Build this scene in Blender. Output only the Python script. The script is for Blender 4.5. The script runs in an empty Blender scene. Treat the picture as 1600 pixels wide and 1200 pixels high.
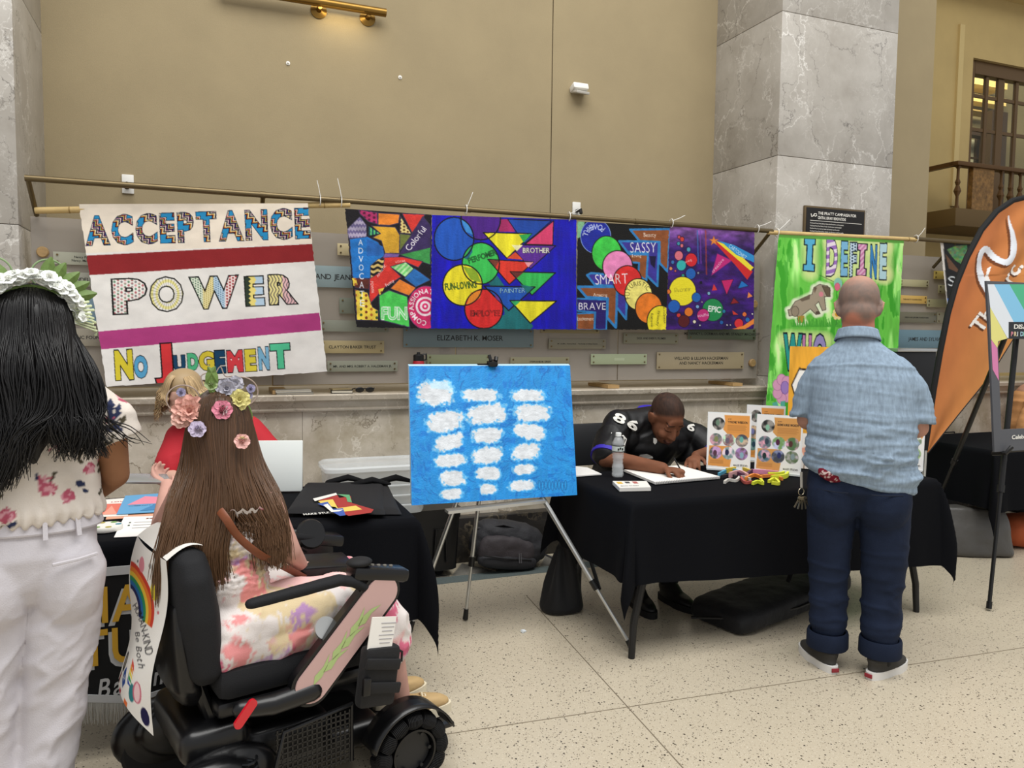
import bpy, bmesh, math, random
import numpy as np
from math import sin, cos, pi, radians, sqrt, atan2
from mathutils import Matrix, Vector, Euler
SC = bpy.context.scene
COL = SC.collection
# ------------------------------------------------------------------ camera, light, exposure
CH = 1.52; CY = -4.89; FPX = 1220.0; YAW = radians(-21.5); PITCH = radians(3.85); ROLL = radians(0.66)
_f = Vector((-sin(YAW)*cos(PITCH), cos(YAW)*cos(PITCH), -sin(PITCH)))
_r0 = Vector((cos(YAW), sin(YAW), 0)); _u0 = _r0.cross(_f)
_r = _r0*cos(ROLL) + _u0*sin(ROLL); _u = _u0*cos(ROLL) - _r0*sin(ROLL)
cd = bpy.data.cameras.new('camera'); cam = bpy.data.objects.new('camera', cd); COL.objects.link(cam)
cd.sensor_width = 36; cd.lens = 36*FPX/1600; cd.clip_end = 200; cd.clip_start = .05
cam.matrix_world = Matrix(((_r.x, _u.x, -_f.x, 0), (_r.y, _u.y, -_f.y, CY), (_r.z, _u.z, -_f.z, CH), (0, 0, 0, 1)))
SC.camera = cam
SC.view_settings.view_transform = 'Standard'; SC.view_settings.look = 'None'
SC.view_settings.gamma = 1; SC.view_settings.use_curve_mapping = False
SC.view_settings.exposure = 0.0
wd = bpy.data.worlds.new('hall_light'); SC.world = wd; wd.use_nodes = True
wd.node_tree.nodes['Background'].inputs[0].default_value = (.97, .98, 1, 1)
wd.node_tree.nodes['Background'].inputs[1].default_value = .62
def area(name, loc, target, sx, sy, watts, col=(1, 1, 1)):
    l = bpy.data.lights.new(name, 'AREA'); l.shape = 'RECTANGLE'; l.size = sx; l.size_y = sy; l.energy = watts; l.color = col
    o = bpy.data.objects.new(name, l); COL.objects.link(o); o.location = loc
    o.rotation_euler = (Vector(target)-Vector(loc)).to_track_quat('-Z', 'Y').to_euler(); return o
area('hall_skylight', (1.5, -5.0, 9.0), (1.5, -4.4, 0), 9, 6, 1050, (1, .985, .95))
def ray(px, py):
    return (_f*FPX + _r*(px-800) + _u*(600-py))
def at(px, py, y=None, z=None, x=None):          # the point of a real plane (Y, Z or X constant) seen at a pixel
    d = ray(px, py); c = Vector((0, CY, CH)); i, v = (1, y) if y is not None else ((2, z) if z is not None else (0, x))
    return c + d*((v-c[i])/d[i])
# ------------------------------------------------------------------ helpers
rng = random.Random(7); NR = np.random.RandomState(5)
def lin(c):
    if isinstance(c, str):
        c = c.lstrip('#'); c = [int(c[i:i+2], 16)/255 for i in (0, 2, 4)]
    return tuple((x/12.92 if x <= .04045 else ((x+.055)/1.055)**2.4) for x in c)
def linA(a): return np.where(a <= .04045, a/12.92, ((a+.055)/1.055)**2.4)
def nd(nt, t, **kw):
    n = nt.nodes.new(t)
    for k, v in kw.items():
        if hasattr(n, k): setattr(n, k, v)
        else: n.inputs[k.replace('_', ' ')].default_value = v
    return n
MATS = {}
def mat(name, col='#808080', rough=.6, metal=0, bump=0, bscale=60, var=0, vscale=6, attr=False, spec=.5, stretch=None, sheen=0, trans=0, emit=None, alpha=1, coat=0, ior=1.45):
    if name in MATS: return MATS[name]
    m = bpy.data.materials.new(name); m.use_nodes = True; nt = m.node_tree; b = nt.nodes['Principled BSDF']; L = nt.links.new
    c = lin(col); b.inputs['Base Color'].default_value = (*c, 1); b.inputs['Roughness'].default_value = rough; b.inputs['Metallic'].default_value = metal
    b.inputs['Specular IOR Level'].default_value = spec; b.inputs['Sheen Weight'].default_value = sheen; b.inputs['Transmission Weight'].default_value = trans
    b.inputs['Alpha'].default_value = alpha; b.inputs['Coat Weight'].default_value = coat; b.inputs['IOR'].default_value = ior
    tc = nd(nt, 'ShaderNodeTexCoord'); src = tc.outputs['Object']
    if stretch:
        mp = nd(nt, 'ShaderNodeMapping'); mp.inputs['Scale'].default_value = stretch; L(src, mp.inputs[0]); src = mp.outputs[0]
    out = None
    if attr:
        a = nd(nt, 'ShaderNodeVertexColor', layer_name='Col'); out = a.outputs[0]
        L(out, b.inputs['Base Color'])
    if var:
        n = nd(nt, 'ShaderNodeTexNoise', Scale=vscale, Detail=5.0, Roughness=.6); L(src, n.inputs['Vector'])
        r = nd(nt, 'ShaderNodeMapRange'); r.inputs[1].default_value = .3; r.inputs[2].default_value = .7; r.inputs[3].default_value = 1-var; r.inputs[4].default_value = 1+var
        L(n.outputs[0], r.inputs[0])
        x = nd(nt, 'ShaderNodeMix', data_type='RGBA', blend_type='MULTIPLY'); x.inputs[0].default_value = 1
        x.inputs[6].default_value = (*c, 1)
        if out: L(out, x.inputs[6])
        L(r.outputs[0], x.inputs[7]); L(x.outputs[2], b.inputs['Base Color'])
    if bump:
        n = nd(nt, 'ShaderNodeTexNoise', Scale=bscale, Detail=4.0); L(src, n.inputs['Vector'])
        bp = nd(nt, 'ShaderNodeBump', Strength=min(1, bump), Distance=.004); L(n.outputs[0], bp.inputs['Height']); L(bp.outputs[0], b.inputs['Normal'])
    if emit:
        b.inputs['Emission Color'].default_value = (*lin(emit[0]), 1); b.inputs['Emission Strength'].default_value = emit[1]
    MATS[name] = m; return m
def marble(name, base, dark, vein, vscale=2.2, vein2=None, rough=.28):
    m = bpy.data.materials.new(name); m.use_nodes = True; nt = m.node_tree; b = nt.nodes['Principled BSDF']; L = nt.links.new
    b.inputs['Roughness'].default_value = rough
    tc = nd(nt, 'ShaderNodeTexCoord'); src = tc.outputs['Object']
    n1 = nd(nt, 'ShaderNodeTexNoise', Scale=3.2, Detail=7.0, Roughness=.62); L(src, n1.inputs['Vector'])
    add = nd(nt, 'ShaderNodeVectorMath', operation='MULTIPLY_ADD'); add.inputs[1].default_value = (.55, .55, .55); L(n1.outputs[1], add.inputs[0]); L(src, add.inputs[2])
    mx = nd(nt, 'ShaderNodeMix', data_type='RGBA'); mx.inputs[6].default_value = (*lin(base), 1); mx.inputs[7].default_value = (*lin(dark), 1)
    rr = nd(nt, 'ShaderNodeMapRange'); rr.inputs[1].default_value = .35; rr.inputs[2].default_value = .68; L(n1.outputs[0], rr.inputs[0]); L(rr.outputs[0], mx.inputs[0])
    cur = mx.outputs[2]
    for i, (sc, wdt, colr, amt) in enumerate(((vscale, .022, vein, .75), (vscale*2.7, .03, vein, .4), (vscale*.8, .014, vein2 or vein, .85))):
        mp = nd(nt, 'ShaderNodeMapping'); mp.inputs['Rotation'].default_value = (.3*i, .5+.4*i, .2*i); mp.inputs['Scale'].default_value = (1.5, 1.5, .75); mp.inputs['Location'].default_value = (i*3.1, i*1.7, i)
        L(add.outputs[0], mp.inputs[0])
        v = nd(nt, 'ShaderNodeTexVoronoi', feature='DISTANCE_TO_EDGE', Scale=sc); L(mp.outputs[0], v.inputs['Vector'])
        r = nd(nt, 'ShaderNodeMapRange'); r.inputs[1].default_value = 0; r.inputs[2].default_value = wdt; r.inputs[3].default_value = amt; r.inputs[4].default_value = 0; L(v.outputs['Distance'], r.inputs[0])
        nm = nd(nt, 'ShaderNodeTexNoise', Scale=2.0+i, Detail=3.0); L(mp.outputs[0], nm.inputs['Vector'])
        r2 = nd(nt, 'ShaderNodeMapRange'); r2.inputs[1].default_value = .42; r2.inputs[2].default_value = .62; L(nm.outputs[0], r2.inputs[0])
        mu = nd(nt, 'ShaderNodeMath', operation='MULTIPLY'); L(r.outputs[0], mu.inputs[0]); L(r2.outputs[0], mu.inputs[1])
        m2 = nd(nt, 'ShaderNodeMix', data_type='RGBA'); L(mu.outputs[0], m2.inputs[0]); L(cur, m2.inputs[6]); m2.inputs[7].default_value = (*lin(colr), 1); cur = m2.outputs[2]
    L(cur, b.inputs['Base Color']); MATS[name] = m; return m
def terrazzo(name, base, specks):
    m = bpy.data.materials.new(name); m.use_nodes = True; nt = m.node_tree; b = nt.nodes['Principled BSDF']; L = nt.links.new
    b.inputs['Roughness'].default_value = .3
    src = nd(nt, 'ShaderNodeTexCoord').outputs['Object']
    n1 = nd(nt, 'ShaderNodeTexNoise', Scale=1.3, Detail=4.0); L(src, n1.inputs['Vector'])
    mx = nd(nt, 'ShaderNodeMix', data_type='RGBA'); c = lin(base); mx.inputs[6].default_value = (*[q*.9 for q in c], 1); mx.inputs[7].default_value = (*[min(1, q*1.1) for q in c], 1); L(n1.outputs[0], mx.inputs[0]); cur = mx.outputs[2]
    for sc, prob, colr in specks:
        v = nd(nt, 'ShaderNodeTexVoronoi', Scale=sc); L(src, v.inputs['Vector'])
        sx = nd(nt, 'ShaderNodeSeparateColor'); L(v.outputs['Color'], sx.inputs[0])
        a = nd(nt, 'ShaderNodeMath', operation='LESS_THAN'); a.inputs[1].default_value = prob; L(sx.outputs[0], a.inputs[0])
        th = nd(nt, 'ShaderNodeMath', operation='MULTIPLY_ADD'); th.inputs[1].default_value = .28; th.inputs[2].default_value = .12; L(sx.outputs[1], th.inputs[0])
        d = nd(nt, 'ShaderNodeMath', operation='LESS_THAN'); L(v.outputs['Distance'], d.inputs[0]); L(th.outputs[0], d.inputs[1])
        mu = nd(nt, 'ShaderNodeMath', operation='MULTIPLY'); L(a.outputs[0], mu.inputs[0]); L(d.outputs[0], mu.inputs[1])
        m2 = nd(nt, 'ShaderNodeMix', data_type='RGBA'); L(mu.outputs[0], m2.inputs[0]); L(cur, m2.inputs[6]); m2.inputs[7].default_value = (*lin(colr), 1); cur = m2.outputs[2]
    L(cur, b.inputs['Base Color']); MATS[name] = m; return m

class MB:                                          # collects shapes, then becomes ONE mesh object
    def __init__(s): s.v = []; s.f = []
    def add(s, v, f):
        o = len(s.v); s.v += [tuple(q) for q in v]; s.f += [tuple(i+o for i in q) for q in f]; return s
    def box(s, c, d, rot=None, bev=0):
        x, y, z = (q/2 for q in d)
        if bev:
            b = min(bev, x*.9, y*.9, z*.9); bm = bmesh.new(); bmesh.ops.create_cube(bm, size=1)
            bmesh.ops.scale(bm, vec=d, verts=bm.verts); bmesh.ops.bevel(bm, geom=bm.edges[:], offset=b, segments=2, affect='EDGES', profile=.5)
            bm.verts.index_update(); vs = [Vector(q.co) for q in bm.verts]; fs = [[q.index for q in f.verts] for f in bm.faces]; bm.free()
        else:
            vs = [Vector((i*x, j*y, k*z)) for i in (-1, 1) for j in (-1, 1) for k in (-1, 1)]
            fs = [(0, 1, 3, 2), (4, 6, 7, 5), (0, 4, 5, 1), (2, 3, 7, 6), (0, 2, 6, 4), (1, 5, 7, 3)]
        R = Euler(rot).to_matrix() if rot and not isinstance(rot, Matrix) else (rot or Matrix.Identity(3))
        return s.add([R @ q + Vector(c) for q in vs], fs)
    def tube(s, pts, r, n=10, cap=True, flat=1.0, up=None):
        pts = [Vector(p) for p in pts]; m = len(pts); rr = r if hasattr(r, '__len__') else [r]*m; vs = []; nrm = None
        for i, p in enumerate(pts):
            t = (pts[min(i+1, m-1)]-pts[max(i-1, 0)]).normalized()
            if nrm is None: nrm = Vector(up) if up else (Vector((0, 0, 1)) if abs(t.z) < .9 else Vector((1, 0, 0)))
            nrm = (nrm - t*nrm.dot(t)).normalized(); b = t.cross(nrm)
            vs += [p + (nrm*cos(a)*flat + b*sin(a))*rr[i] for a in (2*pi*k/n for k in range(n))]
        fs = [(i*n+k, i*n+(k+1) % n, (i+1)*n+(k+1) % n, (i+1)*n+k) for i in range(m-1) for k in range(n)]
        if cap: fs += [tuple(range(n-1, -1, -1)), tuple((m-1)*n+k for k in range(n))]
        return s.add(vs, fs)
    def limb(s, pts, r, n=16, flat=1.0, up=None):    # tapered tube with round ends
        pts = [Vector(p) for p in pts]; r = list(r) if hasattr(r, '__len__') else [r]*len(pts)
        a = (pts[0]-pts[1]).normalized(); b = (pts[-1]-pts[-2]).normalized(); P = []; R = []
        for q in (.98, .8, .5): P.append(pts[0]+a*r[0]*q); R.append(r[0]*sqrt(1-q*q))
        P += pts; R += r
        for q in (.5, .8, .98): P.append(pts[-1]+b*r[-1]*q); R.append(r[-1]*sqrt(1-q*q))
        return s.tube(P, R, n, True, flat, up)
    def ell(s, c, rad, rot=None, nu=20, nv=12, pw=1.0):
        R = Euler(rot).to_matrix() if rot else Matrix.Identity(3); vs = []; c = Vector(c)
        sg = lambda q: math.copysign(abs(q)**pw, q)
        for i in range(1, nv):
            th = pi*i/nv
            for k in range(nu):
                ph = 2*pi*k/nu; vs.append(R @ Vector((rad[0]*sg(sin(th))*sg(cos(ph)), rad[1]*sg(sin(th))*sg(sin(ph)), rad[2]*sg(cos(th)))) + c)
        vs += [R @ Vector((0, 0, rad[2])) + c, R @ Vector((0, 0, -rad[2])) + c]; T = len(vs)-2
        fs = [(i*nu+k, (i+1)*nu+k, (i+1)*nu+(k+1) % nu, i*nu+(k+1) % nu) for i in range(nv-2) for k in range(nu)]
        fs += [(T, k, (k+1) % nu) for k in range(nu)] + [(T+1, (nv-2)*nu+(k+1) % nu, (nv-2)*nu+k) for k in range(nu)]
        return s.add(vs, fs)
    def lathe(s, prof, n=24, c=(0, 0, 0), M=None):
        c = Vector(c); M = M or Matrix.Identity(3)
        vs = [M @ Vector((r*cos(2*pi*k/n), r*sin(2*pi*k/n), z)) + c for r, z in prof for k in range(n)]; m = len(prof)
        fs = [(i*n+k, i*n+(k+1) % n, (i+1)*n+(k+1) % n, (i+1)*n+k) for i in range(m-1) for k in range(n)]
        fs += [tuple(range(n-1, -1, -1)), tuple((m-1)*n+k for k in range(n))]
        return s.add(vs, fs)
    def rings(s, rg, n=24, pw=1.0):                 # loft: (cx,cy,cz, half x, half y[, tilt x])
        vs = []; sg = lambda q: math.copysign(abs(q)**pw, q)
        for r in rg:
            tl = r[5] if len(r) > 5 else 0; tx = r[6] if len(r) > 6 else 0
            for k in range(n):
                a = 2*pi*k/n; x = r[3]*sg(cos(a)); y = r[4]*sg(sin(a)); vs.append((r[0]+x, r[1]+y, r[2]+y*tl+x*tx))
        m = len(rg); fs = [(i*n+k, i*n+(k+1) % n, (i+1)*n+(k+1) % n, (i+1)*n+k) for i in range(m-1) for k in range(n)]
        fs += [tuple(range(n-1, -1, -1)), tuple((m-1)*n+k for k in range(n))]
        return s.add(vs, fs)
    def prism(s, poly, d, M=None):                  # polygon in local xy, extruded along +z by d
        M = M or Matrix.Identity(4); n = len(poly)
        vs = [M @ Vector((x, y, 0)) for x, y in poly] + [M @ Vector((x, y, d)) for x, y in poly]
        return s.add(vs, [tuple(range(n-1, -1, -1)), tuple(range(n, 2*n))] + [(i, (i+1) % n, n+(i+1) % n, n+i) for i in range(n)])
    def grid(s, fn, nu, nv, wrap=False):
        vs = [fn(i/(nu if wrap else nu-1), j/(nv-1)) for j in range(nv) for i in range(nu)]
        fs = [(j*nu+i, j*nu+(i+1) % nu, (j+1)*nu+(i+1) % nu, (j+1)*nu+i) for j in range(nv-1) for i in range(nu if wrap else nu-1)]
        return s.add(vs, fs)
    def xf(s, M):
        s.v = [tuple(M @ Vector(q)) for q in s.v]; return s
    def mesh(s, name):
        me = bpy.data.meshes.new(name); me.from_pydata(s.v, [], s.f); me.update(); return me
def put(name, me, m, parent=None, smooth=True, world=False, kind=None):
    if m and not me.materials: me.materials.append(m)
    if smooth is True: me.polygons.foreach_set('use_smooth', [True]*len(me.polygons))
    elif smooth: me.polygons.foreach_set('use_smooth', [True]*len(me.polygons)); me.set_sharp_from_angle(angle=radians(smooth))
    o = bpy.data.objects.new(name, me); COL.objects.link(o)
    if parent:
        o.parent = parent
        if world: o.matrix_parent_inverse = wm(parent).inverted()
    if kind: o['kind'] = kind
    return o
def wm(o):
    m = Matrix.LocRotScale(o.location, o.rotation_euler, o.scale)
    return wm(o.parent) @ o.matrix_parent_inverse @ m if o.parent else m
def obj(name, mb, m, parent=None, smooth=35, world=False, kind=None): return put(name, mb.mesh(name), m, parent, smooth, world, kind)
def tag(o, label, cat, group=None):
    o['label'] = label; o['category'] = cat
    if group: o['group'] = group
    return o
def T(name, label, cat, loc=(0, 0, 0), rz=0, group=None):
    o = bpy.data.objects.new(name, None); COL.objects.link(o); o.location = loc; o.rotation_euler = (0, 0, rz); o.empty_display_size = .1
    return tag(o, label, cat, group)
def S(name, mb, m, parent=None, smooth=35):
    o = obj(name, mb, m, parent, smooth)
    if not parent: o['kind'] = 'structure'
    return o
def dup(o, loc=None, rz=None, label=None, parent=None, M=None):
    c = o.copy(); COL.objects.link(c)
    if parent: c.parent = parent
    if loc is not None: c.location = loc
    if rz is not None: c.rotation_euler = (0, 0, rz)
    if label: c['label'] = label
    for ch in o.children: dup(ch, parent=c)
    return c
def vnoise(x, y, seed=0):
    xi = np.floor(x).astype(int); yi = np.floor(y).astype(int); fx = x-xi; fy = y-yi; fx = fx*fx*(3-2*fx); fy = fy*fy*(3-2*fy)
    h = lambda a, b: (((a*374761393 + b*668265263 + seed*974711) ^ ((a*374761393 + b*668265263 + seed*974711) >> 13))*1274126177 & 0xffff)/65535.
    return (h(xi, yi)*(1-fx)+h(xi+1, yi)*fx)*(1-fy) + (h(xi, yi+1)*(1-fx)+h(xi+1, yi+1)*fx)*fy
def fbm(x, y, seed=0, o=4): return sum(vnoise(x*2**i, y*2**i, seed+i)*.5**i for i in range(o))/sum(.5**i for i in range(o))
def blob(name, mb, m, parent, voxel=.008, it=4, disp=None, smooth=True, dec=0):   # fuses closed shapes into one continuous surface
    me = mb.mesh('tmp'); o = bpy.data.objects.new('tmp', me); COL.objects.link(o)
    r = o.modifiers.new('r', 'REMESH'); r.mode = 'VOXEL'; r.voxel_size = voxel
    if it: q = o.modifiers.new('s', 'SMOOTH'); q.iterations = it; q.factor = .5
    dg = bpy.context.evaluated_depsgraph_get(); e = bpy.data.meshes.new_from_object(o.evaluated_get(dg)); bpy.data.objects.remove(o)
    e.name = name
    if disp:
        n = len(e.vertices); co = np.empty(n*3); e.vertices.foreach_get('co', co); co = co.reshape(-1, 3); no = np.empty(n*3); e.vertices.foreach_get('normal', no); no = no.reshape(-1, 3)
        d = disp(co, no); co = co + (no*d[:, None] if d.ndim == 1 else d); e.vertices.foreach_set('co', co.ravel()); e.update()
    return put(name, e, m, parent, smooth)
def vcol(me, fn):                                   # print colours from a function of the local position
    n = len(me.vertices); co = np.empty(n*3); me.vertices.foreach_get('co', co); c = fn(co.reshape(-1, 3))
    a = me.color_attributes.new('Col', 'FLOAT_COLOR', 'POINT'); a.data.foreach_set('color', np.hstack([linA(np.clip(c, 0, 1)), np.ones((n, 1))]).ravel().astype(np.float32))
# ---- lettering
_gl = {}
def glyph(ch, off=0.0, shear=0.0):
    k = (ch, off, shear)
    if k not in _gl:
        c = bpy.data.curves.new('g', 'FONT'); c.body = ch; c.size = 1; c.offset = off; c.resolution_u = 3; c.shear = shear
        o = bpy.data.objects.new('g', c); me = o.to_mesh(); n = len(me.vertices)
        if n:
            co = np.empty(n*3); me.vertices.foreach_get('co', co); co = co.reshape(-1, 3)[:, :2].copy(); me.calc_loop_triangles()
            tr = np.array([t.vertices[:] for t in me.loop_triangles], int)
        else: co = np.zeros((0, 2)); tr = np.zeros((0, 3), int)
        o.to_mesh_clear(); bpy.data.objects.remove(o); bpy.data.curves.remove(c); _gl[k] = (co, tr)
    return _gl[k]
def layout(txt, off=0, gap=.08, shear=0):           # [(char, x offset)] and total width, cap height about .7
    x = 0; out = []
    for ch in txt:
        if ch == ' ': x += .3; continue
        co, _ = glyph(ch, 0, shear); w = co[:, 0].max()-co[:, 0].min(); out.append((ch, x-co[:, 0].min())); x += w+gap
    return out, x-gap
def text_mb(txt, h, M, gap=.08, off=0.0, center=True, width=None, d=0, shear=0):   # lettering as thin raised shapes; M maps xy to the place
    mb = MB(); out, w = layout(txt, off, gap, shear); s = h/.7; sx = s if not width else width/w
    for ch, x in out:
        co, tr = glyph(ch, off, shear)
        mb.add([M @ Vector(((q[0]+x-(w/2 if center else 0))*sx, q[1]*s - (h/2 if center else 0), d)) for q in co], [tuple(t) for t in tr])
    return mb
# ---- painted cloth: shapes are filled on a small raster, which becomes the print on a fine grid of the cloth
class Art:
    def __init__(s, nu, nv, quad, bg):
        s.nu, s.nv = nu, nv; s.W, s.H = nu*2, nv*2; s.im = np.empty((s.H, s.W, 3)); s.im[:] = s.c(bg)
        src = quad; dst = [(0, 0), (s.W, 0), (s.W, s.H), (0, s.H)]; A = []; b = []
        for (x, y), (X, Y) in zip(src, dst): A += [[x, y, 1, 0, 0, 0, -X*x, -X*y], [0, 0, 0, x, y, 1, -Y*x, -Y*y]]; b += [X, Y]
        h = np.linalg.solve(np.array(A, float), np.array(b, float)); s.Hm = np.append(h, 1).reshape(3, 3); s.Hi = np.linalg.inv(s.Hm)
        gx, gy = np.meshgrid(np.arange(s.W)+.5, np.arange(s.H)+.5); w = s.Hi[2, 0]*gx+s.Hi[2, 1]*gy+s.Hi[2, 2]
        s.PX = (s.Hi[0, 0]*gx+s.Hi[0, 1]*gy+s.Hi[0, 2])/w; s.PY = (s.Hi[1, 0]*gx+s.Hi[1, 1]*gy+s.Hi[1, 2])/w
    def c(s, c): return np.array([int(c[i:i+2], 16)/255 for i in (1, 3, 5)]) if isinstance(c, str) else np.array(c, float)
    def m(s, p): p = np.asarray(p, float); q = np.c_[p, np.ones(len(p))] @ s.Hm.T; return q[:, :2]/q[:, 2:]
    def paint(s, mask, sl, col, al=1):
        if callable(col): cc = col(s.PX[sl], s.PY[sl])
        else: cc = s.c(col)
        a = mask[..., None]*al; s.im[sl] = s.im[sl]*(1-a) + cc*a
    def bb(s, q):
        x0, y0 = np.floor(q.min(0)).astype(int); x1, y1 = np.ceil(q.max(0)).astype(int)+1
        x0, y0 = max(x0, 0), max(y0, 0); x1, y1 = min(x1, s.W), min(y1, s.H); return x0, y0, x1, y1
    def poly(s, pts, col, al=1, line=None, lw=3):
        q = s.m(pts); x0, y0, x1, y1 = s.bb(q)
        if x1 > x0 and y1 > y0:
            gx, gy = np.meshgrid(np.arange(x0, x1)+.5, np.arange(y0, y1)+.5); ins = np.zeros(gx.shape, bool)
            for (ax, ay), (bx, by) in zip(q, np.roll(q, -1, 0)):
                if ay == by: continue
                ins ^= ((ay > gy) != (by > gy)) & (gx < (bx-ax)*(gy-ay)/(by-ay)+ax)
            s.paint(ins.astype(float), (slice(y0, y1), slice(x0, x1)), col, al)
        if line: s.line(list(pts)+[pts[0]], lw, line)
        return s
    def circ(s, c, r, col, al=1, line=None, lw=3, n=44):
        rx, ry = r if hasattr(r, '__len__') else (r, r)
        return s.poly([(c[0]+rx*cos(2*pi*k/n), c[1]+ry*sin(2*pi*k/n)) for k in range(n)], col, al, line, lw)
    def line(s, pts, w, col, al=1):
        pts = np.asarray(pts, float)
        for a, b in zip(pts[:-1], pts[1:]):
            q = s.m([a-w, a+w, b-w, b+w]); x0, y0, x1, y1 = s.bb(q)
            if x1 <= x0 or y1 <= y0: continue
            sl = (slice(y0, y1), slice(x0, x1)); d = b-a; L2 = max(d @ d, 1e-9); X = s.PX[sl]-a[0]; Y = s.PY[sl]-a[1]
            t = np.clip((X*d[0]+Y*d[1])/L2, 0, 1); s.paint(((X-t*d[0])**2+(Y-t*d[1])**2 < (w/2)**2).astype(float), sl, col, al)
        return s
    def tris(s, co, tr, col, al=1):
        if not len(co): return
        q = s.m(co); x0, y0, x1, y1 = s.bb(q)
        if x1 <= x0 or y1 <= y0: return
        mk = np.zeros((y1-y0, x1-x0))
        for t in tr:
            a, b, c = q[t]; bx0, by0, bx1, by1 = s.bb(q[t])
            if bx1 <= bx0 or by1 <= by0: continue
            gx, gy = np.meshgrid(np.arange(bx0, bx1)+.5, np.arange(by0, by1)+.5)
            e = lambda p, r: (r[0]-p[0])*(gy-p[1])-(r[1]-p[1])*(gx-p[0])
            e1, e2, e3 = e(a, b), e(b, c), e(c, a); mk[by0-y0:by1-y0, bx0-x0:bx1-x0][((e1 >= 0) & (e2 >= 0) & (e3 >= 0)) | ((e1 <= 0) & (e2 <= 0) & (e3 <= 0))] = 1
        s.paint(mk, (slice(y0, y1), slice(x0, x1)), col, al)
    def text(s, txt, p, h, col, ang=0, width=None, off=0, line=None, lw=.03, gap=.08, cols=None, arc=None, shear=0):
        # p = left end of the baseline in picture coordinates (y down), h = capital height
        out, w = layout(txt, off, gap, shear); k = h/.7; kx = (width/w) if width else k; ca, sa = cos(ang), sin(ang); n = 0
        for ch, x in out:
            for pas in ((off+lw, line), (off, (cols[n % len(cols)] if cols else col))):
                if pas[1] is None: continue
                co, tr = glyph(ch, pas[0], shear)
                if not len(co): continue
                if arc:                               # arc = (cx, cy, radius, start angle, direction)
                    cx, cy, R, a0, dr = arc; mid = (co[:, 0].max()+co[:, 0].min())/2; aa = a0+dr*(x+mid)*kx/R; rr = R+co[:, 1]*k*dr; lx = (co[:, 0]-mid)*kx
                    X = cx+np.cos(aa)*rr - np.sin(aa)*lx*dr; Y = cy+np.sin(aa)*rr + np.cos(aa)*lx*dr
                else:
                    lx = (co[:, 0]+x)*kx; ly = co[:, 1]*k; X = p[0]+lx*ca+ly*sa; Y = p[1]+lx*sa-ly*ca
                s.tris(np.c_[X, Y], tr, pas[1])
            n += 1
        return s
    def brush(s, amt=.12, sx=.05, sy=.4, seed=1):     # streaky paint
        n = fbm(s.PX*sx, s.PY*sy, seed, 3)[..., None]; s.im *= 1+(n-.5)*2*amt; return s
def sheet(name, art, cor, m, parent=None, wave=None):
    TL, TR, BR, BL = [np.array(q, float) for q in cor]; nu, nv = art.nu, art.nv
    u, v = np.meshgrid(np.linspace(0, 1, nu), np.linspace(0, 1, nv)); U, V = u[..., None], v[..., None]
    P = (TL*(1-U)+TR*U)*(1-V) + (BL*(1-U)+BR*U)*V
    if wave: P = P+wave(u, v)
    me = bpy.data.meshes.new(name); n = nu*nv; i = np.arange(n).reshape(nv, nu); fc = np.stack([i[:-1, :-1], i[1:, :-1], i[1:, 1:], i[:-1, 1:]], -1).reshape(-1, 4)
    me.vertices.add(n); me.vertices.foreach_set('co', P.reshape(-1)); me.loops.add(fc.size); me.loops.foreach_set('vertex_index', fc.ravel())
    me.polygons.add(len(fc)); me.polygons.foreach_set('loop_start', np.arange(0, fc.size, 4)); me.update(calc_edges=True); me.validate()
    c = np.clip(art.im.reshape(nv, 2, nu, 2, 3).mean((1, 3)), 0, 1).reshape(-1, 3)
    a = me.color_attributes.new('Col', 'FLOAT_COLOR', 'POINT'); a.data.foreach_set('color', np.hstack([linA(c), np.ones((n, 1))]).ravel().astype(np.float32))
    return put(name, me, m, parent, True)
# ------------------------------------------------------------------ the setting
M_wall = mat('beige_wall_fabric', '#9a8b6c', .85, bump=.25, bscale=220, var=.05, vscale=2.5)
M_wall2 = mat('warm_plaster', '#b39c68', .85, var=.06, vscale=2)
M_marb = marble('grey_veined_marble', '#b3aea6', '#9d978e', '#e6e3dd', 2.4, '#55504a')
M_wains = marble('beige_marble', '#d2c9ba', '#a1957f', '#ece6da', 2.3, '#65563f')
M_ledge = marble('ledge_marble', '#c2b8a8', '#a89d8c', '#dcd4c6', 2.6, '#6a5f50')
M_plinth = marble('dark_marble', '#2d2a27', '#1d1b1a', '#8d8069', 1.6, '#6d6250')
M_brass = mat('aged_brass', '#7d6a48', .35, 1)
M_brass2 = mat('satin_bronze', '#6f6147', .42, .85)
M_wood = mat('light_oak', '#a98a5c', .5, var=.2, vscale=14, stretch=(1, 6, 6))
M_white = mat('white_paint', '#e3e1da', .5)
M_black = mat('black_plastic', '#0d0d0e', .38)
M_blackm = mat('matt_black', '#0b0b0c', .75)
M_steel = mat('brushed_aluminium', '#c9cac8', .33, .85)
M_cloth = mat('black_table_cloth', '#0b0c10', .9, bump=.3, bscale=500, spec=.12)
M_floor = terrazzo('terrazzo', '#bdb29d', ((118, .30, '#5f5549'), (80, .14, '#3b342d'), (210, .28, '#d8cfbd'), (170, .24, '#8f816d')))
M_tdark = terrazzo('dark_terrazzo', '#7d7a73', ((130, .5, '#4a4842'), (170, .4, '#b0aba0')))
M_tlight = terrazzo('pale_terrazzo', '#cfc4ac', ((120, .15, '#8a7c68'), (150, .2, '#e2d9c4')))
M_tgrey = terrazzo('green_grey_terrazzo', '#66706f', ((170, .5, '#454c4c'), (200, .3, '#8d9593')))
def bx(x0, x1, y0, y1, z0, z1, bev=0): return MB().box(((x0+x1)/2, (y0+y1)/2, (z0+z1)/2), (x1-x0, y1-y0, z1-z0), bev=bev)
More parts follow.
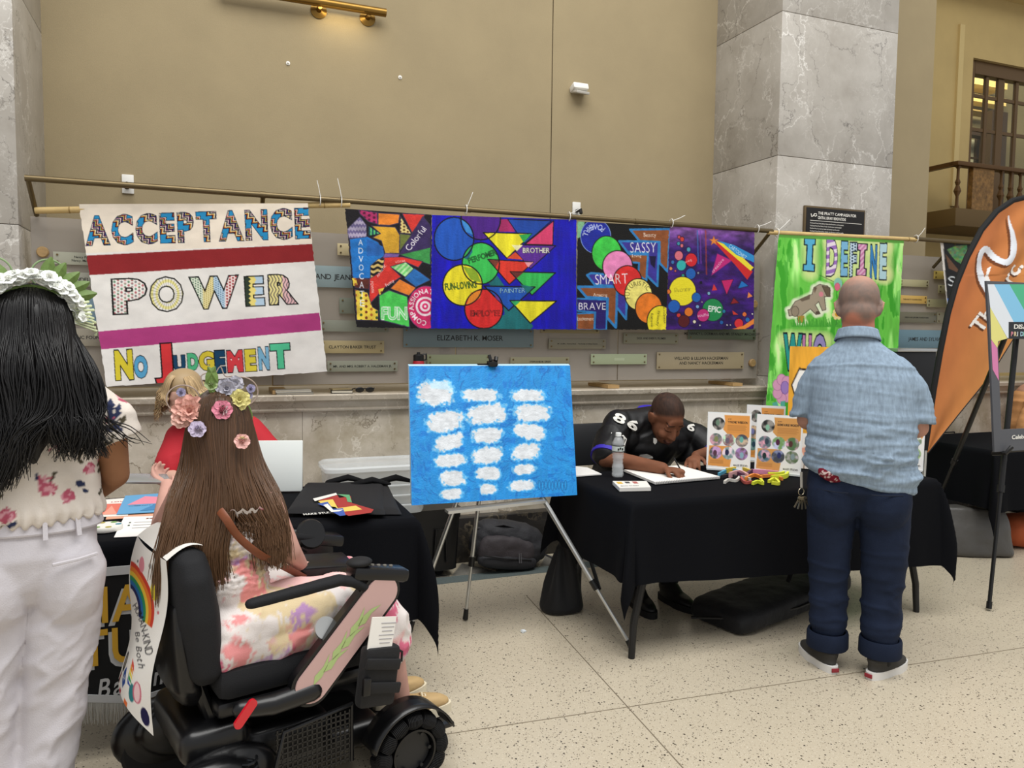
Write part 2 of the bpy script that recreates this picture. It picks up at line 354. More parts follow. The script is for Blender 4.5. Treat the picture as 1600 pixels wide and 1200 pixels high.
UW = .72; PX0, PX1 = 4.01, 5.15; LX = -.9       # upper wall depth; right pillar; right side of left pillar
M_div = mat('divider_zinc', '#857a68', .5, .3)
fl = S('floor', bx(-6, 12, -9, 3.2, -.2, 0), M_floor, smooth=False)
for a, b in (((822, 930), (940, 1060)),):
    p, q = at(*a, z=0), at(*b, z=0); d = (q-p).normalized(); p -= d*0; q += d*3.4
    ang = atan2(d.y, d.x); mb = MB().box(((p.x+q.x)/2, (p.y+q.y)/2, .0006), ((q-p).length, .0045, .0012), (0, 0, ang)); S('divider_strip', mb, M_div, fl)
p, q = at(1180, 1075, z=0), at(1480, 1030, z=0); d = (q-p).normalized(); p -= d*2.5; q += d*3
S('divider_strip', MB().box(((p.x+q.x)/2, (p.y+q.y)/2, .0006), ((q-p).length, .004, .0012), (0, 0, atan2(d.y, d.x))), M_div, fl)
S('border_strip', bx(-2.5, 9, -.46, -.34, 0, .002), M_tgrey, fl)
w = .30
for i in range(int(9/w)):                           # triangle inlay along the wall, every piece its own
    x = -1.9+i*w
    S('inlay_tile', MB().prism([(x+.008, -.332), (x+w-.008, -.332), (x+w/2, -.10)], .0022), M_tdark if i % 2 == 0 else M_tdark, fl, False)
    S('inlay_tile', MB().prism([(x+w/2+.008, -.10), (x+w-.001, -.325), (x+w*1.5-.008, -.10)], .0018), M_tlight, fl, False)
# recessed upper wall in two panels with a shadow joint
wb = S('wall_back', bx(LX-.1, PX0+.1, UW+.02, UW+.2, 0, 5.5), mat('joint_dark', '#5b5040', .9), smooth=False)
sx = at(863, 100, y=UW).x
S('panel', bx(LX-.05, sx-.004, UW, UW+.02, 1.0, 5.5), M_wall, wb, False); S('panel', bx(sx+.004, PX0+.05, UW, UW+.02, 1.0, 5.5), M_wall, wb, False)
XC = 6.47
S('wall_alcove', bx(PX1-.05, XC, UW, UW+.2, 0, 5.5), M_wall, smooth=False)
# far wall with the tall window and balcony
FY = 2.2; k = (FY-CY)/(-CY)
wf = T('x', '', '') ; bpy.data.objects.remove(wf)
c0 = at(1521, 90, y=FY); wz = c0.z; wx0 = c0.x; wz0 = at(1515, 325, y=FY).z
wr = S('wall_right', bx(XC-.3, wx0, FY, FY+.25, 0, 9), M_wall2, smooth=False)
S('wall_far', bx(wx0, 16, FY, FY+.25, wz, 9), M_wall2, smooth=False); S('wall_far_low', bx(wx0, 16, FY, FY+.25, 0, wz0-.1), M_wall2, smooth=False)
S('wall_return', bx(XC-.15, XC, UW+.2, FY, 0, 9), M_wall2, smooth=False)
S('trim_1', bx(wx0-.28, wx0-.20, FY-.03, FY, wz0, wz+.35), mat('cream_trim', '#c0aa74', .7), smooth=False)
cz = at(1600, 8, y=FY).z
S('trim_2', bx(XC, 16, FY-.35, FY, cz, cz+.25), mat('cream_trim', '#c0aa74', .7), smooth=False)
# window: frame, bars, panes, and the lit reading room behind it
M_wfr = mat('brown_window_frame', '#5d4524', .4, .3); M_glassd = mat('window_glass', '#55503f', .05, alpha=.16)
wn = S('window_1', bx(wx0, wx0+.10, FY+.05, FY+.14, wz0, wz), M_wfr)
S('head_bar', bx(wx0+.105, 14, FY+.05, FY+.16, wz-.16, wz), M_wfr, wn)
for px, t in ((1540, .05), (1562, .11), (1587, .05)):
    x = at(px, 180, y=FY+.08).x; S('mullion', bx(x-t/2, x+t/2, FY+.075, FY+.115, wz0, wz-.165), M_wfr, wn)
for i in range(3): S('mullion', bx(wx0+2.6+i*.75, wx0+2.66+i*.75, FY+.06, FY+.13, wz0, wz-.16), M_wfr, wn)
zr = [at(1530, y, y=FY+.08).z for y in (150, 203)]
for z in zr: S('transom', bx(wx0+.11, 14, FY+.082, FY+.108, z-.02, z+.02), M_wfr, wn)
zz = [wz0]+zr[::-1]+[wz-.16]; xx = [wx0]+[at(px, 180, y=FY+.08).x for px in (1540, 1562, 1587)]+[wx0+2.6]
for i in range(3):
    for j in range(len(xx)-1): S('pane', bx(xx[j]+.02, xx[j+1]-.02, FY+.09, FY+.10, zz[i]+.02, zz[i+1]-.02), M_glassd, wn)
rb = S('wall_reading_room', bx(wx0-3, 26, FY+5, FY+5.2, 1, 11), mat('grey_wall', '#7d775f', .9), smooth=False)
zb = at(1535, 128, y=FY+4.9).z
rp_ = lambda px, py, dy: at(px, py, y=FY+dy)
def rbox(nm, x0, y0, x1, y1, dy, th, m, par=rb):
    a, b = rp_(x0, y0, dy), rp_(x1, y1, dy); return S(nm, bx(a.x, b.x, FY+dy, FY+dy+th, b.z, a.z), m, par)
Mcr = mat('cream_cornice', '#ecd694', .6)
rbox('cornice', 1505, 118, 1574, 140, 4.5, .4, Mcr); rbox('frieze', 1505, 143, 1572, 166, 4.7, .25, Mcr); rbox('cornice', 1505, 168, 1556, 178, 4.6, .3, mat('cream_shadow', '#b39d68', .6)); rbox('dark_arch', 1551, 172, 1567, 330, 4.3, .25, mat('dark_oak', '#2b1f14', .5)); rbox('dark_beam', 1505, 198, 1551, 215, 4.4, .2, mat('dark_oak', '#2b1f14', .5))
rbox('inner_window', 1505, 216, 1549, 330, 4.8, .1, mat('pale_window', '#b9bdb4', .4))
for px in (1527, 1545): rbox('window_bar', px, 216, px+2.5, 330, 4.72, .06, mat('dark_oak', '#2b1f14', .5))
for py in (246, 288): rbox('window_bar', 1505, py, 1549, py+3, 4.66, .05, mat('dark_oak', '#2b1f14', .5))
S('floor_reading_room', bx(wx0-3, 22, FY+.3, FY+5, wz0-.3, wz0-.1), mat('grey_wall', '#7d775f', .9), smooth=False)
area('reading_room_light', (rp_(1545, 60, 2.6).x, FY+2.6, wz+2.2), tuple(rp_(1535, 150, 4.6)), 2.5, 1, 420, (1, .85, .5))
# balcony
by = FY-.55; b0 = at(1490, 252, y=by); b1z = at(1490, 327, y=by).z
M_bal = mat('bronze_balcony', '#5a4023', .4, .45)
bal = T('balcony', 'bronze balcony with turned balusters under the tall upper window', 'balcony', (b0.x+1, by, b1z))
zt = b0.z
obj('handrail', bx(b0.x, 14, by-.06, by+.06, zt-.05, zt, .01), M_bal, bal, world=True)
obj('floor_slab', bx(b0.x-.05, 14, by-.1, FY, b1z-.2, b1z, .01), mat('balcony_stone', '#57431f', .6), bal, world=True)
obj('side_rail', bx(b0.x, b0.x+.06, by, FY, zt-.05, zt), M_bal, bal, world=True)
obj('scroll_panel', bx(b0.x+.28, b0.x+.62, by-.03, by+.03, b1z, zt-.04), mat('bronze_scrollwork', '#7a5a30', .5, .4, bump=1, bscale=30, var=.5, vscale=22), bal, world=True)
hb = zt-b1z-.04
for i in range(16):
    x = b0.x+(.08 if i == 0 else .62+.16*i); mb = MB().lathe([(.02, 0), (.035, .02*hb), (.018, .1*hb), (.016, .3*hb), (.04, .42*hb), (.018, .55*hb), (.03, .62*hb), (.016, .7*hb), (.015, .92*hb), (.03, .97*hb), (.03, hb)], 8, (x, by, b1z))
    obj('baluster', mb, M_bal, bal, world=True)
# pillars, built of slabs
def slabs(name, x0, x1, y0, y1, cuts, m):
    o = None
    for i, (a, b) in enumerate(zip(cuts[:-1], cuts[1:])):
        mb = bx(x0, x1, y0, y1, a+.0015, b-.0015, .004)
        if o is None: o = S(name, mb, m)
        else: S('marble_slab', mb, m, o)
    return o
j1 = at(1300, 252, y=-.08).z
slabs('pillar_right', PX0, PX1, -.08, UW+.1, [0, 1.2, j1, j1+1.05, 6], M_marb)
slabs('pillar_left', LX-1.1, LX, -.08, UW+.1, [0, 1.15, 2.05, 3.3, 6], M_marb)
# marble wainscot, ledge and plinth in both bays
def bay(n, x0, x1, cuts):
    w = None
    for a, b in zip(cuts[:-1], cuts[1:]):
        mb = bx(a+.001, b-.001, 0, .12, .24, 1.03)
        if w is None: w = S('wall_'+n, mb, M_wains)
        else: S('marble_panel', mb, M_wains, w)
    led = MB(); prof = [(UW, 1.02), (0, 1.02), (-.035, 1.02), (-.04, 1.03), (-.03, 1.04), (-.045, 1.075), (-.075, 1.09), (-.08, 1.118), (-.07, 1.125), (UW, 1.125)]
    led.add([(x, y, z) for x in (x0, x1) for y, z in prof], [tuple(range(10)), tuple(range(19, 9, -1))]+[(i, 10+i, 10+(i+1) % 10, (i+1) % 10) for i in range(10)])
    S('trim_ledge_'+n, led, M_ledge, smooth=20)
    S('baseboard_'+n, bx(x0, x1, -.09, .1, 0, .30, .012), M_plinth)
bay('main', LX, PX0, [LX, .55, 1.9, 3.0, PX0]); bay('side', PX1, 8.5, [PX1, 6.3, 7.4, 8.5])
S('wall_side_upper', bx(XC, 16, UW-.1, UW+.1, 0, 1.02), M_wains, smooth=False)
# ---- donor glass: big panes standing in front of the recess on oak feet
M_glass = mat('frosted_glass', '#a8a096', .35, alpha=.62, spec=.5)
GY = .03
def glass(label, x0, x1, cuts, z0, z1, knobs):
    g = T('donor_glass', label, 'glass panel', ((x0+x1)/2, GY, 1.125))
    for a, b in zip(cuts[:-1], cuts[1:]): obj('pane', bx(a+.004, b-.004, GY, GY+.012, z0, z1), M_glass, g, world=True)
    for x in knobs:
        obj('support', bx(x-.045, x+.045, GY-.06, GY+.25, 1.127, 1.15).box((x, GY+.09, (z0+z1)/2), (.07, .03, z1-z0+.02)), M_wood, g, world=True)
    for x, z in [(x0+.06, 1.92), (x1-.06, 1.75), (x0+.06, 1.3), (x1-.06, 1.3)]:
        obj('knob', MB().lathe([(.0, 0), (.028, 0), (.03, .006), (.03, .018), (.025, .024), (0, .024)], 20, (x, GY, z), Matrix.Rotation(radians(90), 3, 'X')), M_wood, g, world=True)
    return g
gx = at(965, 560, y=GY).x; gx2 = at(712, 550, y=GY).x
glass('long frosted glass donor panel standing on the marble ledge behind the painted banners', LX+.03, at(1186, 500, y=GY).x, [LX+.03, .38, gx2, gx, at(1186, 500, y=GY).x], 1.18, 2.11, [.42, gx2-.05, gx-.06, 3.75])
glass('shorter frosted glass donor panel right of the marble pillar', PX1+.05, 8.2, [PX1+.05, 6.6, 8.2], 1.2, at(1440, 400, y=GY).z, [5.5, 6.5])
# donor plaques
PG = []
def plaque(px0, py0, px1, py1, col, lines, label, lh=.028, tc='#1c1a17', pins=True):
    y = GY-.012; a = at(px0, py0, y=y); b = at(px1, py1, y=y); x0, x1, z1, z0 = a.x, b.x, a.z, b.z
    p = T('donor_plaque', label, 'plaque', ((x0+x1)/2, y, z0), group='donor plaques on the glass')
    obj('plate', bx(x0, x1, y-.006, y, z0, z1, .001), mat('plate_'+col, col, .35, spec=.5), p, world=True)
    n = len(lines)
    for i, t in enumerate(lines):
        if not t: continue
        zc = (z0+z1)/2 + ((n-1)/2-i)*lh*1.6
        Mx = Matrix.Translation(((x0+x1)/2, y-.0068, zc)) @ Matrix.Rotation(radians(90), 4, 'X')
        obj('lettering', text_mb(t, lh, Mx, off=.008), mat('ink_'+tc, tc, .6), p, False, world=True)
    if pins:
        for x in (x0+.02, x1-.02):
            for z in (z0+.016, z1-.016): obj('pin', MB().lathe([(.0055, 0), (.0055, .011)], 8, (x, y, z), Matrix.Rotation(radians(90), 3, 'X')), M_brass, p, world=True)
PL = [
 (83, 393, 200, 417, '#a9a997', ['Nancy Patz Foundation', 'Nancy, Matthew & Mark P'], 'pale grey plaque beside the top left of the white slogan banner', .012),
 (70, 424, 210, 450, '#a3a294', ['BLONDELL V. AMES'], 'pale plaque reading BLONDELL left of the slogan banner', .02),
 (95, 462, 210, 505, '#86a3b4', [''], 'blank blue plaque behind the dark haired woman', .02),
 (100, 513, 205, 541, '#928b7b', ['INC FOUNDATION'], 'taupe plaque reading FOUNDATION behind the dark haired woman', .018),
 (478, 414, 575, 451, '#8fa1a3', ['Y AND JEANETTE'], 'blue grey plaque ending in JEANETTE between the banners', .032),
 (527, 380, 556, 400, '#cdbd93', [''], 'small cream plaque left of the abstract banner', .02),
 (500, 500, 607, 519, '#8d8f80', [''], 'grey plaque under the left edge of the abstract banner', .01),
 (530, 465, 590, 491, '#7f8474', [''], 'olive plaque half hidden by the abstract banner', .01),
 (500, 532, 600, 552, '#ad9c72', ['CLAYTON BAKER TRUST'], 'tan plaque reading CLAYTON BAKER TRUST', .018),
 (511, 564, 621, 580, '#8b8c7b', ['MR. AND MRS. ROBERT A. HALDEMAN JR.'], 'grey plaque reading MR. AND MRS. ROBERT', .014),
 (630, 512, 833, 543, '#78888a', ['ELIZABETH K. MOSER'], 'wide slate plaque reading ELIZABETH K. MOSER', .034),
 (667, 554, 766, 570, '#8b9070', [''], 'moss green plaque above the blue painting, beside the clip', .01),
 (797, 558, 889, 572, '#8f8a6e', ['STEPHANIE M. GREER'], 'low olive plaque above the right end of the blue painting', .012),
 (857, 529, 946, 545, '#938c76', ['Mr. and Mrs. Thomas Black    The Family of Oliver Charles'], 'small text plaque right of ELIZABETH K. MOSER', .009),
 (845, 512, 936, 521, '#a8996e', [''], 'thin tan plaque just under the blue geometric banner', .01),
 (923, 553, 1010, 569, '#aab391', ['IIIIIIIIIIIIIIII'], 'light green plaque crossing the glass joint', .02, '#c6cfae'),
 (974, 520, 1059, 537, '#96937c', ['DICK AND SHERYL PLUMER'], 'grey plaque reading DICK AND SHERYL', .014),
 (1075, 512, 1180, 531, '#5f6a56', ['MS. NANCY L. DORMAN AND MR. STANLEY MAZAROFF'], 'dark green plaque under the purple banner', .019),
 (1026, 550, 1161, 576, '#a39578', ['WILLARD & LILLIAN HACKERMAN', 'AND NANCY HACKERMAN'], 'tan two line plaque reading HACKERMAN', .022),
 (1405, 436, 1450, 449, '#b3ad87', [''], 'pale plaque right of the green banner', .01),
 (1459, 423, 1484, 437, '#d3b862', [''], 'small yellow plaque next to the dark hanging canvas', .01),
 (1466, 445, 1486, 459, '#b5ab7e', [''], 'small khaki plaque under the yellow plaque', .01),
 (1402, 461, 1447, 475, '#cda95c', ['THE KNOTT FOUNDATION'], 'ochre plaque right of the green banner', .012),
 (1448, 467, 1500, 481, '#a29d78', [''], 'khaki plaque right of the ochre plaque', .012),
 (1400, 487, 1462, 505, '#6b6855', ['HELEN AND JEROME FOUNDATION'], 'dark olive plaque above the blue JAMES AND SYLVIA plaque', .012),
 (1464, 488, 1490, 505, '#8f8a72', [''], 'small taupe plaque beside the dark olive plaque', .01),
 (1400, 515, 1500, 544, '#64828f', ['JAMES AND SYLVIA EARL'], 'blue plaque reading JAMES AND SYLVIA', .03),
]
for q in PL: plaque(*q[:7], **dict(zip(('lh', 'tc'), q[7:])))
# ---- rail in front of the glass, with slanting arms
RY = -.2; RZ = 2.275
rl = T('display_rail', 'long bronze rail running in front of the glass above the banners', 'rail', (1.5, 0, 2.1))
xl, xr = at(39, 281, y=RY).x, at(1207, 360, y=RY).x; xm = at(411, 306, y=RY).x
for a, b in ((xl, xm-.006), (xm+.006, at(732, 330, y=RY).x-.005), (at(732, 330, y=RY).x+.005, at(995, 348, y=RY).x-.005), (at(995, 348, y=RY).x+.005, xr)):
    obj('tube', MB().tube([(a, RY, RZ), (b, RY, RZ)], .0165, 14), M_brass2, rl, world=True)
for x in (xl+.012, xm, xr-.012): obj('arm', MB().tube([(x, RY, RZ), (x, GY-.02, 2.115)], .013, 10), M_brass2, rl, world=True)
for px in (411, 732, 995): x = at(px, 330, y=RY).x; obj('collar', MB().tube([(x-.014, RY, RZ), (x+.014, RY, RZ)], .019, 12), M_brass2, rl, world=True)
rl2 = T('display_rail', 'short bronze rail right of the green banner, over the side glass', 'rail', (5.6, 0, 2.1))
obj('tube', MB().tube([at(1428, 373, y=RY), (8, RY, at(1428, 373, y=RY).z)], .0165, 12), M_brass2, rl2, world=True)
obj('arm', MB().tube([(5.75, RY, at(1428, 373, y=RY).z), (5.75, GY-.02, 2.1)], .013, 10), M_brass2, rl2, world=True)
# upper brass rail at the top of the wall, with its two round wall plates
tr = T('picture_rail', 'short brass rail on round wall plates at the top of the wall', 'rail', (at(550, 8, y=UW-.07)))
a, b = at(490, 2, y=UW-.07), at(603, 13, y=UW-.07); b.z = a.z
obj('tube', MB().tube([(a.x-.6, a.y, a.z), (b.x, b.y, a.z)], .028, 14), mat('old_brass', '#8a6a33', .35, .9), tr, world=True)
for px in (500, 577):
    x = at(px, 8, y=UW-.07).x; obj('wall_plate', MB().lathe([(.0, 0), (.055, 0), (.055, .008), (.02, .02), (.014, .07), (0, .07)], 20, (x, UW, a.z-.03), Matrix.Rotation(radians(90), 3, 'X')), mat('old_brass', '#8a6a33', .35, .9), tr, world=True)
lmp = bpy.data.lights.new('rail_lamp', 'AREA'); lmp.size = .3; lmp.size_y = .05; lmp.shape = 'RECTANGLE'; lmp.energy = 1.2; lmp.color = (1, .82, .5)
lo = bpy.data.objects.new('rail_lamp', lmp); COL.objects.link(lo); lo.location = (at(535, 5, y=UW-.09).x, UW-.09, a.z-.02); lo.rotation_euler = (radians(25), 0, 0)
# wall fittings
sp = T('wall_sensor', 'white wall sensor on the upper wall right of the panel joint', 'sensor', at(905, 138, y=UW))
c = at(905, 138, y=UW-.04)
obj('housing', MB().box(c, (.13, .08, .05), (radians(-20), 0, 0), .01), M_white, sp, world=True); obj('flap', MB().box((c.x+.005, c.y-.02, c.z-.035), (.12, .07, .02), (radians(15), 0, .15), .004), mat('pale_grey', '#bdb9b0', .4), sp, world=True)
for i, (px, py) in enumerate(((450, 99), (625, 121))):
    c = at(px, py, y=UW); tag(obj('screw_anchor', MB().lathe([(0, 0), (.012, 0), (.014, .004), (.006, .006), (.004, .018), (0, .018)], 10, c, Matrix.Rotation(radians(90), 3, 'X')), M_white), ('left' if i == 0 else 'right')+' one of two small pale anchors in the upper wall', 'anchor')
for px, py, lb in ((200, 288, 'small white bracket on the wall behind the left end of the rail'), (900, 328, 'small white bracket on the wall above the blue geometric banner')):
    c = at(px, py, y=UW); t = T('wall_bracket', lb, 'bracket', c); obj('plate', bx(c.x-.035, c.x+.035, UW-.012, UW, c.z-.06, c.z+.06, .004), M_white, t, world=True)
    obj('hook', MB().tube([(c.x, UW-.01, c.z-.01), (c.x, UW-.08, c.z-.01), (c.x, UW-.09, c.z-.04)], .014, 8), M_blackm, t, world=True)
# dark campaign plaque on the pillar
y = -.081; a = at(1255, 321, y=y); b = at(1347, 387, y=y)
cp = T('campaign_plaque', 'framed black plaque with white text on the right marble pillar', 'plaque', ((a.x+b.x)/2, y, b.z-.12))
obj('frame', bx(a.x, b.x, y-.02, y, b.z-.12, a.z, .004), mat('bronze_frame', '#6a5a42', .4, .6), cp, world=True)
obj('face', bx(a.x+.015, b.x-.015, y-.024, y-.02, b.z-.10, a.z-.015), mat('plaque_black', '#171515', .5), cp, world=True)
def lab(par, t, x, yy, z, h, m, center=False, width=None, off=.006):
    return obj('lettering', text_mb(t, h, Matrix.Translation((x, yy, z)) @ Matrix.Rotation(radians(90), 4, 'X'), center=center, width=width, off=off), m, par, False, world=True)
Mw = mat('white_ink', '#efece4', .5); Mk = mat('black_ink', '#141312', .6)
X0 = a.x+.05; lab(cp, 'THE PRATT CAMPAIGN FOR', X0+.075, y-.0245, a.z-.062, .021, Mw, off=.012); lab(cp, 'CENTRAL LIBRARY RENOVATIONS', X0+.075, y-.0245, a.z-.096, .021, Mw, width=.275, off=.012)
obj('emblem', MB().tube([(X0+.005, y-.025, a.z-.06), (X0+.012, y-.025, a.z-.083), (X0+.028, y-.025, a.z-.078), (X0+.04, y-.025, a.z-.06), (X0+.056, y-.025, a.z-.058), (X0+.06, y-.025, a.z-.074), (X0+.045, y-.025, a.z-.08), (X0+.03, y-.025, a.z-.066)], .0035, 6), Mw, cp, world=True)
obj('rule', bx(X0, b.x-.04, y-.0255, y-.024, a.z-.113, a.z-.110), Mw, cp, world=True)
for i in range(7): lab(cp, 'The Enoch Pratt Free Library thanks the Governor and the people', X0, y-.0245, a.z-.135-i*.02, .009, Mw, width=.33-.02*(i % 3))
# ------------------------------------------------------------------ painted banners
M_canvas = mat('painted_cloth', '#ffffff', .85, attr=True, bump=.25, bscale=350, spec=.2)
M_bamboo = mat('bamboo', '#c9ad74', .5, var=.15, vscale=10)
def tri(x): return np.abs((x % 1)*2-1)
def pal(cols):
    P = np.array([[int(c[i:i+2], 16)/255 for i in (1, 3, 5)] for c in cols])
    return lambda k: P[np.clip(k.astype(int), 0, len(P)-1)]
def zoomq(x0, y0, sc, q, ys): return [tuple(at(x0+x/sc, y0+y/sc, y=yy)) for (x, y), yy in zip(q, ys)]
def folds(amp, seed, kx=3, ky=2):
    def f(u, v):
        d = np.zeros(u.shape+(3,)); d[..., 1] = (fbm(u*kx+9, v*ky+3, seed, 3)-.5)*2*amp*(.25+.75*v) - amp*.5
        d[..., 2] = (vnoise(u*60, v*0, seed+5)-.5)*.004*(v > .97); d[..., 0] = (vnoise(u*0, v*60, seed+6)-.5)*.005*((u < .02) | (u > .98)); return d
    return f
# --- the white slogan banner
q = [(85, 70), (1383, 65), (1493, 1020), (243, 1105)]
A = Art(440, 330, q, '#e9e6e1')
def zig(pl, per=150, a=.75, z=30, zw=62.):
    P = pal(pl); n = len(pl)
    return lambda X, Y: P(((X*a - Y + z*tri((X+1.3*Y)/zw)) % per)/per*n)
ZP = ['#2e8fc4']*7+['#101018', '#8a1f26', '#d9b23c', '#f1ead4', '#3b2a33', '#101018', '#f3efe4', '#7c2b56', '#101018', '#1d3f8f', '#e2c24a', '#16161d', '#b8323a', '#f1e9d6', '#1a1a20']
A.poly([(85, 60), (1383, 60), (1415, 290), (122, 350)], '#efe3d2')
A.text('ACCEPTANCE', (140, 296), 150, zig(ZP), ang=-.037, width=1250, off=.045, line='#16243c', lw=.018, gap=.20)
A.poly([(128, 363), (1411, 292), (1421, 388), (141, 474)], '#8e2b2e'); A.poly([(188, 793), (1449, 680), (1458, 780), (212, 893)], '#b0417f')
dots = lambda base, cs, per, r=.3: (lambda X, Y: np.where(((((X/per) % 1)-.5)**2+(((Y/per+.5*(np.floor(X/per) % 2)) % 1)-.5)**2 < r*r)[..., None], pal(cs)(((np.floor(X/per)*7+np.floor(Y/per)*3) % len(cs))), np.array(lin2(base))))
def lin2(c): return [int(c[i:i+2], 16)/255 for i in (1, 3, 5)]
A.text('P', (305, 678), 172, dots('#efece6', ['#b5666c', '#6f9a7c', '#d9a0a0', '#8d8d8d'], 20, .34), ang=-.05, width=150, off=.05, line='#141414')
A.text('O', (508, 664), 166, lambda X, Y: np.where((np.hypot((X-590)/.8, Y-580) % 34 < 17)[..., None], np.array([.93, .9, .62]), np.array([.93, .92, .9]))-.25*(tri(np.arctan2(Y-580, X-590)*5) < .25)[..., None], ang=-.05, width=160, off=.05, line='#141414')
wv = lambda X, Y: np.where((X < 790)[..., None], dots('#dfe6d2', ['#557a63'], 14)(X, Y), np.where((X < 850)[..., None], dots('#eadfa6', ['#b7a35a'], 12)(X, Y), np.where((X < 915)[..., None], dots('#bcd3e4', ['#5f86a6'], 13)(X, Y), dots('#f0dcd8', ['#a32f36'], 17, .32)(X, Y))))
A.text('W', (742, 650), 158, wv, ang=-.05, width=235, off=.05, line='#141414')
A.text('E', (1045, 632), 146, lambda X, Y: np.where((X+14*tri(Y/24.) < 1062)[..., None], np.array([.2, .25, .2]), np.where((X+10*tri(Y/30.) < 1092)[..., None], np.array([.93, .86, .5]), np.array([.72, .82, .9]))), ang=-.05, width=82, off=.05, line='#141414')
A.text('R', (1180, 624), 148, lambda X, Y: np.where((tri((X+6*np.sin(Y/9.))/18.) < .3)[..., None], np.array([.35, .33, .35]), np.where((X < 1240)[..., None], np.array([.93, .88, .6]), np.array([.93, .75, .76]))), ang=-.05, width=118, off=.05, line='#141414')
for ch, p, w, h, c in (('N', (304, 1054), 84, 146, '#dccb3a'), ('O', (408, 1046), 64, 108, '#5aa5cf'), ('J', (540, 1040), 62, 168, '#d73b3e'), ('U', (630, 1012), 54, 80, '#1f4a6c'), ('D', (708, 1006), 50, 86, '#56c08a'), ('G', (775, 1006), 72, 94, '#dcc93f'), ('E', (866, 1018), 44, 112, '#1b4566'), ('M', (935, 1014), 74, 108, '#d9434a'), ('E', (1036, 1008), 48, 110, '#dfcf45'), ('N', (1110, 1000), 50, 114, '#7fb6d6'), ('T', (1184, 992), 92, 124, '#56c596')):
    A.text(ch, p, h, c, ang=-.06, width=w, off=.06, line='#15171c', lw=.03)
A.brush(.05, .012, .02, 3)
b1 = sheet('slogan_banner', A, zoomq(100, 300, 3.636, q, (-.085, -.235, -.09, -.06)), M_canvas, None, folds(.016, 11, 3, 3))
tag(b1, 'white cloth banner lettered ACCEPTANCE POWER NO JUDGEMENT with red and pink stripes', 'banner')
p, r_ = at(55, 329, y=-.055), at(547, 319.5, y=-.195)
rod = T('bamboo_rod', 'pale bamboo rod holding up the white slogan banner', 'rod', p); d = r_-p
obj('cane', MB().tube([p, r_], .0175, 12), M_bamboo, rod, world=True)
for i in range(7): obj('node', MB().tube([p+d*(.1+.135*i-.002), p+d*(.1+.135*i+.002)], .0188, 12), mat('bamboo_node', '#9b7f4b', .6), rod, world=True)
# --- abstract ADVOCATE canvas
M_paint = mat('acrylic_paint', '#ffffff', .5, attr=True, bump=.5, bscale=120, spec=.4)
q = [(80, 110), (650, 150), (643, 897), (155, 890)]
A = Art(170, 235, q, '#151218'); D = '#3b3552'
yd = dots('#f0d24a', ['#7c3a1e', '#b5642c', '#3f5a2a'], 34, .26)
A.poly([(170, 118), (292, 140), (298, 225), (235, 205), (180, 150)], dots('#b5306a', ['#5a1038'], 32, .3), line=D, lw=6)
A.poly([(298, 142), (440, 150), (432, 215), (370, 232), (298, 228)], '#e8862e', line=D, lw=6)
A.poly([(455, 145), (605, 150), (520, 285)], '#dd3a33', line=D, lw=6); A.poly([(445, 165), (515, 290), (440, 285)], dots('#ecd88a', ['#5e3a20'], 24), line=D, lw=4)
A.poly([(95, 260), (180, 170), (222, 230), (225, 320), (105, 325)], lambda X, Y: np.where((tri((Y+14*tri(X/20.))/44.) < .45)[..., None], np.array([.42, .38, .55]), np.array([.66, .62, .72])), line=D, lw=5)
A.poly([(590, 165), (640, 230), (640, 390), (440, 430), (520, 290)], '#3a2a5c', line=D, lw=5)
A.poly([(235, 235), (315, 290), (235, 308)], lambda X, Y: np.where((tri(X/16.) < .5)[..., None], np.array([.2, .55, .45]), np.array([.1, .3, .4])), line='#111', lw=1) if 0 else A.poly([(235, 235), (315, 290), (235, 308)], lambda X, Y: np.where((tri(X/22.) < .5)[..., None], np.array([.35, .75, .45]), np.array([.08, .3, .35])), line='#15151c', lw=4)
A.poly([(112, 330), (230, 312), (300, 350), (345, 440), (300, 470), (250, 590), (135, 590)], '#1f74c4', line=D, lw=4); A.poly([(225, 325), (330, 380), (340, 440), (225, 445)], '#2563b0')
A.poly([(255, 235), (410, 245), (440, 300), (437, 425), (345, 425), (320, 340), (262, 318), (315, 290)], '#d9a531', line=D, lw=5)
A.poly([(440, 290), (515, 300), (440, 410)], '#6f7a3a', line=D, lw=4); A.poly([(440, 435), (640, 385), (638, 500)], '#3f9a4e', line=D, lw=4)
A.poly([(335, 450), (460, 450), (590, 480), (560, 520), (480, 485), (380, 515), (450, 580), (340, 650), (240, 755), (245, 590)], '#d8362f', line=D, lw=5)
A.poly([(250, 510), (300, 465), (340, 460), (330, 540), (250, 590)], lambda X, Y: np.where((tri((Y+6*np.sin(X/9.))/34.) < .5)[..., None], np.array([.08, .07, .08]), np.array([.87, .75, .45])), line=D, lw=4)
A.poly([(380, 515), (480, 485), (535, 530), (480, 585)], lambda X, Y: np.where((tri((X+Y)/36.) < .5)[..., None], np.array([.45, .82, .45]), np.array([.72, .9, .66])), line=D, lw=4)
A.poly([(535, 525), (640, 600), (545, 645), (470, 590)], '#2b6fb8', line=D, lw=4); A.poly([(345, 425), (440, 430), (430, 450), (330, 455)], '#7a5aa0', line=D, lw=3)
A.poly([(440, 595), (545, 650), (500, 700), (380, 655)], '#e5812f', line=D, lw=4); A.poly([(135, 590), (245, 595), (240, 660), (150, 650)], '#5c2a22', line=D, lw=4)
A.poly([(130, 590), (155, 588), (165, 630), (140, 640)], yd); A.poly([(148, 660), (230, 680), (262, 770), (300, 790), (298, 850), (160, 846)], yd, line=D, lw=4)
A.poly([(300, 660), (340, 650), (310, 700)], yd); A.poly([(305, 700), (370, 665), (490, 705), (505, 890), (310, 845)], '#4fd158', line=D, lw=6)
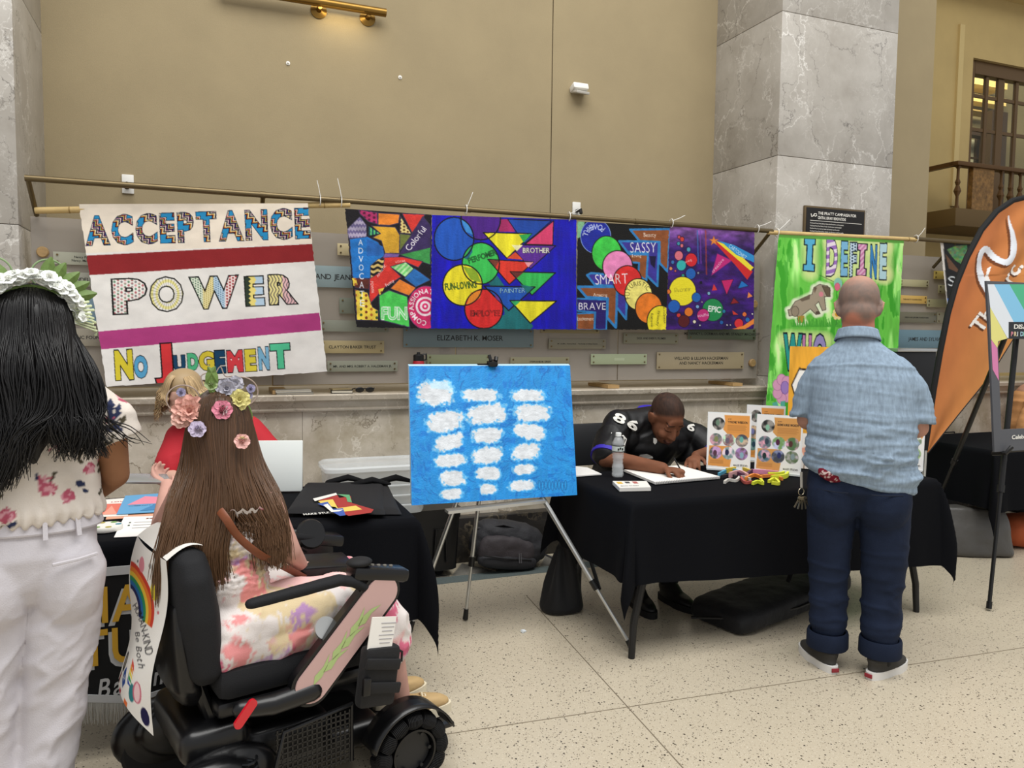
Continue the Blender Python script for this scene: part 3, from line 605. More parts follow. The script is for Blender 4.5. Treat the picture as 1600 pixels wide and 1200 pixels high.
A.circ((610, 770), (118, 130), '#d92f6b', line='#7b3a6a', lw=5)
for i, rr in enumerate((62, 48, 34, 20, 8)): A.circ((605, 765), (rr, rr*.95), '#f7e3ea' if i % 2 == 0 else '#d92f6b')
A.text('COMPASSIONATE', (0, 0), 30, '#fbeff2', width=318, arc=(612, 768, 82, 1.55, 1), off=.02)
for i, ch in enumerate('ADVOCATE'): A.text(ch, (170+i*1.5, 372+i*56), 40, '#e9eef5', width=30)
A.text('FUN', (325, 842), 72, '#7fe58a', width=160, line='#e8f6e6', lw=.05)
A.text('Colorful', (505, 412), 42, '#f0ecf2', ang=-.95, width=190)
A.text('POWER', (250, 610), 18, '#f3e3e0', ang=1.5, width=75); A.text('LOYAL', (415, 490), 14, '#f3e3e0', ang=-.12, width=65); A.text('Funny', (355, 645), 22, '#f3e3e0', ang=-.6, width=62); A.text('ARTISTIC', (300, 585), 16, '#f3e3e0', ang=-.95, width=95)
A.brush(.16, .03, .03, 4)
YT = (-.2, -.2, -.11, -.11)
tag(sheet('painted_canvas', A, zoomq(520, 300, 4.21, q, YT), M_paint, None, folds(.008, 21)), 'canvas of bright abstract shapes with ADVOCATE, Colorful and FUN, left of the blue one', 'painting')
# --- blue geometric canvas
q = [(651, 151), (1600, 183), (1600, 905), (645, 897)]
A = Art(280, 230, q, '#1a12b0'); K = '#0d0c16'
A.im[:] = np.stack([.07+.05*fbm(A.PX*.004, A.PY*.05, 3), .05+.05*fbm(A.PX*.004, A.PY*.05, 4), .55+.3*fbm(A.PX*.03, A.PY*.006, 5)], -1)
A.poly([(990, 560), (1060, 530), (1310, 880), (1290, 905), (945, 905), (1000, 880), (1120, 800), (1110, 720)], '#1d6f73')
A.circ((965, 180), (128, 132), '#4c1f86', line=K, lw=7); A.circ((793, 306), (126, 138), '#1e57bd', line=K, lw=7); A.poly([(840, 185), (880, 200), (915, 280), (870, 260)], '#3f8fd8')
A.circ((965, 465), (120, 135), '#3cc356', line=K, lw=8); A.circ((848, 607), (126, 135), '#efe02c', line=K, lw=8); A.poly([(850, 485), (930, 500), (968, 590), (900, 570)], '#8dac2a'); A.poly([(858, 430), (910, 345), (910, 390), (880, 440)], '#1d6b86')
A.circ((985, 765), (124, 132), '#dc2d2c', line=K, lw=8); A.poly([(870, 745), (900, 655), (970, 640), (960, 690), (900, 735)], '#ef8f2e')
A.poly([(1090, 180), (1140, 180), (1190, 260), (1080, 260)], '#a62a63'); A.poly([(1140, 180), (1430, 190), (1330, 275), (1250, 335), (1200, 265)], '#1d49a8', line=K, lw=5)
A.poly([(1445, 190), (1440, 345), (1255, 340)], '#d9416f', line=K, lw=6); A.poly([(1150, 340), (1460, 350), (1290, 500)], '#5b2a94', line=K, lw=6)
A.poly([(980, 265), (1300, 272), (1135, 432)], '#efe32e', line=K, lw=7); A.poly([(1300, 272), (1245, 330), (1215, 280)], '#2fa84e'); A.poly([(1165, 345), (1240, 345), (1200, 385)], '#f3eeb4')
A.poly([(1135, 432), (1190, 390), (1240, 440)], '#e1502c'); A.poly([(1010, 438), (1310, 455), (1150, 602)], '#df3a2b', line=K, lw=7); A.poly([(1015, 440), (1085, 445), (1060, 490)], '#7a3a2c'); A.poly([(1250, 455), (1310, 455), (1275, 490)], '#e79aa4')
A.poly([(1155, 518), (1460, 525), (1300, 672)], '#35b955', line=K, lw=7); A.poly([(1160, 520), (1245, 522), (1200, 560)], '#6b2f2a'); A.poly([(985, 612), (1320, 618), (1147, 775)], '#1d55b4', line=K, lw=8); A.poly([(1220, 600), (1310, 620), (1270, 660)], '#1d6f73')
A.poly([(1155, 708), (1465, 712), (1290, 860)], '#eee22b', line=K, lw=8); A.poly([(1160, 712), (1225, 712), (1190, 745)], '#36b264'); A.poly([(1060, 650), (1105, 730), (1060, 690)], '#6b3a92')
for c, r in (((965, 180), (128, 132)), ((793, 306), (126, 138)), ((965, 465), (120, 135)), ((848, 607), (126, 135)), ((985, 765), (124, 132))): A.line([(c[0]+r[0]*cos(a*pi/22), c[1]+r[1]*sin(a*pi/22)) for a in range(45)], 8, K)
A.text('BROTHER', (1240, 395), 32, '#d9d7cc', width=178, line='#15131c', off=.02); A.text('PERFOMER', (890, 465), 36, '#1c7a35', ang=-.32, width=190, line='#10140f', off=.0)
A.text('FUN-LOVING', (738, 640), 44, '#3f7f2a', ang=-.09, width=200, line='#12120c'); A.text('PAINTER', (1090, 660), 32, '#8fc4e8', ang=-.03, width=165, line='#0f1430'); A.text('EMPLOYEE', (900, 812), 38, '#c22a2a', width=190, line='#140c0c')
A.brush(.12, .06, .01, 6)
tag(sheet('painted_canvas', A, zoomq(520, 300, 4.21, q, YT), M_paint, None, folds(.006, 22)), 'deep blue canvas of circles and triangles with BROTHER, PAINTER and EMPLOYEE', 'painting')
# --- black SASSY canvas
q = [(103, 123), (783, 160), (752, 918), (98, 916)]
A = Art(175, 215, q, '#0d0c0d'); B = '#2f7fc0'; R = '#8c4f2a'; V = '#3d3596'
A.poly([(103, 120), (160, 125), (130, 240), (103, 250)], '#7fb58a'); A.circ((238, 235), (110, 125), '#1c2a9c', line='#7b9ad8', lw=5)
A.poly([(490, 185), (783, 180), (765, 495), (705, 430), (705, 275), (560, 270)], R, line=B, lw=16); A.poly([(410, 270), (700, 275), (690, 600), (610, 520), (620, 360), (470, 350)], V, line=B, lw=16); A.poly([(630, 380), (680, 380), (670, 470), (640, 440)], '#14103a')
A.poly([(440, 365), (620, 370), (608, 560), (550, 520), (555, 430), (490, 425)], R, line=B, lw=14)
A.poly([(175, 520), (205, 505), (390, 520), (465, 690), (460, 840), (380, 740), (360, 600), (230, 590)], V, line=B, lw=16)
A.poly([(105, 605), (395, 605), (385, 900), (320, 830), (325, 690), (170, 680)], R, line=B, lw=18); A.poly([(98, 690), (320, 700), (315, 918), (230, 918), (235, 790), (98, 780)], '#261a6a', line=B, lw=12); A.poly([(98, 800), (232, 795), (228, 918), (98, 918)], R, line=B, lw=12)
for c, r, col in (((318, 360), (108, 128), '#3fc94a'), ((398, 455), (110, 115), '#ec8bc0'), ((470, 562), (104, 112), '#dc2c2c'), ((550, 660), (100, 115), '#efe27a'), ((625, 760), (98, 112), '#e57a25'), ((712, 860), (100, 118), '#efdf2e')): A.circ(c, r, col, line='#17120f', lw=7)
A.text('POWERFUL', (0, 0), 42, '#c9d4f2', width=225, arc=(238, 240, 98, -.75, -1)); A.text('SASSY', (490, 355), 78, '#efeef3', width=190, off=-.01); A.text('Beauty', (588, 238), 30, '#e9dfd5', width=92); A.text('Loving', (505, 388), 22, '#e9dfd5', width=66)
A.text('SMART', (235, 590), 76, '#f2eef2', width=240, ang=-.04, off=-.01); A.text('Amazing', (220, 675), 24, '#ece2d6', width=102); A.text('BRAVE', (115, 772), 52, '#efeef3', width=195, off=-.005); A.text('Excitement', (104, 850), 26, '#ece2d6', width=120)
A.text('FUTURISTIC', (0, 0), 34, '#4a4622', width=205, arc=(552, 662, 66, 2.75, 1)); A.text('Kindness', (728, 752), 18, '#5a5420', ang=1.5, width=120); A.text('Friendly', (690, 780), 18, '#5a5420', ang=1.65, width=110); A.text('Romantic', (640, 800), 18, '#5a5420', ang=1.55, width=100)
A.brush(.14, .03, .03, 8)
tag(sheet('painted_canvas', A, zoomq(880, 320, 4.706, q, YT), M_paint, None, folds(.006, 23)), 'black canvas of coloured discs and arrows with SASSY, SMART and BRAVE', 'painting')
# --- purple galaxy canvas
q = [(783, 160), (1405, 188), (1398, 913), (752, 918)]
A = Art(165, 205, q, '#35206f'); n = fbm(A.PX*.02, A.PY*.035, 9, 4)[..., None]; n2 = fbm(A.PX*.005+4, A.PY*.012, 12, 3)[..., None]
A.im[:] = np.array([.16, .07, .33])*(.55+1.1*n) + np.array([.25, .05, .3])*np.clip(n2-.45, 0, 1); g = np.clip((330-A.PY)/170, 0, 1)[..., None]; A.im[:] = A.im*(1-g*.6)+np.array([.82, .58, .85])*g*.6*(.5+n)
for x, c in ((985, '#3a78c0'), (1005, '#7a3fae'), (1045, '#b6452f')): A.line([(x, 190), (x+6, 420 if x < 1040 else 500)], 10, c, .6)
for x, y, r, c in ((852, 235, 12, '#c94a5a'), (874, 250, 16, '#cf3f35'), (848, 280, 13, '#3f8fa8'), (872, 295, 13, '#d96f7a'), (850, 365, 32, '#d9707f'), (940, 396, 45, '#cf2530'), (868, 435, 36, '#32b0b0'), (921, 322, 16, '#4aa0b8'), (806, 412, 14, '#3a6fb0'), (792, 458, 13, '#d98a5a'), (936, 495, 38, '#1f5fb2'), (880, 510, 13, '#2f9a8a'), (876, 625, 100, '#eee02c'), (977, 670, 34, '#1f62b2'), (815, 738, 45, '#1f5fb8'), (776, 627, 16, '#e0752e'), (922, 780, 32, '#e57a28'), (850, 805, 16, '#d23b36'), (888, 850, 44, '#5a1a20'), (1097, 765, 80, '#1f8a4e'), (1027, 805, 46, '#c32f7a'), (1178, 775, 14, '#1f7a9a'), (1160, 860, 15, '#1f5fa8'), (1286, 868, 34, '#d9303a'), (1328, 798, 17, '#e0703a'), (985, 740, 14, '#7fa8d8'), (1068, 640, 13, '#7fb0d0'), (1350, 840, 18, '#2a6ab8'), (965, 855, 13, '#efe6c8'), (990, 490, 9, '#8a8fa0'), (825, 475, 9, '#c95a5a'), (1010, 560, 9, '#101020'), (1200, 880, 7, '#f0eef0'), (1225, 880, 6, '#f0eef0'), (1385, 795, 7, '#f0eef0'), (1005, 882, 7, '#e6e6ea'), (1018, 705, 6, '#e6e6ea')): A.circ((x, y), (r*.97, r*1.08), c, line='#140a2a', lw=4)
A.poly([(1130, 350), (1240, 400), (1085, 510)], '#c0267a', line='#5a1f6a', lw=4); A.poly([(1160, 545), (1250, 535), (1200, 650)], '#c6246a', line='#3a1030', lw=4); A.poly([(1280, 605), (1308, 545), (1362, 585)], '#1f72c4', line='#14204a', lw=4); A.poly([(1090, 620), (1105, 570), (1130, 615)], '#d83a3a'); A.poly([(1225, 720), (1250, 672), (1292, 712)], '#8a1f2a', line='#2a0a10', lw=4); A.poly([(1350, 675), (1358, 630), (1388, 662)], '#e88a4a'); A.poly([(1245, 800), (1240, 768), (1282, 800)], '#cf3a2a')
A.poly([(1100, 262), (1215, 290), (1390, 480), (1350, 540), (1260, 430)], '#cf2a2c'); A.poly([(1120, 262), (1230, 300), (1395, 450), (1375, 475), (1215, 340)], '#efdf3a'); A.poly([(1130, 258), (1250, 290), (1400, 365), (1400, 415), (1270, 360), (1180, 285)], '#2f8fd0')
A.poly([(1105+(34 if k % 2 == 0 else 13)*cos(k*pi/5-pi/2), 262+(34 if k % 2 == 0 else 13)*sin(k*pi/5-pi/2)) for k in range(10)], '#e98a3a', line='#b86a2a', lw=3)
A.poly([(1230, 913), (1320, 885), (1398, 830), (1398, 870), (1330, 913)], '#ef8a3c')
A.text('CARTOONIST', (1212, 305), 26, '#d8ecf8', ang=.62, width=150); A.text('creative', (1100, 490), 22, '#f0d0e4', ang=-.85, width=125); A.text('Illustrator', (815, 632), 34, '#6a6428', ang=-.08, width=122, shear=.3, off=-.01); A.text('EPIC', (1062, 775), 44, '#eef4ee', ang=.12, width=92, off=.02); A.text('soulful', (988, 818), 22, '#f2dcea', ang=-.1, width=80); A.text('loving', (898, 420), 16, '#f6e0e0', ang=-.4, width=50)
tag(sheet('painted_canvas', A, zoomq(880, 320, 4.706, q, YT), M_paint, None, folds(.006, 24)), 'purple galaxy canvas with planets, a comet and the words CARTOONIST and EPIC', 'painting')
# --- green I DEFINE banner
q = [(105, 62), (885, 105), (815, 1290), (12, 1250)]
A = Art(240, 350, q, '#6cc24a'); n = fbm(A.PX*.03, A.PY*.006, 31, 4)[..., None]; A.im[:] = np.where(n > .56, np.array([.27, .66, .2]), np.array([.42, .78, .3])*(.85+.35*n)); n2 = fbm(A.PX*.02, A.PY*.004, 35, 3)[..., None]; A.im += np.clip(n2-.55, 0, .3)*np.array([1.6, 1.2, 1.4])
def halo(pts, r, c='#e9efa9', al=.10):
    for i in range(8): A.line(pts, r*(1-i*.09), c, al*1.8)
halo([(290, 110), (290, 290)], 130); halo([(420, 120), (420, 290), (760, 310), (760, 140), (420, 120)], 130); halo([(560, 210), (700, 220)], 150); halo([(150, 700), (380, 710)], 130)
for ch, p, w, h, c in (('I', (262, 285), 52, 195, '#5ab0d6'), ('D', (388, 300), 72, 200, lambda X, Y: np.where((tri((Y+.25*X)/46.) < .5)[..., None], np.array([.62, .45, .75]), np.array([.93, .88, .92]))), ('E', (478, 302), 42, 185, '#7fb9dd'), ('F', (533, 305), 42, 180, dots('#c7dcea', ['#1f3550'], 18)), ('I', (588, 312), 48, 190, lambda X, Y: np.where((tri((Y+X)/30.) < .5)[..., None], np.array([.8, .5, .68]), np.array([.9, .72, .82]))), ('N', (662, 318), 46, 180, '#3f86c4'), ('E', (725, 322), 46, 190, '#b9dce6')):
    if ch == 'I':
        x0, y0 = p; x1 = x0+w; A.poly([(x0-6, y0-h), (x1+8, y0-h+3), (x1+6, y0-h+38), (x1-8, y0-h+40), (x1-12, y0-42), (x1+2, y0-40), (x1, y0+3), (x0-14, y0-2), (x0-12, y0-40), (x0+4, y0-40), (x0+10, y0-h+40), (x0-6, y0-h+38)], c, line='#16202a', lw=7)
    else: A.text(ch, (p[0]+2, p[1]), h, c, ang=.02, width=w*.82, off=.045, line='#16202a', lw=.03)
for ch, p, w, h, c in (('W', (135, 880), 95, 200, '#2f9a94'), ('H', (245, 885), 45, 200, '#c07fae'), ('O', (310, 885), 70, 200, '#9a8fc4')): A.text(ch, p, h, c, ang=.02, width=w, off=.05, line='#16202a', lw=.04)
dog = [(170, 520), (200, 470), (300, 425), (310, 385), (345, 365), (395, 375), (412, 400), (408, 440), (375, 440), (385, 520), (362, 525), (340, 470), (320, 490), (350, 545), (325, 550), (290, 515), (240, 555), (255, 600), (220, 600), (215, 560), (185, 555), (165, 560), (158, 520)]
for i in range(6): A.line(dog+[dog[0]], 46-7*i, '#eef3d8', .25)
A.poly(dog, '#a79a86', line='#4b4238', lw=4); A.poly([(225, 455), (290, 425), (285, 455), (240, 470)], '#6f6252'); A.poly([(360, 375), (410, 385), (412, 440), (392, 440)], '#6b5d4c', line='#3f362e', lw=3); A.poly([(310, 380), (330, 385), (315, 420)], '#6b5d4c'); A.circ((355, 425), (14, 16), '#d98a96'); A.circ((335, 538), (14, 10), '#5a4d42'); A.circ((200, 530), (22, 32), '#978a76', line='#4b4238', lw=3); A.poly([(215, 560), (255, 555), (255, 600), (220, 600)], '#b08f3c')
for k in range(60): x = 180+k*5.6; A.line([(x, 625), (x+rng.uniform(-8, 8), 625-rng.uniform(20, 60))], 5, '#4aa63a')
A.line([(345, 310), (440, 352)], 3, '#4a5a3a'); A.circ((460, 360), (26, 34), '#8cc8b8'); A.circ((456, 380), (17, 24), '#e0708a', line='#b04a68', lw=2)
for k in range(6): A.circ((455+20*cos(k), 548+22*sin(k)), (13, 14), '#efdc9a')
A.circ((455, 548), (13, 14), '#e0a030'); A.line([(455, 575), (450, 615)], 4, '#3a7a3a'); A.circ((488, 560), (10, 18), '#a05aa0'); A.line([(488, 575), (488, 615)], 6, '#3f7fb0')
for k in range(7): A.circ((125+36*cos(k*.9), 1020+62*sin(k*.9)), (28, 36), '#dfa3c4', line='#b0709a', lw=3)
A.circ((137, 1010), (24, 42), '#a583c8', line='#6a4a9a', lw=3); A.poly([(60, 1110), (90, 1100), (100, 1140), (70, 1145)], '#5ab0a0'); A.poly([(110, 1100), (138, 1095), (135, 1140), (110, 1140)], '#5ab0a0')
A.poly([(105, 55), (885, 100), (884, 122), (104, 84)], '#5f9f45')
tag(sheet('green_banner', A, zoomq(1190, 350, 4, q, (-.205, -.205, -.13, -.13)), M_canvas, None, folds(.012, 41)), 'green painted cloth banner with I DEFINE and a brown dog, behind the standing man', 'banner')
p, r_ = at(1200, 363, y=-.2), at(1433, 374.5, y=-.2)
rod = T('bamboo_rod', 'bamboo rod through the top hem of the green banner', 'rod', p); obj('cane', MB().tube([p, r_], .0165, 12), M_bamboo, rod, world=True); obj('node', MB().tube([p+(r_-p)*.93, p+(r_-p)*.935], .018, 12), mat('bamboo_node', '#9b7f4b', .6), rod, world=True)
# --- dark canvas half hidden by the feather flag
q = [(530, 105), (1260, 135), (1260, 820), (600, 735)]
A = Art(90, 110, q, '#0e0f12'); A.poly([(530, 100), (560, 105), (606, 735), (596, 740)], '#e4e0da'); A.poly([(590, 190), (660, 150), (760, 140), (770, 210), (720, 330), (660, 290)], lambda X, Y: np.stack([.12+.5*fbm(X*.05, Y*.05, 3), .3+.5*fbm(X*.05, Y*.05, 5), .2+.3*fbm(X*.05, Y*.05, 7)], -1)); A.poly([(580, 230), (690, 380), (680, 405), (610, 370)], '#6b4a33'); A.text('S', (605, 530), 90, '#dfe6ea', width=60); A.text('T', (690, 540), 90, '#dfe6ea', width=60); A.poly([(600, 640), (720, 660), (740, 800), (610, 760)], '#1f4fa0'); A.circ((900, 400), 120, '#1f6a6a')
tag(sheet('painted_canvas', A, zoomq(1380, 360, 6, q, (-.19, -.19, -.12, -.12)), M_paint, None, folds(.006, 43)), 'dark canvas with a shimmering green shape, half hidden behind the orange flag', 'painting')
# zip ties on the rails
Mz = mat('white_nylon', '#e6e4df', .4)
ZT = ['white zip tie above the right top corner of the slogan banner, left of a pair', 'white zip tie at the rail just left of the abstract canvas', 'white zip tie at the middle top of the deep blue canvas', 'white zip tie at the joint of blue and black canvases', 'white zip tie where the black and purple canvases meet', 'white zip tie at the right top corner of the purple canvas', 'white zip tie at the left top corner of the green banner', 'white zip tie at the right top corner of the green banner']
for px, dx, dz in ((500, -.02, .10), (533, -.025, .12), (728, .035, .10), (889, .07, .05), (1049, .09, .05), (1183, .10, .05), (1214, .09, .09), (1431, .06, .08)):
    c = at(px, 305+(px-410)*.0665 if px < 1210 else (362 if px < 1300 else 372), y=RY)
    mb = MB().tube([(c.x+.0, c.y+.0235*cos(a), c.z-.006+.030*sin(a)) for a in [2*pi*k/14 for k in range(15)]], .003, 5).tube([(c.x, c.y-.022, c.z+.01), (c.x+dx*.5, c.y-.03, c.z+dz*.55), (c.x+dx, c.y-.03, c.z+dz)], .0022, 5)
    tag(obj('zip_tie', mb, Mz), ZT.pop(0), 'zip tie', 'zip ties on the rails')
# --- feather flag
from bisect import bisect
def interp(P, t):
    P = np.array(P, float); L = np.r_[0, np.cumsum(np.hypot(*np.diff(P, axis=0).T))]; L /= L[-1]; return np.stack([np.interp(t, L, P[:, 0]), np.interp(t, L, P[:, 1])], -1)
Lc = [(1449, 706), (1453, 672), (1462, 610), (1472, 552), (1484, 492), (1497, 446), (1514, 404), (1536, 362), (1560, 333), (1585, 316), (1615, 309), (1645, 313)]
Rc = [(1450, 708), (1500, 645), (1548, 586), (1600, 503), (1635, 440), (1655, 390), (1662, 350), (1655, 325), (1646, 314)]
q = [(1440, 300), (1680, 300), (1680, 715), (1440, 715)]; FYF = -1.0
A = Art(330, 560, q, '#c9712f'); t = np.clip((A.PX-1450)/200+(A.PY-420)/500, 0, 1)[..., None]; A.im[:] = np.array([.70, .37, .22])*(1-t)+np.array([.80, .56, .30])*t; A.im *= (.94+.12*fbm(A.PX*.05, A.PY*.02, 2))[..., None]
def cat_(P, k=5):
    P = [np.array(p) for p in P]; n = len(P); Q = []
    for i in range((n-1)*k+1):
        f = i/k; j = min(int(f), n-2); t = f-j; a, b, c, d = P[max(j-1, 0)], P[j], P[j+1], P[min(j+2, n-1)]; Q.append(.5*((2*b)+(c-a)*t+(2*a-5*b+4*c-d)*t*t+(3*b-a-3*c+d)*t**3))
    return Q
z6 = lambda P: [(1380+x/6, 360+y/6) for x, y in P]
sn = [tuple(v)[:2] for v in cat_(z6([(1185, -140), (1192, -40), (1205, 60), (1208, 150), (1185, 250), (1140, 300), (1090, 290), (1045, 240), (1000, 190), (955, 175), (918, 215), (908, 290), (920, 400), (950, 500), (985, 590)]))]
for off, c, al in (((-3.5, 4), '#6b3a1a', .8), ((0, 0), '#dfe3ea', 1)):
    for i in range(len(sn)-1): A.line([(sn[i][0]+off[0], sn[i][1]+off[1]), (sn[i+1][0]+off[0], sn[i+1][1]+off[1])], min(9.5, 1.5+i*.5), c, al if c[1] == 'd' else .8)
A.poly(z6([(1020, 330), (985, 360), (960, 440), (965, 520), (990, 590), (1000, 480), (985, 420)]), '#e9e6e2')
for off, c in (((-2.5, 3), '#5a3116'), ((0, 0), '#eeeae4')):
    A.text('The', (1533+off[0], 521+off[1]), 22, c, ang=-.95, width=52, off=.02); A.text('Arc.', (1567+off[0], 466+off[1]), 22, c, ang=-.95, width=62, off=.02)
ff = T('feather_flag', 'tall orange feather flag with a white swirl and lettering, behind the sign easel', 'flag', at(1449, 706, y=FYF))
nu, nv = 180, 360; u = np.linspace(0, 1, nu); tv = np.linspace(0, 1, nv); PL_, PR_ = interp(Lc, tv), interp(Rc, tv); G = PL_[:, None, :]*(1-u)[None, :, None]+PR_[:, None, :]*u[None, :, None]
vs = []; cl = []
for j in range(nv):
    for i in range(nu):
        px, py = G[j, i]; p = at(px, py, y=FYF); k = u[i]*(1-u[i])*4
        p.y += .02*k*sin(px*.11+py*.05)*(.4+.6*sin(py*.02)) - .006*k*sin((px*.7+py)*.13)*(py < 430)
        vs.append(tuple(p)); cl.append((px, py))
mb = MB(); mb.v = vs; mb.f = [(j*nu+i, j*nu+i+1, (j+1)*nu+i+1, (j+1)*nu+i) for j in range(nv-1) for i in range(nu-1)]
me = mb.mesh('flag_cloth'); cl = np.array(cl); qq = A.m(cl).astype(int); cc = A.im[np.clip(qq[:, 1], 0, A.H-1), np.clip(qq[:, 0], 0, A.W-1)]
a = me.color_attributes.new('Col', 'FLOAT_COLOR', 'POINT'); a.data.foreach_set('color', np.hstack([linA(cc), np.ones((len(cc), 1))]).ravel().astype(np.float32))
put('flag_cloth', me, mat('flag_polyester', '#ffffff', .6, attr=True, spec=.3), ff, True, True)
pl = [at(x-3.0, y-2.5, y=FYF+.012) for x, y in Lc]; pb = at(1449, 706, y=FYF); 
obj('pole_sleeve', MB().tube([p+Vector((0, 0, 0)) for p in pl], [.016]+[.02]*10+[.012], 10), M_blackm, ff, world=True)
obj('edge_hem', MB().tube([at(x, y, y=FYF) for x, y in Rc[:7]], .004, 6), M_blackm, ff, world=True)
obj('pole', MB().tube([pl[0], (pl[0].x-.01, FYF+.012, .05)], .012, 10), M_steel, ff, world=True)
obj('base', MB().box((pl[0].x-.01, FYF+.012, .03), (.34, .05, .02)).box((pl[0].x-.01, FYF+.012, .03), (.05, .34, .018)).lathe([(.03, 0), (.03, .09), (.016, .1)], 14, (pl[0].x-.01, FYF+.012, .02)).box((pl[0].x-.01, FYF+.012, .01), (.1, .06, .02)), M_blackm, ff, world=True)
# ------------------------------------------------------------------ tables and cloths
M_leg = mat('table_leg_black', '#141415', .45)
def drape(name, x0, x1, y0, y1, z, sk, seed, label, m=None, step=.022, cat='tablecloth'):
    # sk = skirts (left, right, front at left, front at right, back)
    L, W = x1-x0, y1-y0; xs = np.r_[np.linspace(-sk[0], 0, int(sk[0]/step)+2)[:-1], np.linspace(0, L, int(L/step)), np.linspace(L, L+sk[1], int(sk[1]/step)+2)[1:]]
    ts = np.r_[np.linspace(-1, 0, int(max(sk[2], sk[3])/step)+2)[:-1], np.linspace(0, 1, int(W/step)), np.linspace(1, 2, int(sk[4]/step)+2)[1:]]
    vs = []
    for t in ts:
        for a in xs:
            sf = sk[2]+(sk[3]-sk[2])*min(max(a/L, 0), 1); b = t*sf if t < 0 else (t*W if t <= 1 else W+(t-1)*sk[4])
            du = min(a, 0)+max(a-L, 0); dv = min(b, 0)+max(b-W, 0); px = x0+min(max(a, 0), L); py = y0+min(max(b, 0), W)
            if du == 0 and dv == 0:
                vs.append((px, py, z+.0035*(float(fbm(np.array(a*5.), np.array(b*5.), seed))-.5))); continue
            r = sqrt(du*du+dv*dv); ph = atan2(abs(dv), abs(du)); cx = math.copysign(cos(ph), du) if du else 0; cy = math.copysign(sin(ph), dv) if dv else 0
            al = (a if abs(dv) > abs(du) else b)
            edge = min(abs(a), abs(L-a)) if du == 0 else min(abs(b), abs(W-b))
            near = max(0, 1-edge/.35)
            fo = (.03+.05*near)*(sin(al*13+seed+1.5*sin(al*5))+.5*sin(al*29+seed*2))*min(1, r/.25)*(.6 if du and dv else 1)
            fla = .07+.34*sin(2*ph)**2*(1 if du and dv else 0)*(1-.72*min(1, r/.58))+fo*.55
            dn = r*sqrt(max(.05, 1-fla*fla)); rr = .012
            vs.append((px+cx*(r*fla+rr*min(1, r/.02)), py+cy*(r*fla+rr*min(1, r/.02)), z-dn+.004*min(1, r/.02)))
    nu, nv = len(xs), len(ts); mb = MB(); mb.v = vs; mb.f = [(j*nu+i, j*nu+i+1, (j+1)*nu+i+1, (j+1)*nu+i) for j in range(nv-1) for i in range(nu-1)]
    o = obj(name, mb, m or M_cloth, None, True)
    return tag(o, label, cat)
def ftable(label, x0, x1, y0, y1, z):
    t = T('folding_table', label, 'table', ((x0+x1)/2, (y0+y1)/2, 0))
    obj('tabletop', bx(x0+.004, x1-.004, y0+.004, y1-.004, z-.045, z-.006, .012), mat('grey_tabletop', '#8d8c88', .5), t, world=True)
    for x, s in ((x0+.10, 1), (x1-.10, -1)):
        for y, q in ((y0+.07, -1), (y1-.07, 1)):
            obj('leg', MB().tube([(x+.10*s, y-.0*q, z-.05), (x+.02*s, y, z-.30), (x-.05*s, y+.01*q, .16), (x-.06*s, y+.015*q, 0)], [.018, .02, .018, .016], 10), M_leg, t, world=True)
        obj('crossbar', MB().tube([(x+.02*s, y0+.07, z-.34), (x+.02*s, y1-.07, z-.34)], .012, 8), M_leg, t, world=True)
    return t
TX0, TX1, TY0, TY1 = 1.80, 3.68, -1.84, -1.08; TZ = .75
ftable('folding table under the black cloth where the seated man writes', TX0, TX1, TY0, TY1, TZ-.006)
drape('black_tablecloth', TX0, TX1, TY0, TY1, TZ, (.37, .40, .37, .47, .30), 1, 'black tablecloth with hanging corners on the table where the seated man writes')
LX0, LX1, LY0, LY1 = -1.05, .80, -1.80, -1.0
ftable('folding table under the black cloth at the wheelchair, with the fringed pennant', LX0, LX1, LY0, LY1, TZ-.006)
drape('black_tablecloth', LX0, LX1, LY0, LY1, TZ, (.40, .40, .42, .42, .34), 4, 'black tablecloth on the table in front of the wheelchair')
ftable('folding table under the black cloth at the right edge behind the sign', 4.98, 6.8, -1.20, -.44, TZ-.006)
drape('black_tablecloth', 4.98, 6.8, -1.20, -.44, TZ, (.40, .4, .42, .42, .3), 7, 'black tablecloth on the table behind the sign easel at the right')
# fringed pennant on the left table
PY = -1.89
pn = T('fringed_pennant', 'black felt pennant with gold block letters and grey fringe on the left table front', 'pennant', (-.23, PY, .2))
x0, x1 = -.54, .08; zt = .685; xm = (x0+x1)/2; zs, zb_ = .255, .195
poly = [(x0, zt), (x0, zs), (xm, zb_), (x1, zs), (x1, zt)]
MX = Matrix.Translation((0, PY, 0)) @ Matrix.Rotation(radians(90), 4, 'X')
obj('felt', MB().prism(poly, .004, MX), mat('black_felt', '#0c0c0d', .95), pn, False, world=True)
Mgr = mat('grey_trim', '#b9babb', .7); Mgo = mat('gold_felt', '#c99b2c', .8)
obj('top_band', bx(x0, x1, PY-.008, PY-.004, zt-.03, zt), Mgr, pn, world=True)
for p, q in zip(poly[1:3], poly[2:4]):
    d = Vector((q[0]-p[0], 0, q[1]-p[1])); obj('hem_band', MB().box(((p[0]+q[0])/2, PY-.006, (p[1]+q[1])/2), (d.length+.01, .005, .026), (0, -atan2(d.z, d.x), 0)), Mgr, pn, world=True)
mb = MB(); n = 230
for i in range(n):
    f = i/(n-1); x = x0+(x1-x0)*f; z = zs+(zb_-zs)*min(1, 2*f, 2-2*f); l = rng.uniform(.075, .10); dx = rng.uniform(-.006, .006)
    mb.tube([(x, PY-.006, z-.01), (x+dx*.4, PY-.009+rng.uniform(-.003, .003), z-l*.5), (x+dx, PY-.007, z-l)], [.0017, .0017, .001], 4)
obj('fringe', mb, mat('fringe_grey', '#a9a7a0', .8), pn, world=True, kind='stuff')
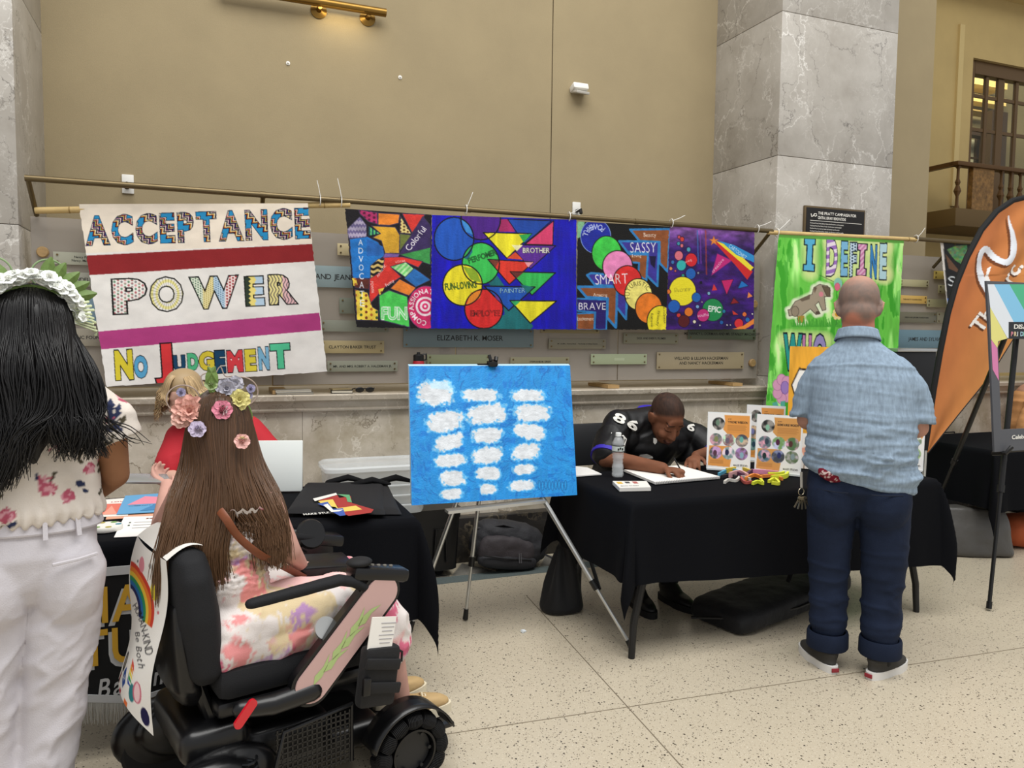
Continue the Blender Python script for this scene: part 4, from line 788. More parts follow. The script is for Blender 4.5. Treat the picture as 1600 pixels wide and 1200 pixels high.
for t, zc, hh, w in (('MAKE', .555, .125, .38), ('STUDIO', .405, .125, .50)):
    for dx, dz, yy, m in ((-.012, -.014, -.005, Mgr), (0, 0, -.008, Mgo)):
        obj('lettering', text_mb(t, hh, Matrix.Translation((xm+dx+.0, PY+yy, zc+dz)) @ Matrix.Rotation(radians(90), 4, 'X'), off=.018, width=w, gap=.13), m, pn, False, world=True)
obj('lettering', text_mb('Baltimore', .07, Matrix.Translation((xm+.04, PY-.008, .275)) @ Matrix.Rotation(radians(90), 4, 'X') @ Matrix.Rotation(radians(7), 4, 'Z'), off=.012, width=.36, shear=.35), Mgr, pn, False, world=True)
# ---- things on the left table
def paper(name, label, cat, corners, col, dz=.004, prints=(), thick=.0015, group=None):
    c = [Vector(q) for q in corners]; ctr = sum(c, Vector())/4
    root = T(name, label, cat, ctr, 0, group); mb = MB(); n = Vector((0, 0, 1))
    mb.add([q for q in c]+[q+n*thick for q in c], [(3, 2, 1, 0), (4, 5, 6, 7), (0, 1, 5, 4), (1, 2, 6, 5), (2, 3, 7, 6), (3, 0, 4, 7)])
    obj('sheet', mb, mat('paper_'+col, col, .6), root, False, world=True)
    e1, e2 = c[1]-c[0], c[3]-c[0]
    for pr in prints:
        P = [c[0]+e1*u+e2*v+n*(thick+.0004*(1+k)) for k, (u, v) in enumerate([]) ] if 0 else None
        kind = pr[0]
        if kind == 'poly': m2 = MB().add([c[0]+e1*u+e2*v+n*(thick+pr[3]) for u, v in pr[1]], [tuple(range(len(pr[1])))]); obj('print', m2, mat('ink_'+pr[2], pr[2], .6), root, False, world=True)
        else:
            (u, v), h, t, col2, wd = pr[1:6]; ex = e1.normalized(); ey = (e2-ex*e2.dot(ex)).normalized(); M = Matrix.Translation(c[0]+e1*u+e2*v+n*(thick+.0012)) @ Matrix(((ex.x, ey.x, 0, 0), (ex.y, ey.y, 0, 0), (ex.z, ey.z, 1, 0), (0, 0, 0, 1)))
            obj('lettering', text_mb(t, h, M, center=False, width=wd, off=.01), mat('ink_'+col2, col2, .6), root, False, world=True)
    return root
def onT(*px, dz=.0): return [tuple(at(x, y, z=TZ+dz)) for x, y in px]
rect = lambda a, b, c, d: [(a, b), (c, b), (c, d), (a, d)]
paper('flyer', 'red and pink flyer lying at the left edge of the left table', 'flyer', onT((140, 809), (200, 806), (203, 778), (150, 782), dz=.004), '#e8e2da', prints=(('poly', rect(.05, .1, .95, .72), '#d9705f', .0006), ('poly', [(.3, .1), (.5, .6), (.7, .1)], '#e89a86', .001), ('text', (.45, .8), .02, 'LOVE', '#c8403a', .06)))
paper('flyer', 'blue flyer with a pink mountain shape on the left table', 'flyer', onT((182, 804), (252, 800), (254, 771), (196, 775), dz=.008), '#5f9dc8', prints=(('poly', [(.15, .45), (.5, .9), (.95, .8), (.95, .45)], '#e0899c', .0006), ('poly', [(.5, .1), (.8, .4), (.95, .1)], '#3f7fb0', .001), ('text', (.2, .36), .011, 'COMMUNITY ART', '#2a3c50', .12)))
paper('flyer', 'orange flyer edge under the blue flyer on the left table', 'flyer', onT((165, 812), (262, 806), (262, 795), (170, 799), dz=.002), '#d9a184')
paper('info_sheet', 'white information sheet headed MAKE on the left table', 'sheet', onT((178, 840), (266, 836), (262, 806), (194, 808), dz=.004), '#ece9e4', prints=(('text', (.45, .82), .018, 'MAKE', '#a5553f', .09), ('poly', rect(.25, .66, .9, .68), '#8a8a8a', .0006), ('poly', rect(.25, .52, .9, .54), '#8a8a8a', .0006), ('poly', rect(.25, .38, .8, .40), '#8a8a8a', .0006), ('poly', rect(.15, .64, .19, .70), '#4a5a4a', .0006), ('poly', rect(.15, .5, .19, .56), '#4a5a4a', .0006), ('poly', rect(.55, .05, .95, .22), '#d9a35a', .0006)))
c = at(166, 827, z=TZ+.006); st = T('sticker_roll', 'small round roll of stickers left of the MAKE sheet', 'roll', c)
obj('roll', MB().lathe([(.03, -.0), (.055, -.0), (.057, .003), (.057, .016), (.055, .019), (.03, .019)], 24, (c.x, c.y, TZ+.004)), M_white, st, world=True)
for k in range(6): obj('sticker', MB().lathe([(0, 0), (.011, 0), (.011, .001), (0, .001)], 10, (c.x+.042*cos(k), c.y+.042*sin(k), TZ+.0235)), mat('stk%d' % (k % 3), ('#4a8aa0', '#7aa05a', '#b0a04a')[k % 3], .5), st, world=True)
# white display board on the table
bA, bB = at(400, 772, z=TZ), at(474, 771, z=TZ); zt = at(474, 692, y=bB.y).z
wb = T('white_board', 'blank white board standing on the left table behind the long haired girl', 'board', ((bA.x+bB.x)/2, bA.y, TZ)); ang = atan2(bB.y-bA.y, bB.x-bA.x)
obj('panel', MB().box(((bA.x+bB.x)/2, (bA.y+bB.y)/2+.02, (TZ+zt)/2+.008), ((bB-bA).length, .012, zt-TZ), (radians(-6), 0, ang), .004), mat('board_white', '#e6ebe8', .35), wb, world=True)
obj('back_strut', MB().box(((bA.x+bB.x)/2, (bA.y+bB.y)/2+.09, (TZ+zt)/2-.02), (.06, .006, zt-TZ-.04), (radians(20), 0, ang)), mat('board_grey', '#b9bdbb', .5), wb, world=True)
# folded t-shirts with a printed zigzag
def shirt(label, cs, dz, pr):
    t = T('folded_tshirt', label, 't-shirt', onT(cs[0])[0], 0, 'folded black t-shirts'); C4 = [Vector(q) for q in onT(*cs)]
    def f(u, v):
        p = (C4[0]*(1-u)+C4[1]*u)*(1-v)+(C4[3]*(1-u)+C4[2]*u)*v; e = min(u, 1-u, v, 1-v); p.z = TZ+.006+dz+.016*min(1, e*18)**.5+.008*sin(u*9+v*4)*min(1, e*8)*.4; return p
    obj('body', MB().grid(f, 28, 22), mat('black_cotton', '#121215', .9, bump=.3, bscale=300), t, True, world=True)
    if pr:
        def pm(q, m, k): 
            P = []
            for x, y in q: w = at(x, y, z=TZ+.0285+dz+k); P.append(w)
            obj('print', MB().add(P, [tuple(range(len(P)))]), m, t, False, world=True)
        zz = [(498, 782), (527, 777), (536, 791), (560, 782), (583, 797), (560, 800), (547, 808), (533, 803), (519, 799), (505, 789)]
        pm([(495, 779), (526, 772), (530, 778), (548, 775), (550, 786), (584, 796), (580, 801), (545, 806), (530, 800), (527, 790), (508, 790)], mat('print_red', '#9b2f2a', .8), 0)
        pm([(497, 783), (520, 780), (528, 794), (556, 790), (566, 796), (533, 800), (524, 792), (506, 790)], mat('print_yellow', '#d9bd5a', .8), .0006)
        pm([(496, 787), (512, 784), (520, 795), (536, 794), (540, 805), (531, 806), (520, 800), (512, 793)], mat('print_blue', '#3a55a0', .8), .0012)
        pm([(527, 772), (546, 773), (550, 785), (543, 784), (541, 777)], mat('print_green', '#5a9a6a', .8), .0012)
        pm([(489, 779), (525, 770), (527, 773), (492, 783)], M_white, .0018); pm([(505, 789), (512, 787), (521, 797), (537, 796), (530, 799), (518, 800)], M_white, .0018)
        b = at(475, 805, z=TZ+.031); e = at(512, 802, z=TZ+.031); ex = (e-b).normalized(); ey = Vector((-ex.y, ex.x, 0))
        obj('lettering', text_mb('MAKE STUDIO', .028, Matrix.Translation(b) @ Matrix(((ex.x, ey.x, 0, 0), (ex.y, ey.y, 0, 0), (0, 0, 1, 0), (0, 0, 0, 1))), center=False, width=.13, off=.02), M_white, t, False, world=True)
    for k in range(3):
        u0 = at(515+k*38, 753+(k % 2)*4, z=TZ+.03); obj('sleeve', MB().limb([u0, u0+Vector((.09, .01, .015)), u0+Vector((.16, -.03, 0))], [.022, .028, .014], 10, .55), mat('black_cotton', '#121215', .9), t, True, world=True)
    return t
shirt('folded black t-shirt under the printed one on the left table', [(470, 806), (628, 806), (604, 756), (500, 760)], 0, False)
shirt('folded black t-shirt with a red and yellow zigzag print on the left table', [(446, 809), (602, 811), (600, 764), (478, 762)], .012, True)
# tubs behind the table
cr = T('storage_crate', 'large black plastic crate standing on the floor behind the blue painting', 'crate', (1.36, -.27, 0))
a, b = at(640, 800, y=-.36), at(722, 866, y=-.36); z1 = a.z; cx0, cx1 = .80, b.x
obj('tub', MB().rings([((cx0+cx1)/2, -.23, z, (cx1-cx0)/2*s, .13*s) for z, s in ((.045, .9), (.05, .93), (z1-.06, .985), (z1-.06, 1.0), (z1, 1.01))], 32, .22), M_black, cr, 35, world=True)
for k in range(5): obj('rib', MB().tube([(cx1-.1-.16*k, -.366, .1), (cx1-.11-.16*k, -.372, z1-.12), (cx1-.17-.16*k, -.372, z1-.12), (cx1-.18-.16*k, -.366, .1)], .008, 6), M_black, cr, world=True)
for k in (0, 1): obj('caster', MB().lathe([(0, -.015), (.022, -.015), (.022, .015), (0, .015)], 14, (cx0+.12+k*(cx1-cx0-.24), -.27, .022), Matrix.Rotation(radians(90), 3, 'X')), M_blackm, cr, world=True)
M_clear = mat('clear_plastic', '#e9eef0', .15, alpha=.38)
tb = T('plastic_bin', 'translucent plastic bin with a lid standing behind the left table', 'bin', (1.0, -.24, z1)); 
obj('tub', MB().rings([(.94, -.25, z1+.003+z, .30*s, .17*s) for z, s in ((0, .9), (.02, .93), (.24, 1), (.26, 1.03), (.265, 1.03))], 32, .25), M_clear, tb, 35, world=True)
obj('lid', MB().rings([(.94, -.25, z1+.27+z, .315*s, .185*s) for z, s in ((0, 1), (.02, 1), (.03, .95), (.022, .9), (.022, .5))], 32, .25), M_clear, tb, 35, world=True)
for k in range(3): obj('rib', MB().tube([(.66, -.426, z1+.06+.06*k), (1.22, -.426, z1+.06+.06*k)], .005, 6), M_clear, tb, world=True)
# ---- red bottle and books on the ledge
c = at(652, 572, y=.0); zl = 1.126
rbt = T('water_bottle', 'red flask with a black handled lid on the ledge behind the blue painting', 'bottle', (c.x, -.03, zl))
h = at(652, 564, y=-.03).z-zl
obj('flask', MB().lathe([(0, 0), (.034, 0), (.037, .005), (.037, h-.01), (.033, h)], 24, (c.x, -.03, zl)), mat('red_enamel', '#a3202c', .35), rbt, world=True)
obj('lid', MB().lathe([(.0335, 0), (.0335, .035), (.026, .042), (.012, .044), (.010, .056), (0, .057)], 24, (c.x, -.03, zl+h)), M_black, rbt, world=True)
obj('handle', MB().tube([(c.x+.02, -.03, zl+h+.04), (c.x+.05, -.03, zl+h+.045), (c.x+.052, -.03, zl+h+.01), (c.x+.03, -.03, zl+h+.003)], .006, 8), M_black, rbt, world=True)
def book(label, px, w, d, h, z, col, rz=0, spine='#3a3630'):
    c = at(px, 610, y=-.0); b = T('book', label, 'book', (c.x, .03, z), rz, 'books lying on the marble ledge')
    obj('pages', MB().box((0, 0, h/2), (w-.006, d-.006, h-.005)), mat('pages', '#cfc8b6', .8), b); obj('cover', MB().box((0, 0, h-.0015), (w, d, .003)).box((0, 0, .0015), (w, d, .003)).box((-w/2+.001, 0, h/2), (.003, d, h)), mat('cover_'+col, col, .5), b)
book('grey magazine at the bottom of the pile on the ledge near the slogan banner', 460, .22, .15, .012, zl, '#6d6a64'); book('white covered magazine on top of the grey one on the ledge', 457, .21, .14, .012, zl+.0125, '#c9c5bb', .06)
book('dark notebook on the ledge left of the blue painting', 535, .13, .11, .02, zl, '#23211f', -.1); book('thin tan booklet on top of the dark notebook on the ledge', 533, .12, .09, .006, zl+.0205, '#8f7f5c', .1)
c = at(570, 612, y=.0); pk = T('sunglasses', 'dark sunglasses lying on the ledge right of the dark notebook', 'glasses', (c.x, .0, zl))
for s in (-1, 1):
    obj('lens', MB().ell((.032*s, 0, .018), (.028, .006, .018), (.3, 0, 0), 14, 8), M_black, pk); obj('temple', MB().tube([(.06*s, 0, .028), (.062*s, .07, .02), (.055*s, .13, .008)], .0035, 6), M_black, pk)
obj('bridge', MB().tube([(-.01, 0, .026), (.01, 0, .026)], .003, 6), M_black, pk)
# ---- blue painting on its easel
q = [(82, 137), (1160, 133), (1208, 1000), (100, 1070)]
A = Art(290, 240, q, '#1f9ae0'); n = fbm(A.PX*.012+3*fbm(A.PX*.004, A.PY*.004, 3), A.PY*.03, 51, 4)[..., None]; n2 = fbm(A.PX*.05, A.PY*.012, 55, 3)[..., None]
A.im[:] = np.array([.09, .52, .80])*(.93+.15*n2); mk = np.clip((n-.5)*9, 0, 1)*np.clip((n2-.38)*6, 0, 1); A.im[:] = A.im*(1-mk*.75)+np.array([.02, .42, .74])*mk*.75
rs = np.random.RandomState(8)
for i in range(620):
    x, y = rs.uniform(60, 1220), rs.uniform(110, 1080); aa = 3.5*float(fbm(np.array(x*.004), np.array(y*.004), 71, 2))*2; L_ = rs.uniform(25, 75); P_ = [(x+L_*t*cos(aa+.5*t), y+L_*t*sin(aa+.5*t)) for t in (0, .35, .7, 1)]; A.line(P_, rs.uniform(4, 10), ['#0b64ac', '#1279c2', '#2293d6', '#0a5ea6'][i % 4], .55)
def cloud(x0, y0, x1, y1, sh=0, al=1):
    cx, cy, rx, ry = (x0+x1)/2, (y0+y1)/2, (x1-x0)/2, (y1-y0)/2; q_ = A.m([(x0-20, y0-20), (x1+20, y0-20), (x1+20, y1+20), (x0-20, y1+20)]); a0, b0, a1, b1 = A.bb(q_); sl = (slice(b0, b1), slice(a0, a1)); X, Y = A.PX[sl], A.PY[sl]
    u = (X-cx)/rx; v = (Y-cy-sh*(X-cx))/ry; d = (np.abs(u)**3+np.abs(v)**3)**(1/3.); nn = fbm(X*.06, Y*.06, 61, 3)-.5; m1 = np.clip((1.08+nn*.55-d)*12, 0, 1); A.paint(m1*.55, sl, '#8cc9ec'); m2 = np.clip((.93+nn*.6-d)*9, 0, 1); A.paint(m2, sl, lambda X, Y: np.array([.84, .86, .88])*(.86+.18*fbm(X*.03, Y*.07, 63, 3))[..., None])
for c in ((135, 235, 385, 410), (430, 290, 685, 382), (765, 295, 985, 382), (195, 440, 450, 590, -.1), (465, 395, 740, 535, -.12), (785, 395, 1030, 520), (250, 595, 452, 710, -.25), (495, 555, 712, 662, -.08), (775, 525, 1000, 638, .15), (248, 728, 472, 820, -.08), (500, 680, 715, 800, -.12), (762, 660, 965, 770, -.1), (285, 838, 462, 945), (523, 812, 692, 908), (775, 795, 930, 868, -.05), (292, 955, 445, 1030, -.1), (545, 925, 672, 1000), (742, 900, 930, 975, -.05)): cloud(*c)
rs = np.random.RandomState(4)
A.poly([(215, 240), (365, 245), (380, 330), (340, 300), (230, 290)], '#a8d8f2', .55)
for k in range(9): x = 952+k*22; A.circ((x, 935+6*sin(k*2)), (8, 30), '#1a8fd4', line='#1463a0', lw=5)
A.brush(.05, .05, .02, 9)
cv = [at(620+x/4.285, 540+y/4.285, y=yy) for (x, y), yy in zip(q, (-1.13, -1.13, -1.38, -1.38))]
pt = T('cloud_painting', 'bright blue canvas with rows of white clouds, clipped on the aluminium easel', 'painting', sum(cv, Vector())/4)
cf = sheet('painted_face', A, [tuple(v) for v in cv], M_paint, None); cf.parent = pt; cf.matrix_parent_inverse = wm(pt).inverted()
off = Vector((0, .022, .008)); mb = MB().add([v+Vector((0, .001, 0)) for v in cv]+[v+off for v in cv], [(0, 1, 2, 3), (7, 6, 5, 4), (0, 4, 5, 1), (1, 5, 6, 2), (2, 6, 7, 3), (3, 7, 4, 0)]); obj('stretcher', mb, mat('canvas_edge', '#a9c9dc', .8), pt, False, world=True)
es = T('display_easel', 'aluminium tripod easel with black feet holding the blue cloud painting', 'easel', (1.4, -1.3, 0))
Y1 = -1.30; ap = Vector((1.37, -1.20, 1.36))
fL, fR, fB = at(641, 987, z=.012), at(989, 1015, z=.012), at(727, 966, z=.012)
fL = at(640, 985, z=.012); hub = at(767, 652, y=-1.13); mastt = at(769, 562, y=-1.07)
LL, LR = at(712, 795, y=-1.385), at(853, 787, y=-1.385)
for nme, top, foot in (('l', hub+Vector((-.02, 0, 0)), fL), ('r', hub+Vector((.02, 0, 0)), fR), ('b', hub+Vector((0, .04, 0)), fB)):
    d = foot-top; mid = top+d*(.74 if nme != 'b' else .72)
    lg = obj('leg', MB().tube([top, mid], .0125 if nme != 'b' else .0115, 10), M_steel, es, world=True); obj('lower_tube', MB().tube([mid, foot], .0085, 10), M_steel, lg, world=False)
    obj('clamp', MB().tube([mid-d.normalized()*.03, mid+d.normalized()*.02], .017, 12), M_black, lg); obj('rubber_foot', MB().tube([foot-d.normalized()*.05, foot+Vector((0, 0, -.004))], [.012, .015], 12), M_black, lg)
obj('canvas_shelf', MB().box(((LL.x+LR.x)/2-.03, -1.385, (LL.z+LR.z)/2+.004), (.50, .06, .014), (0, radians(-2), 0)), M_steel, es, world=True)
obj('hub', MB().box(hub, (.10, .06, .08), bev=.01).tube([hub, mastt], .011, 8), M_black, es, world=True)
c = at(769, 570, y=-1.13); obj('clip', MB().box((c.x, c.y-.0, c.z+.005), (.045, .05, .03), bev=.006).box((c.x-.02, c.y+.015, c.z+.002), (.11, .015, .008)).tube([(c.x-.015, c.y-.02, c.z+.02), (c.x-.02, c.y-.01, c.z+.05)], .009, 8).tube([(c.x+.012, c.y-.02, c.z+.02), (c.x+.018, c.y-.01, c.z+.04)], .011, 8), M_black, es, world=True)
# small paper scrap on the floor
c = at(818, 988, z=0); tag(obj('paper_scrap', MB().box((c.x, c.y, .006), (.026, .018, .010), (.3, .2, .5)), mat('scrap', '#dfe6ea', .5)), 'tiny white paper scrap lying on the open floor', 'scrap')
# ---- backpack
bp = T('backpack', 'dark grey backpack slumped on the floor behind the easel legs', 'backpack', (1.80, -.26, 0), radians(-4))
M_bp = mat('grey_nylon', '#26262a', .7, bump=.5, bscale=90, var=.2, vscale=9); M_bp2 = mat('taupe_nylon', '#3a3538', .7, bump=.4, bscale=90)
blob('body', MB().ell((0, 0, .15), (.25, .12, .15), (0, .18, 0), pw=.75).ell((-.08, 0, .21), (.15, .11, .11), (0, .3, 0)).ell((.13, -.02, .11), (.14, .11, .10)), M_bp, bp, .012, 6, lambda c, n: .010*(fbm(c[:, 0]*18+c[:, 2]*6, c[:, 2]*22, 3)-.5)*2)
blob('front_pocket', MB().ell((-.03, -.10, .13), (.19, .05, .10), (0, .2, 0), pw=.7), M_bp2, bp, .01, 5, lambda c, n: .008*(fbm(c[:, 0]*25, c[:, 2]*20, 5)-.5)*2)
blob('lower_pocket', MB().ell((-.03, -.11, .07), (.20, .05, .05), (0, .12, 0), pw=.7), M_bp, bp, .01, 5)
obj('zipper', MB().tube([(-.2, -.155, .13), (-.05, -.165, .10), (.12, -.15, .075)], .004, 6), M_black, bp); obj('strap', MB().tube([(-.22, -.02, .27), (-.05, -.08, .30), (.12, -.06, .24), (.24, -.04, .15)], .018, 8, flat=.4), M_bp, bp)
for k in (0, 1): obj('zip_pull', MB().tube([(.03+.012*k, -.168, .13), (.032+.012*k, -.172, .07)], .004, 6), mat('zip_grey', '#77767a', .4, .6), bp)
obj('loose_strap', MB().tube([(.2, -.05, .1), (.28, -.08, .06), (.33, -.10, .012)], .014, 8, flat=.35), M_bp, bp)
# ---- things on the right table
M_pet = mat('clear_bottle', '#f2f6f8', .06, trans=.0, alpha=.30, spec=.9, coat=.5)
c = at(965, 746, z=TZ); wt = T('water_bottle', 'clear plastic water bottle with a printed label beside the sketch pad', 'bottle', (c.x, c.y, TZ+.003))
H = .235; pr = [(0, .004), (.024, 0), (.031, .008)]
for k in range(7): z = .02+.0165*k; pr += [(.032-.004*(k in (3, 4)), z), (.0295-.004*(k in (3, 4)), z+.008)]
pr += [(.033, .138), (.033, .175), (.031, .185), (.022, .207), (.0135, .216), (.0135, .222)]
obj('shell', MB().lathe(pr, 28), M_pet, wt, True); obj('water', MB().lathe([(0, .006), (.026, .006), (.024, .09), (.024, .12), (0, .12)], 24), mat('water', '#dfe8ea', .05, alpha=.18), wt)
obj('cap', MB().lathe([(.0155, .219), (.0155, .236), (.013, .238), (0, .238)], 24), mat('bottle_cap', '#e9eceb', .4), wt)
obj('label', MB().lathe([(.0334, .137), (.0334, .172)], 32), mat('bottle_label', '#c9d3cf', .4), wt); mb = MB()
for z in (.139, .170): mb.lathe([(.0338, z-.002), (.0338, z+.002)], 32)
obj('label_bands', mb, M_black, wt); 
for k in range(3): obj('label_mark', MB().box((-.005+.012*k-.012, -.0335, .153+.004*(k % 2)), (.008, .002, .011)), M_black, wt)
# sketch pad, its wire binding along the near edge
P4 = onT((1024, 757), (1125, 748), (1062, 730), (975, 737), dz=.006)
sp = T('sketch_pad', 'open white sketch pad under the hands of the seated man', 'sketch pad', P4[0]); V4 = [Vector(v) for v in P4]; 
obj('pages', MB().add([v for v in V4]+[v+Vector((0, 0, .012)) for v in V4], [(3, 2, 1, 0), (4, 5, 6, 7), (0, 1, 5, 4), (1, 2, 6, 5), (2, 3, 7, 6), (3, 0, 4, 7)]), mat('drawing_paper', '#eae7e1', .8), sp, False, world=True)
mb = MB()
for k in range(40): p = V4[0].lerp(V4[1], (k+.5)/40); mb.tube([p+Vector((0, -.004, 0.0)), p+Vector((0, -.007, .008)), p+Vector((0, .002, .0145))], .0016, 4)
obj('wire_binding', mb, mat('wire_grey', '#8d8d8d', .4, .7), sp, world=True, kind='stuff')
pc = at(985, 762, z=TZ); paper('card_stack', 'small stack of printed cards in front of the water bottle', 'cards', onT((968, 768), (1017, 767), (1010, 757), (957, 757), dz=.004), '#e2dfd8', thick=.018, prints=(('poly', rect(.08, .55, .25, .85), '#d9b04a', .0006), ('poly', rect(.35, .6, .5, .85), '#4a4a4a', .0006), ('poly', rect(.6, .55, .75, .85), '#b0605a', .0006), ('text', (.1, .2), .014, 'MAKE STUDIO', '#3a3a3a', .09)))
paper('paper_sheets', 'curled white sheets at the left end of the writing table', 'paper', onT((900, 745), (940, 742), (918, 732), (897, 730), dz=.006), '#e9e7e3', thick=.006)
# lanyards heaped in a star
ly = T('lanyard_pile', 'loose pile of rolled lanyards, yellow, orange, pink and blue, before the placards', 'lanyards', at(1180, 750, z=TZ))
def strip(pts, col, h=.022, r=.006):
    P = [at(x, y, z=TZ) for x, y in pts]; k = len(P); Q = []
    for i in range((k-1)*6+1):
        f = i/6; j = min(int(f), k-2); t = f-j; a_, b_ = P[max(j-1, 0)], P[j]; c_, d_ = P[j+1], P[min(j+2, k-1)]
        Q.append(.5*((2*b_)+(c_-a_)*t+(2*a_-5*b_+4*c_-d_)*t*t+(3*b_-a_-3*c_+d_)*t**3))
    n = len(Q); vs = []
    for i, p in enumerate(Q):
        d = (Q[min(i+1, n-1)]-Q[max(i-1, 0)]).normalized(); s = Vector((-d.y, d.x, 0))*r; b = Vector((0, 0, .004)); u = Vector((0, 0, h)); vs += [p-s+b, p+s+b, p+s+u, p-s+u]
    fs = [(i*4+q_, i*4+(q_+1) % 4, i*4+4+(q_+1) % 4, i*4+4+q_) for i in range(n-1) for q_ in range(4)]+[(3, 2, 1, 0), tuple((n-1)*4+q_ for q_ in range(4))]
    obj('lanyard', MB().add(vs, fs), mat('ribbon_'+col, col, .6, var=.1, vscale=60), ly, 40, world=True)
for pts, col, h in (([(1123, 745), (1140, 738), (1160, 742)], '#4a9ab8', .022), ([(1135, 740), (1155, 737), (1172, 742)], '#d9b83a', .03), ([(1150, 743), (1163, 748), (1175, 740)], '#57324f', .028), ([(1132, 757), (1138, 753), (1150, 754), (1158, 748), (1172, 752)], '#c9c5bd', .018), ([(1156, 748), (1164, 757), (1174, 756)], '#b0524a', .018), ([(1165, 752), (1178, 746), (1190, 750)], '#e08a3a', .022), ([(1176, 741), (1195, 742), (1216, 744)], '#d98aa8', .028), ([(1186, 748), (1208, 747), (1222, 752)], '#d9803a', .02), ([(1200, 746), (1222, 745), (1231, 738), (1228, 748), (1205, 751)], '#d9e03a', .028), ([(1176, 759), (1184, 756), (1192, 759), (1188, 753)], '#d6dd38', .02), ([(1201, 756), (1210, 752), (1217, 759), (1206, 758)], '#e0e23e', .02), ([(1128, 748), (1142, 746), (1150, 749)], '#2a2a30', .02), ([(1140, 748), (1155, 744), (1168, 750)], '#d0a0a0', .034)): strip(pts, col, h)
# ---- placards in clear stands
def placard(label, bl, br, h, name, nm, dy=0, seed=1, w=95, pal_=0):
    a, b = Vector(bl), Vector(br); ex = (b-a).normalized(); W = (b-a).length; nrm = Vector((ex.y, -ex.x, 0)); lean = radians(8); up = Vector((0, 0, cos(lean)))-nrm*sin(lean)
    q = [(0, 0), (100, 0), (100, 130), (0, 130)]; A = Art(w, int(w*1.3), q, '#e6e5e3'); rs = np.random.RandomState(seed)
    O = ['#dd9648', '#cf9550'][pal_ % 2]
    A.poly([(38, 5), (97, 5), (97, 52), (90, 62), (70, 58), (50, 52), (36, 38), (40, 20)], O); A.poly([(5, 76), (55, 76), (60, 84), (54, 124), (3, 122)], O)
    for (cx, cy) in ((25, 25), (20, 62), (50, 62), (80, 62), (20, 92), (50, 92), (80, 92)):
        g_ = rs.rand(); c0 = .6*g_*.6+.25*rs.rand(3)+.05; c1 = .35+.35*g_+.35*rs.rand(3)
        if cy == 25: c0 = np.array([.1]*3); c1 = np.array([.6, .58, .55])
        s_ = int(rs.randint(99)); A.circ((cx, cy), 14.5, lambda X, Y, c0=c0, c1=c1, s_=s_: c0+(c1-c0)*np.clip((fbm(X*.11, Y*.11, s_, 3)-.35)*3.2, 0, 1)[..., None])
        A.circ((cx+rs.uniform(-4, 4), cy+rs.uniform(-3, 4)), (4.5, 7), rs.rand()*.5+rs.rand(3)*.35)
    A.text('ARTIST', (46, 15), 2.2, '#2a1a10', width=9); A.text(nm, (46, 23), 5, '#1d130c', width=46, off=.03)
    for k in range(7): A.line([(46, 28+k*2.6), (92-rs.uniform(0, 6), 28+k*2.6)], .9, '#a86f34')
    for k in range(4): A.line([(8, 108+k*2.6), (38, 108+k*2.6)], .9, '#a86f34')
    A.text('MAKE STUDIO', (62, 121), 4, '#2a2a2a', width=32, off=.03)
    t = T('artist_placard', label, 'placard', (a+b)/2)
    z0 = Vector((0, 0, .012)); TL, TR, BR, BL = a+up*h+z0, b+up*h+z0, b+z0, a+z0
    s_ = sheet('print', A, [tuple(v) for v in (TL, TR, BR, BL)], mat('print_gloss', '#ffffff', .35, attr=True), None); s_.parent = t; s_.matrix_parent_inverse = wm(t).inverted()
    k = -nrm*.006; c4 = [TL+ex*-.003+up*.004, TR+ex*.003+up*.004, BR+ex*.003, BL-ex*.003]; g = -nrm*.001
    obj('stand', MB().add([v+g for v in c4]+[v+k for v in c4], [(0, 1, 2, 3), (7, 6, 5, 4), (0, 4, 5, 1), (1, 5, 6, 2), (2, 6, 7, 3), (3, 7, 4, 0)]), mat('stand_acrylic', '#dfe3e4', .15), t, False, world=True)
    m = (a+b)/2-nrm*.045; obj('foot', MB().box((m.x, m.y, TZ+.010), (W*1.0, .10, .010), (0, 0, atan2(ex.y, ex.x))), mat('stand_acrylic', '#dfe3e4', .15), t, world=True)
    return t
tz = lambda x, y: tuple(at(x, y, z=TZ))
placard('front left artist placard headed TYRONE WEEDON', tz(1104, 735), tz(1171, 739), .315, 'x', 'TYRONE WEEDON', seed=3)
placard('artist placard headed DONTAVIUS WOODY beside the standing man', tz(1179, 740), tz(1250, 746), .315, 'x', 'DONTAVIUS WOODY', seed=8, pal_=1)
placard('artist placard headed MICHAEL VITA, half hidden behind the two front ones', tz(1163, 721), tz(1222, 726), .33, 'x', 'MICHAEL VITA', seed=13)
placard('artist placard at the right end of the table, right of the standing man', tz(1376, 733), tz(1441, 739), .315, 'x', 'MANUEL', seed=21)
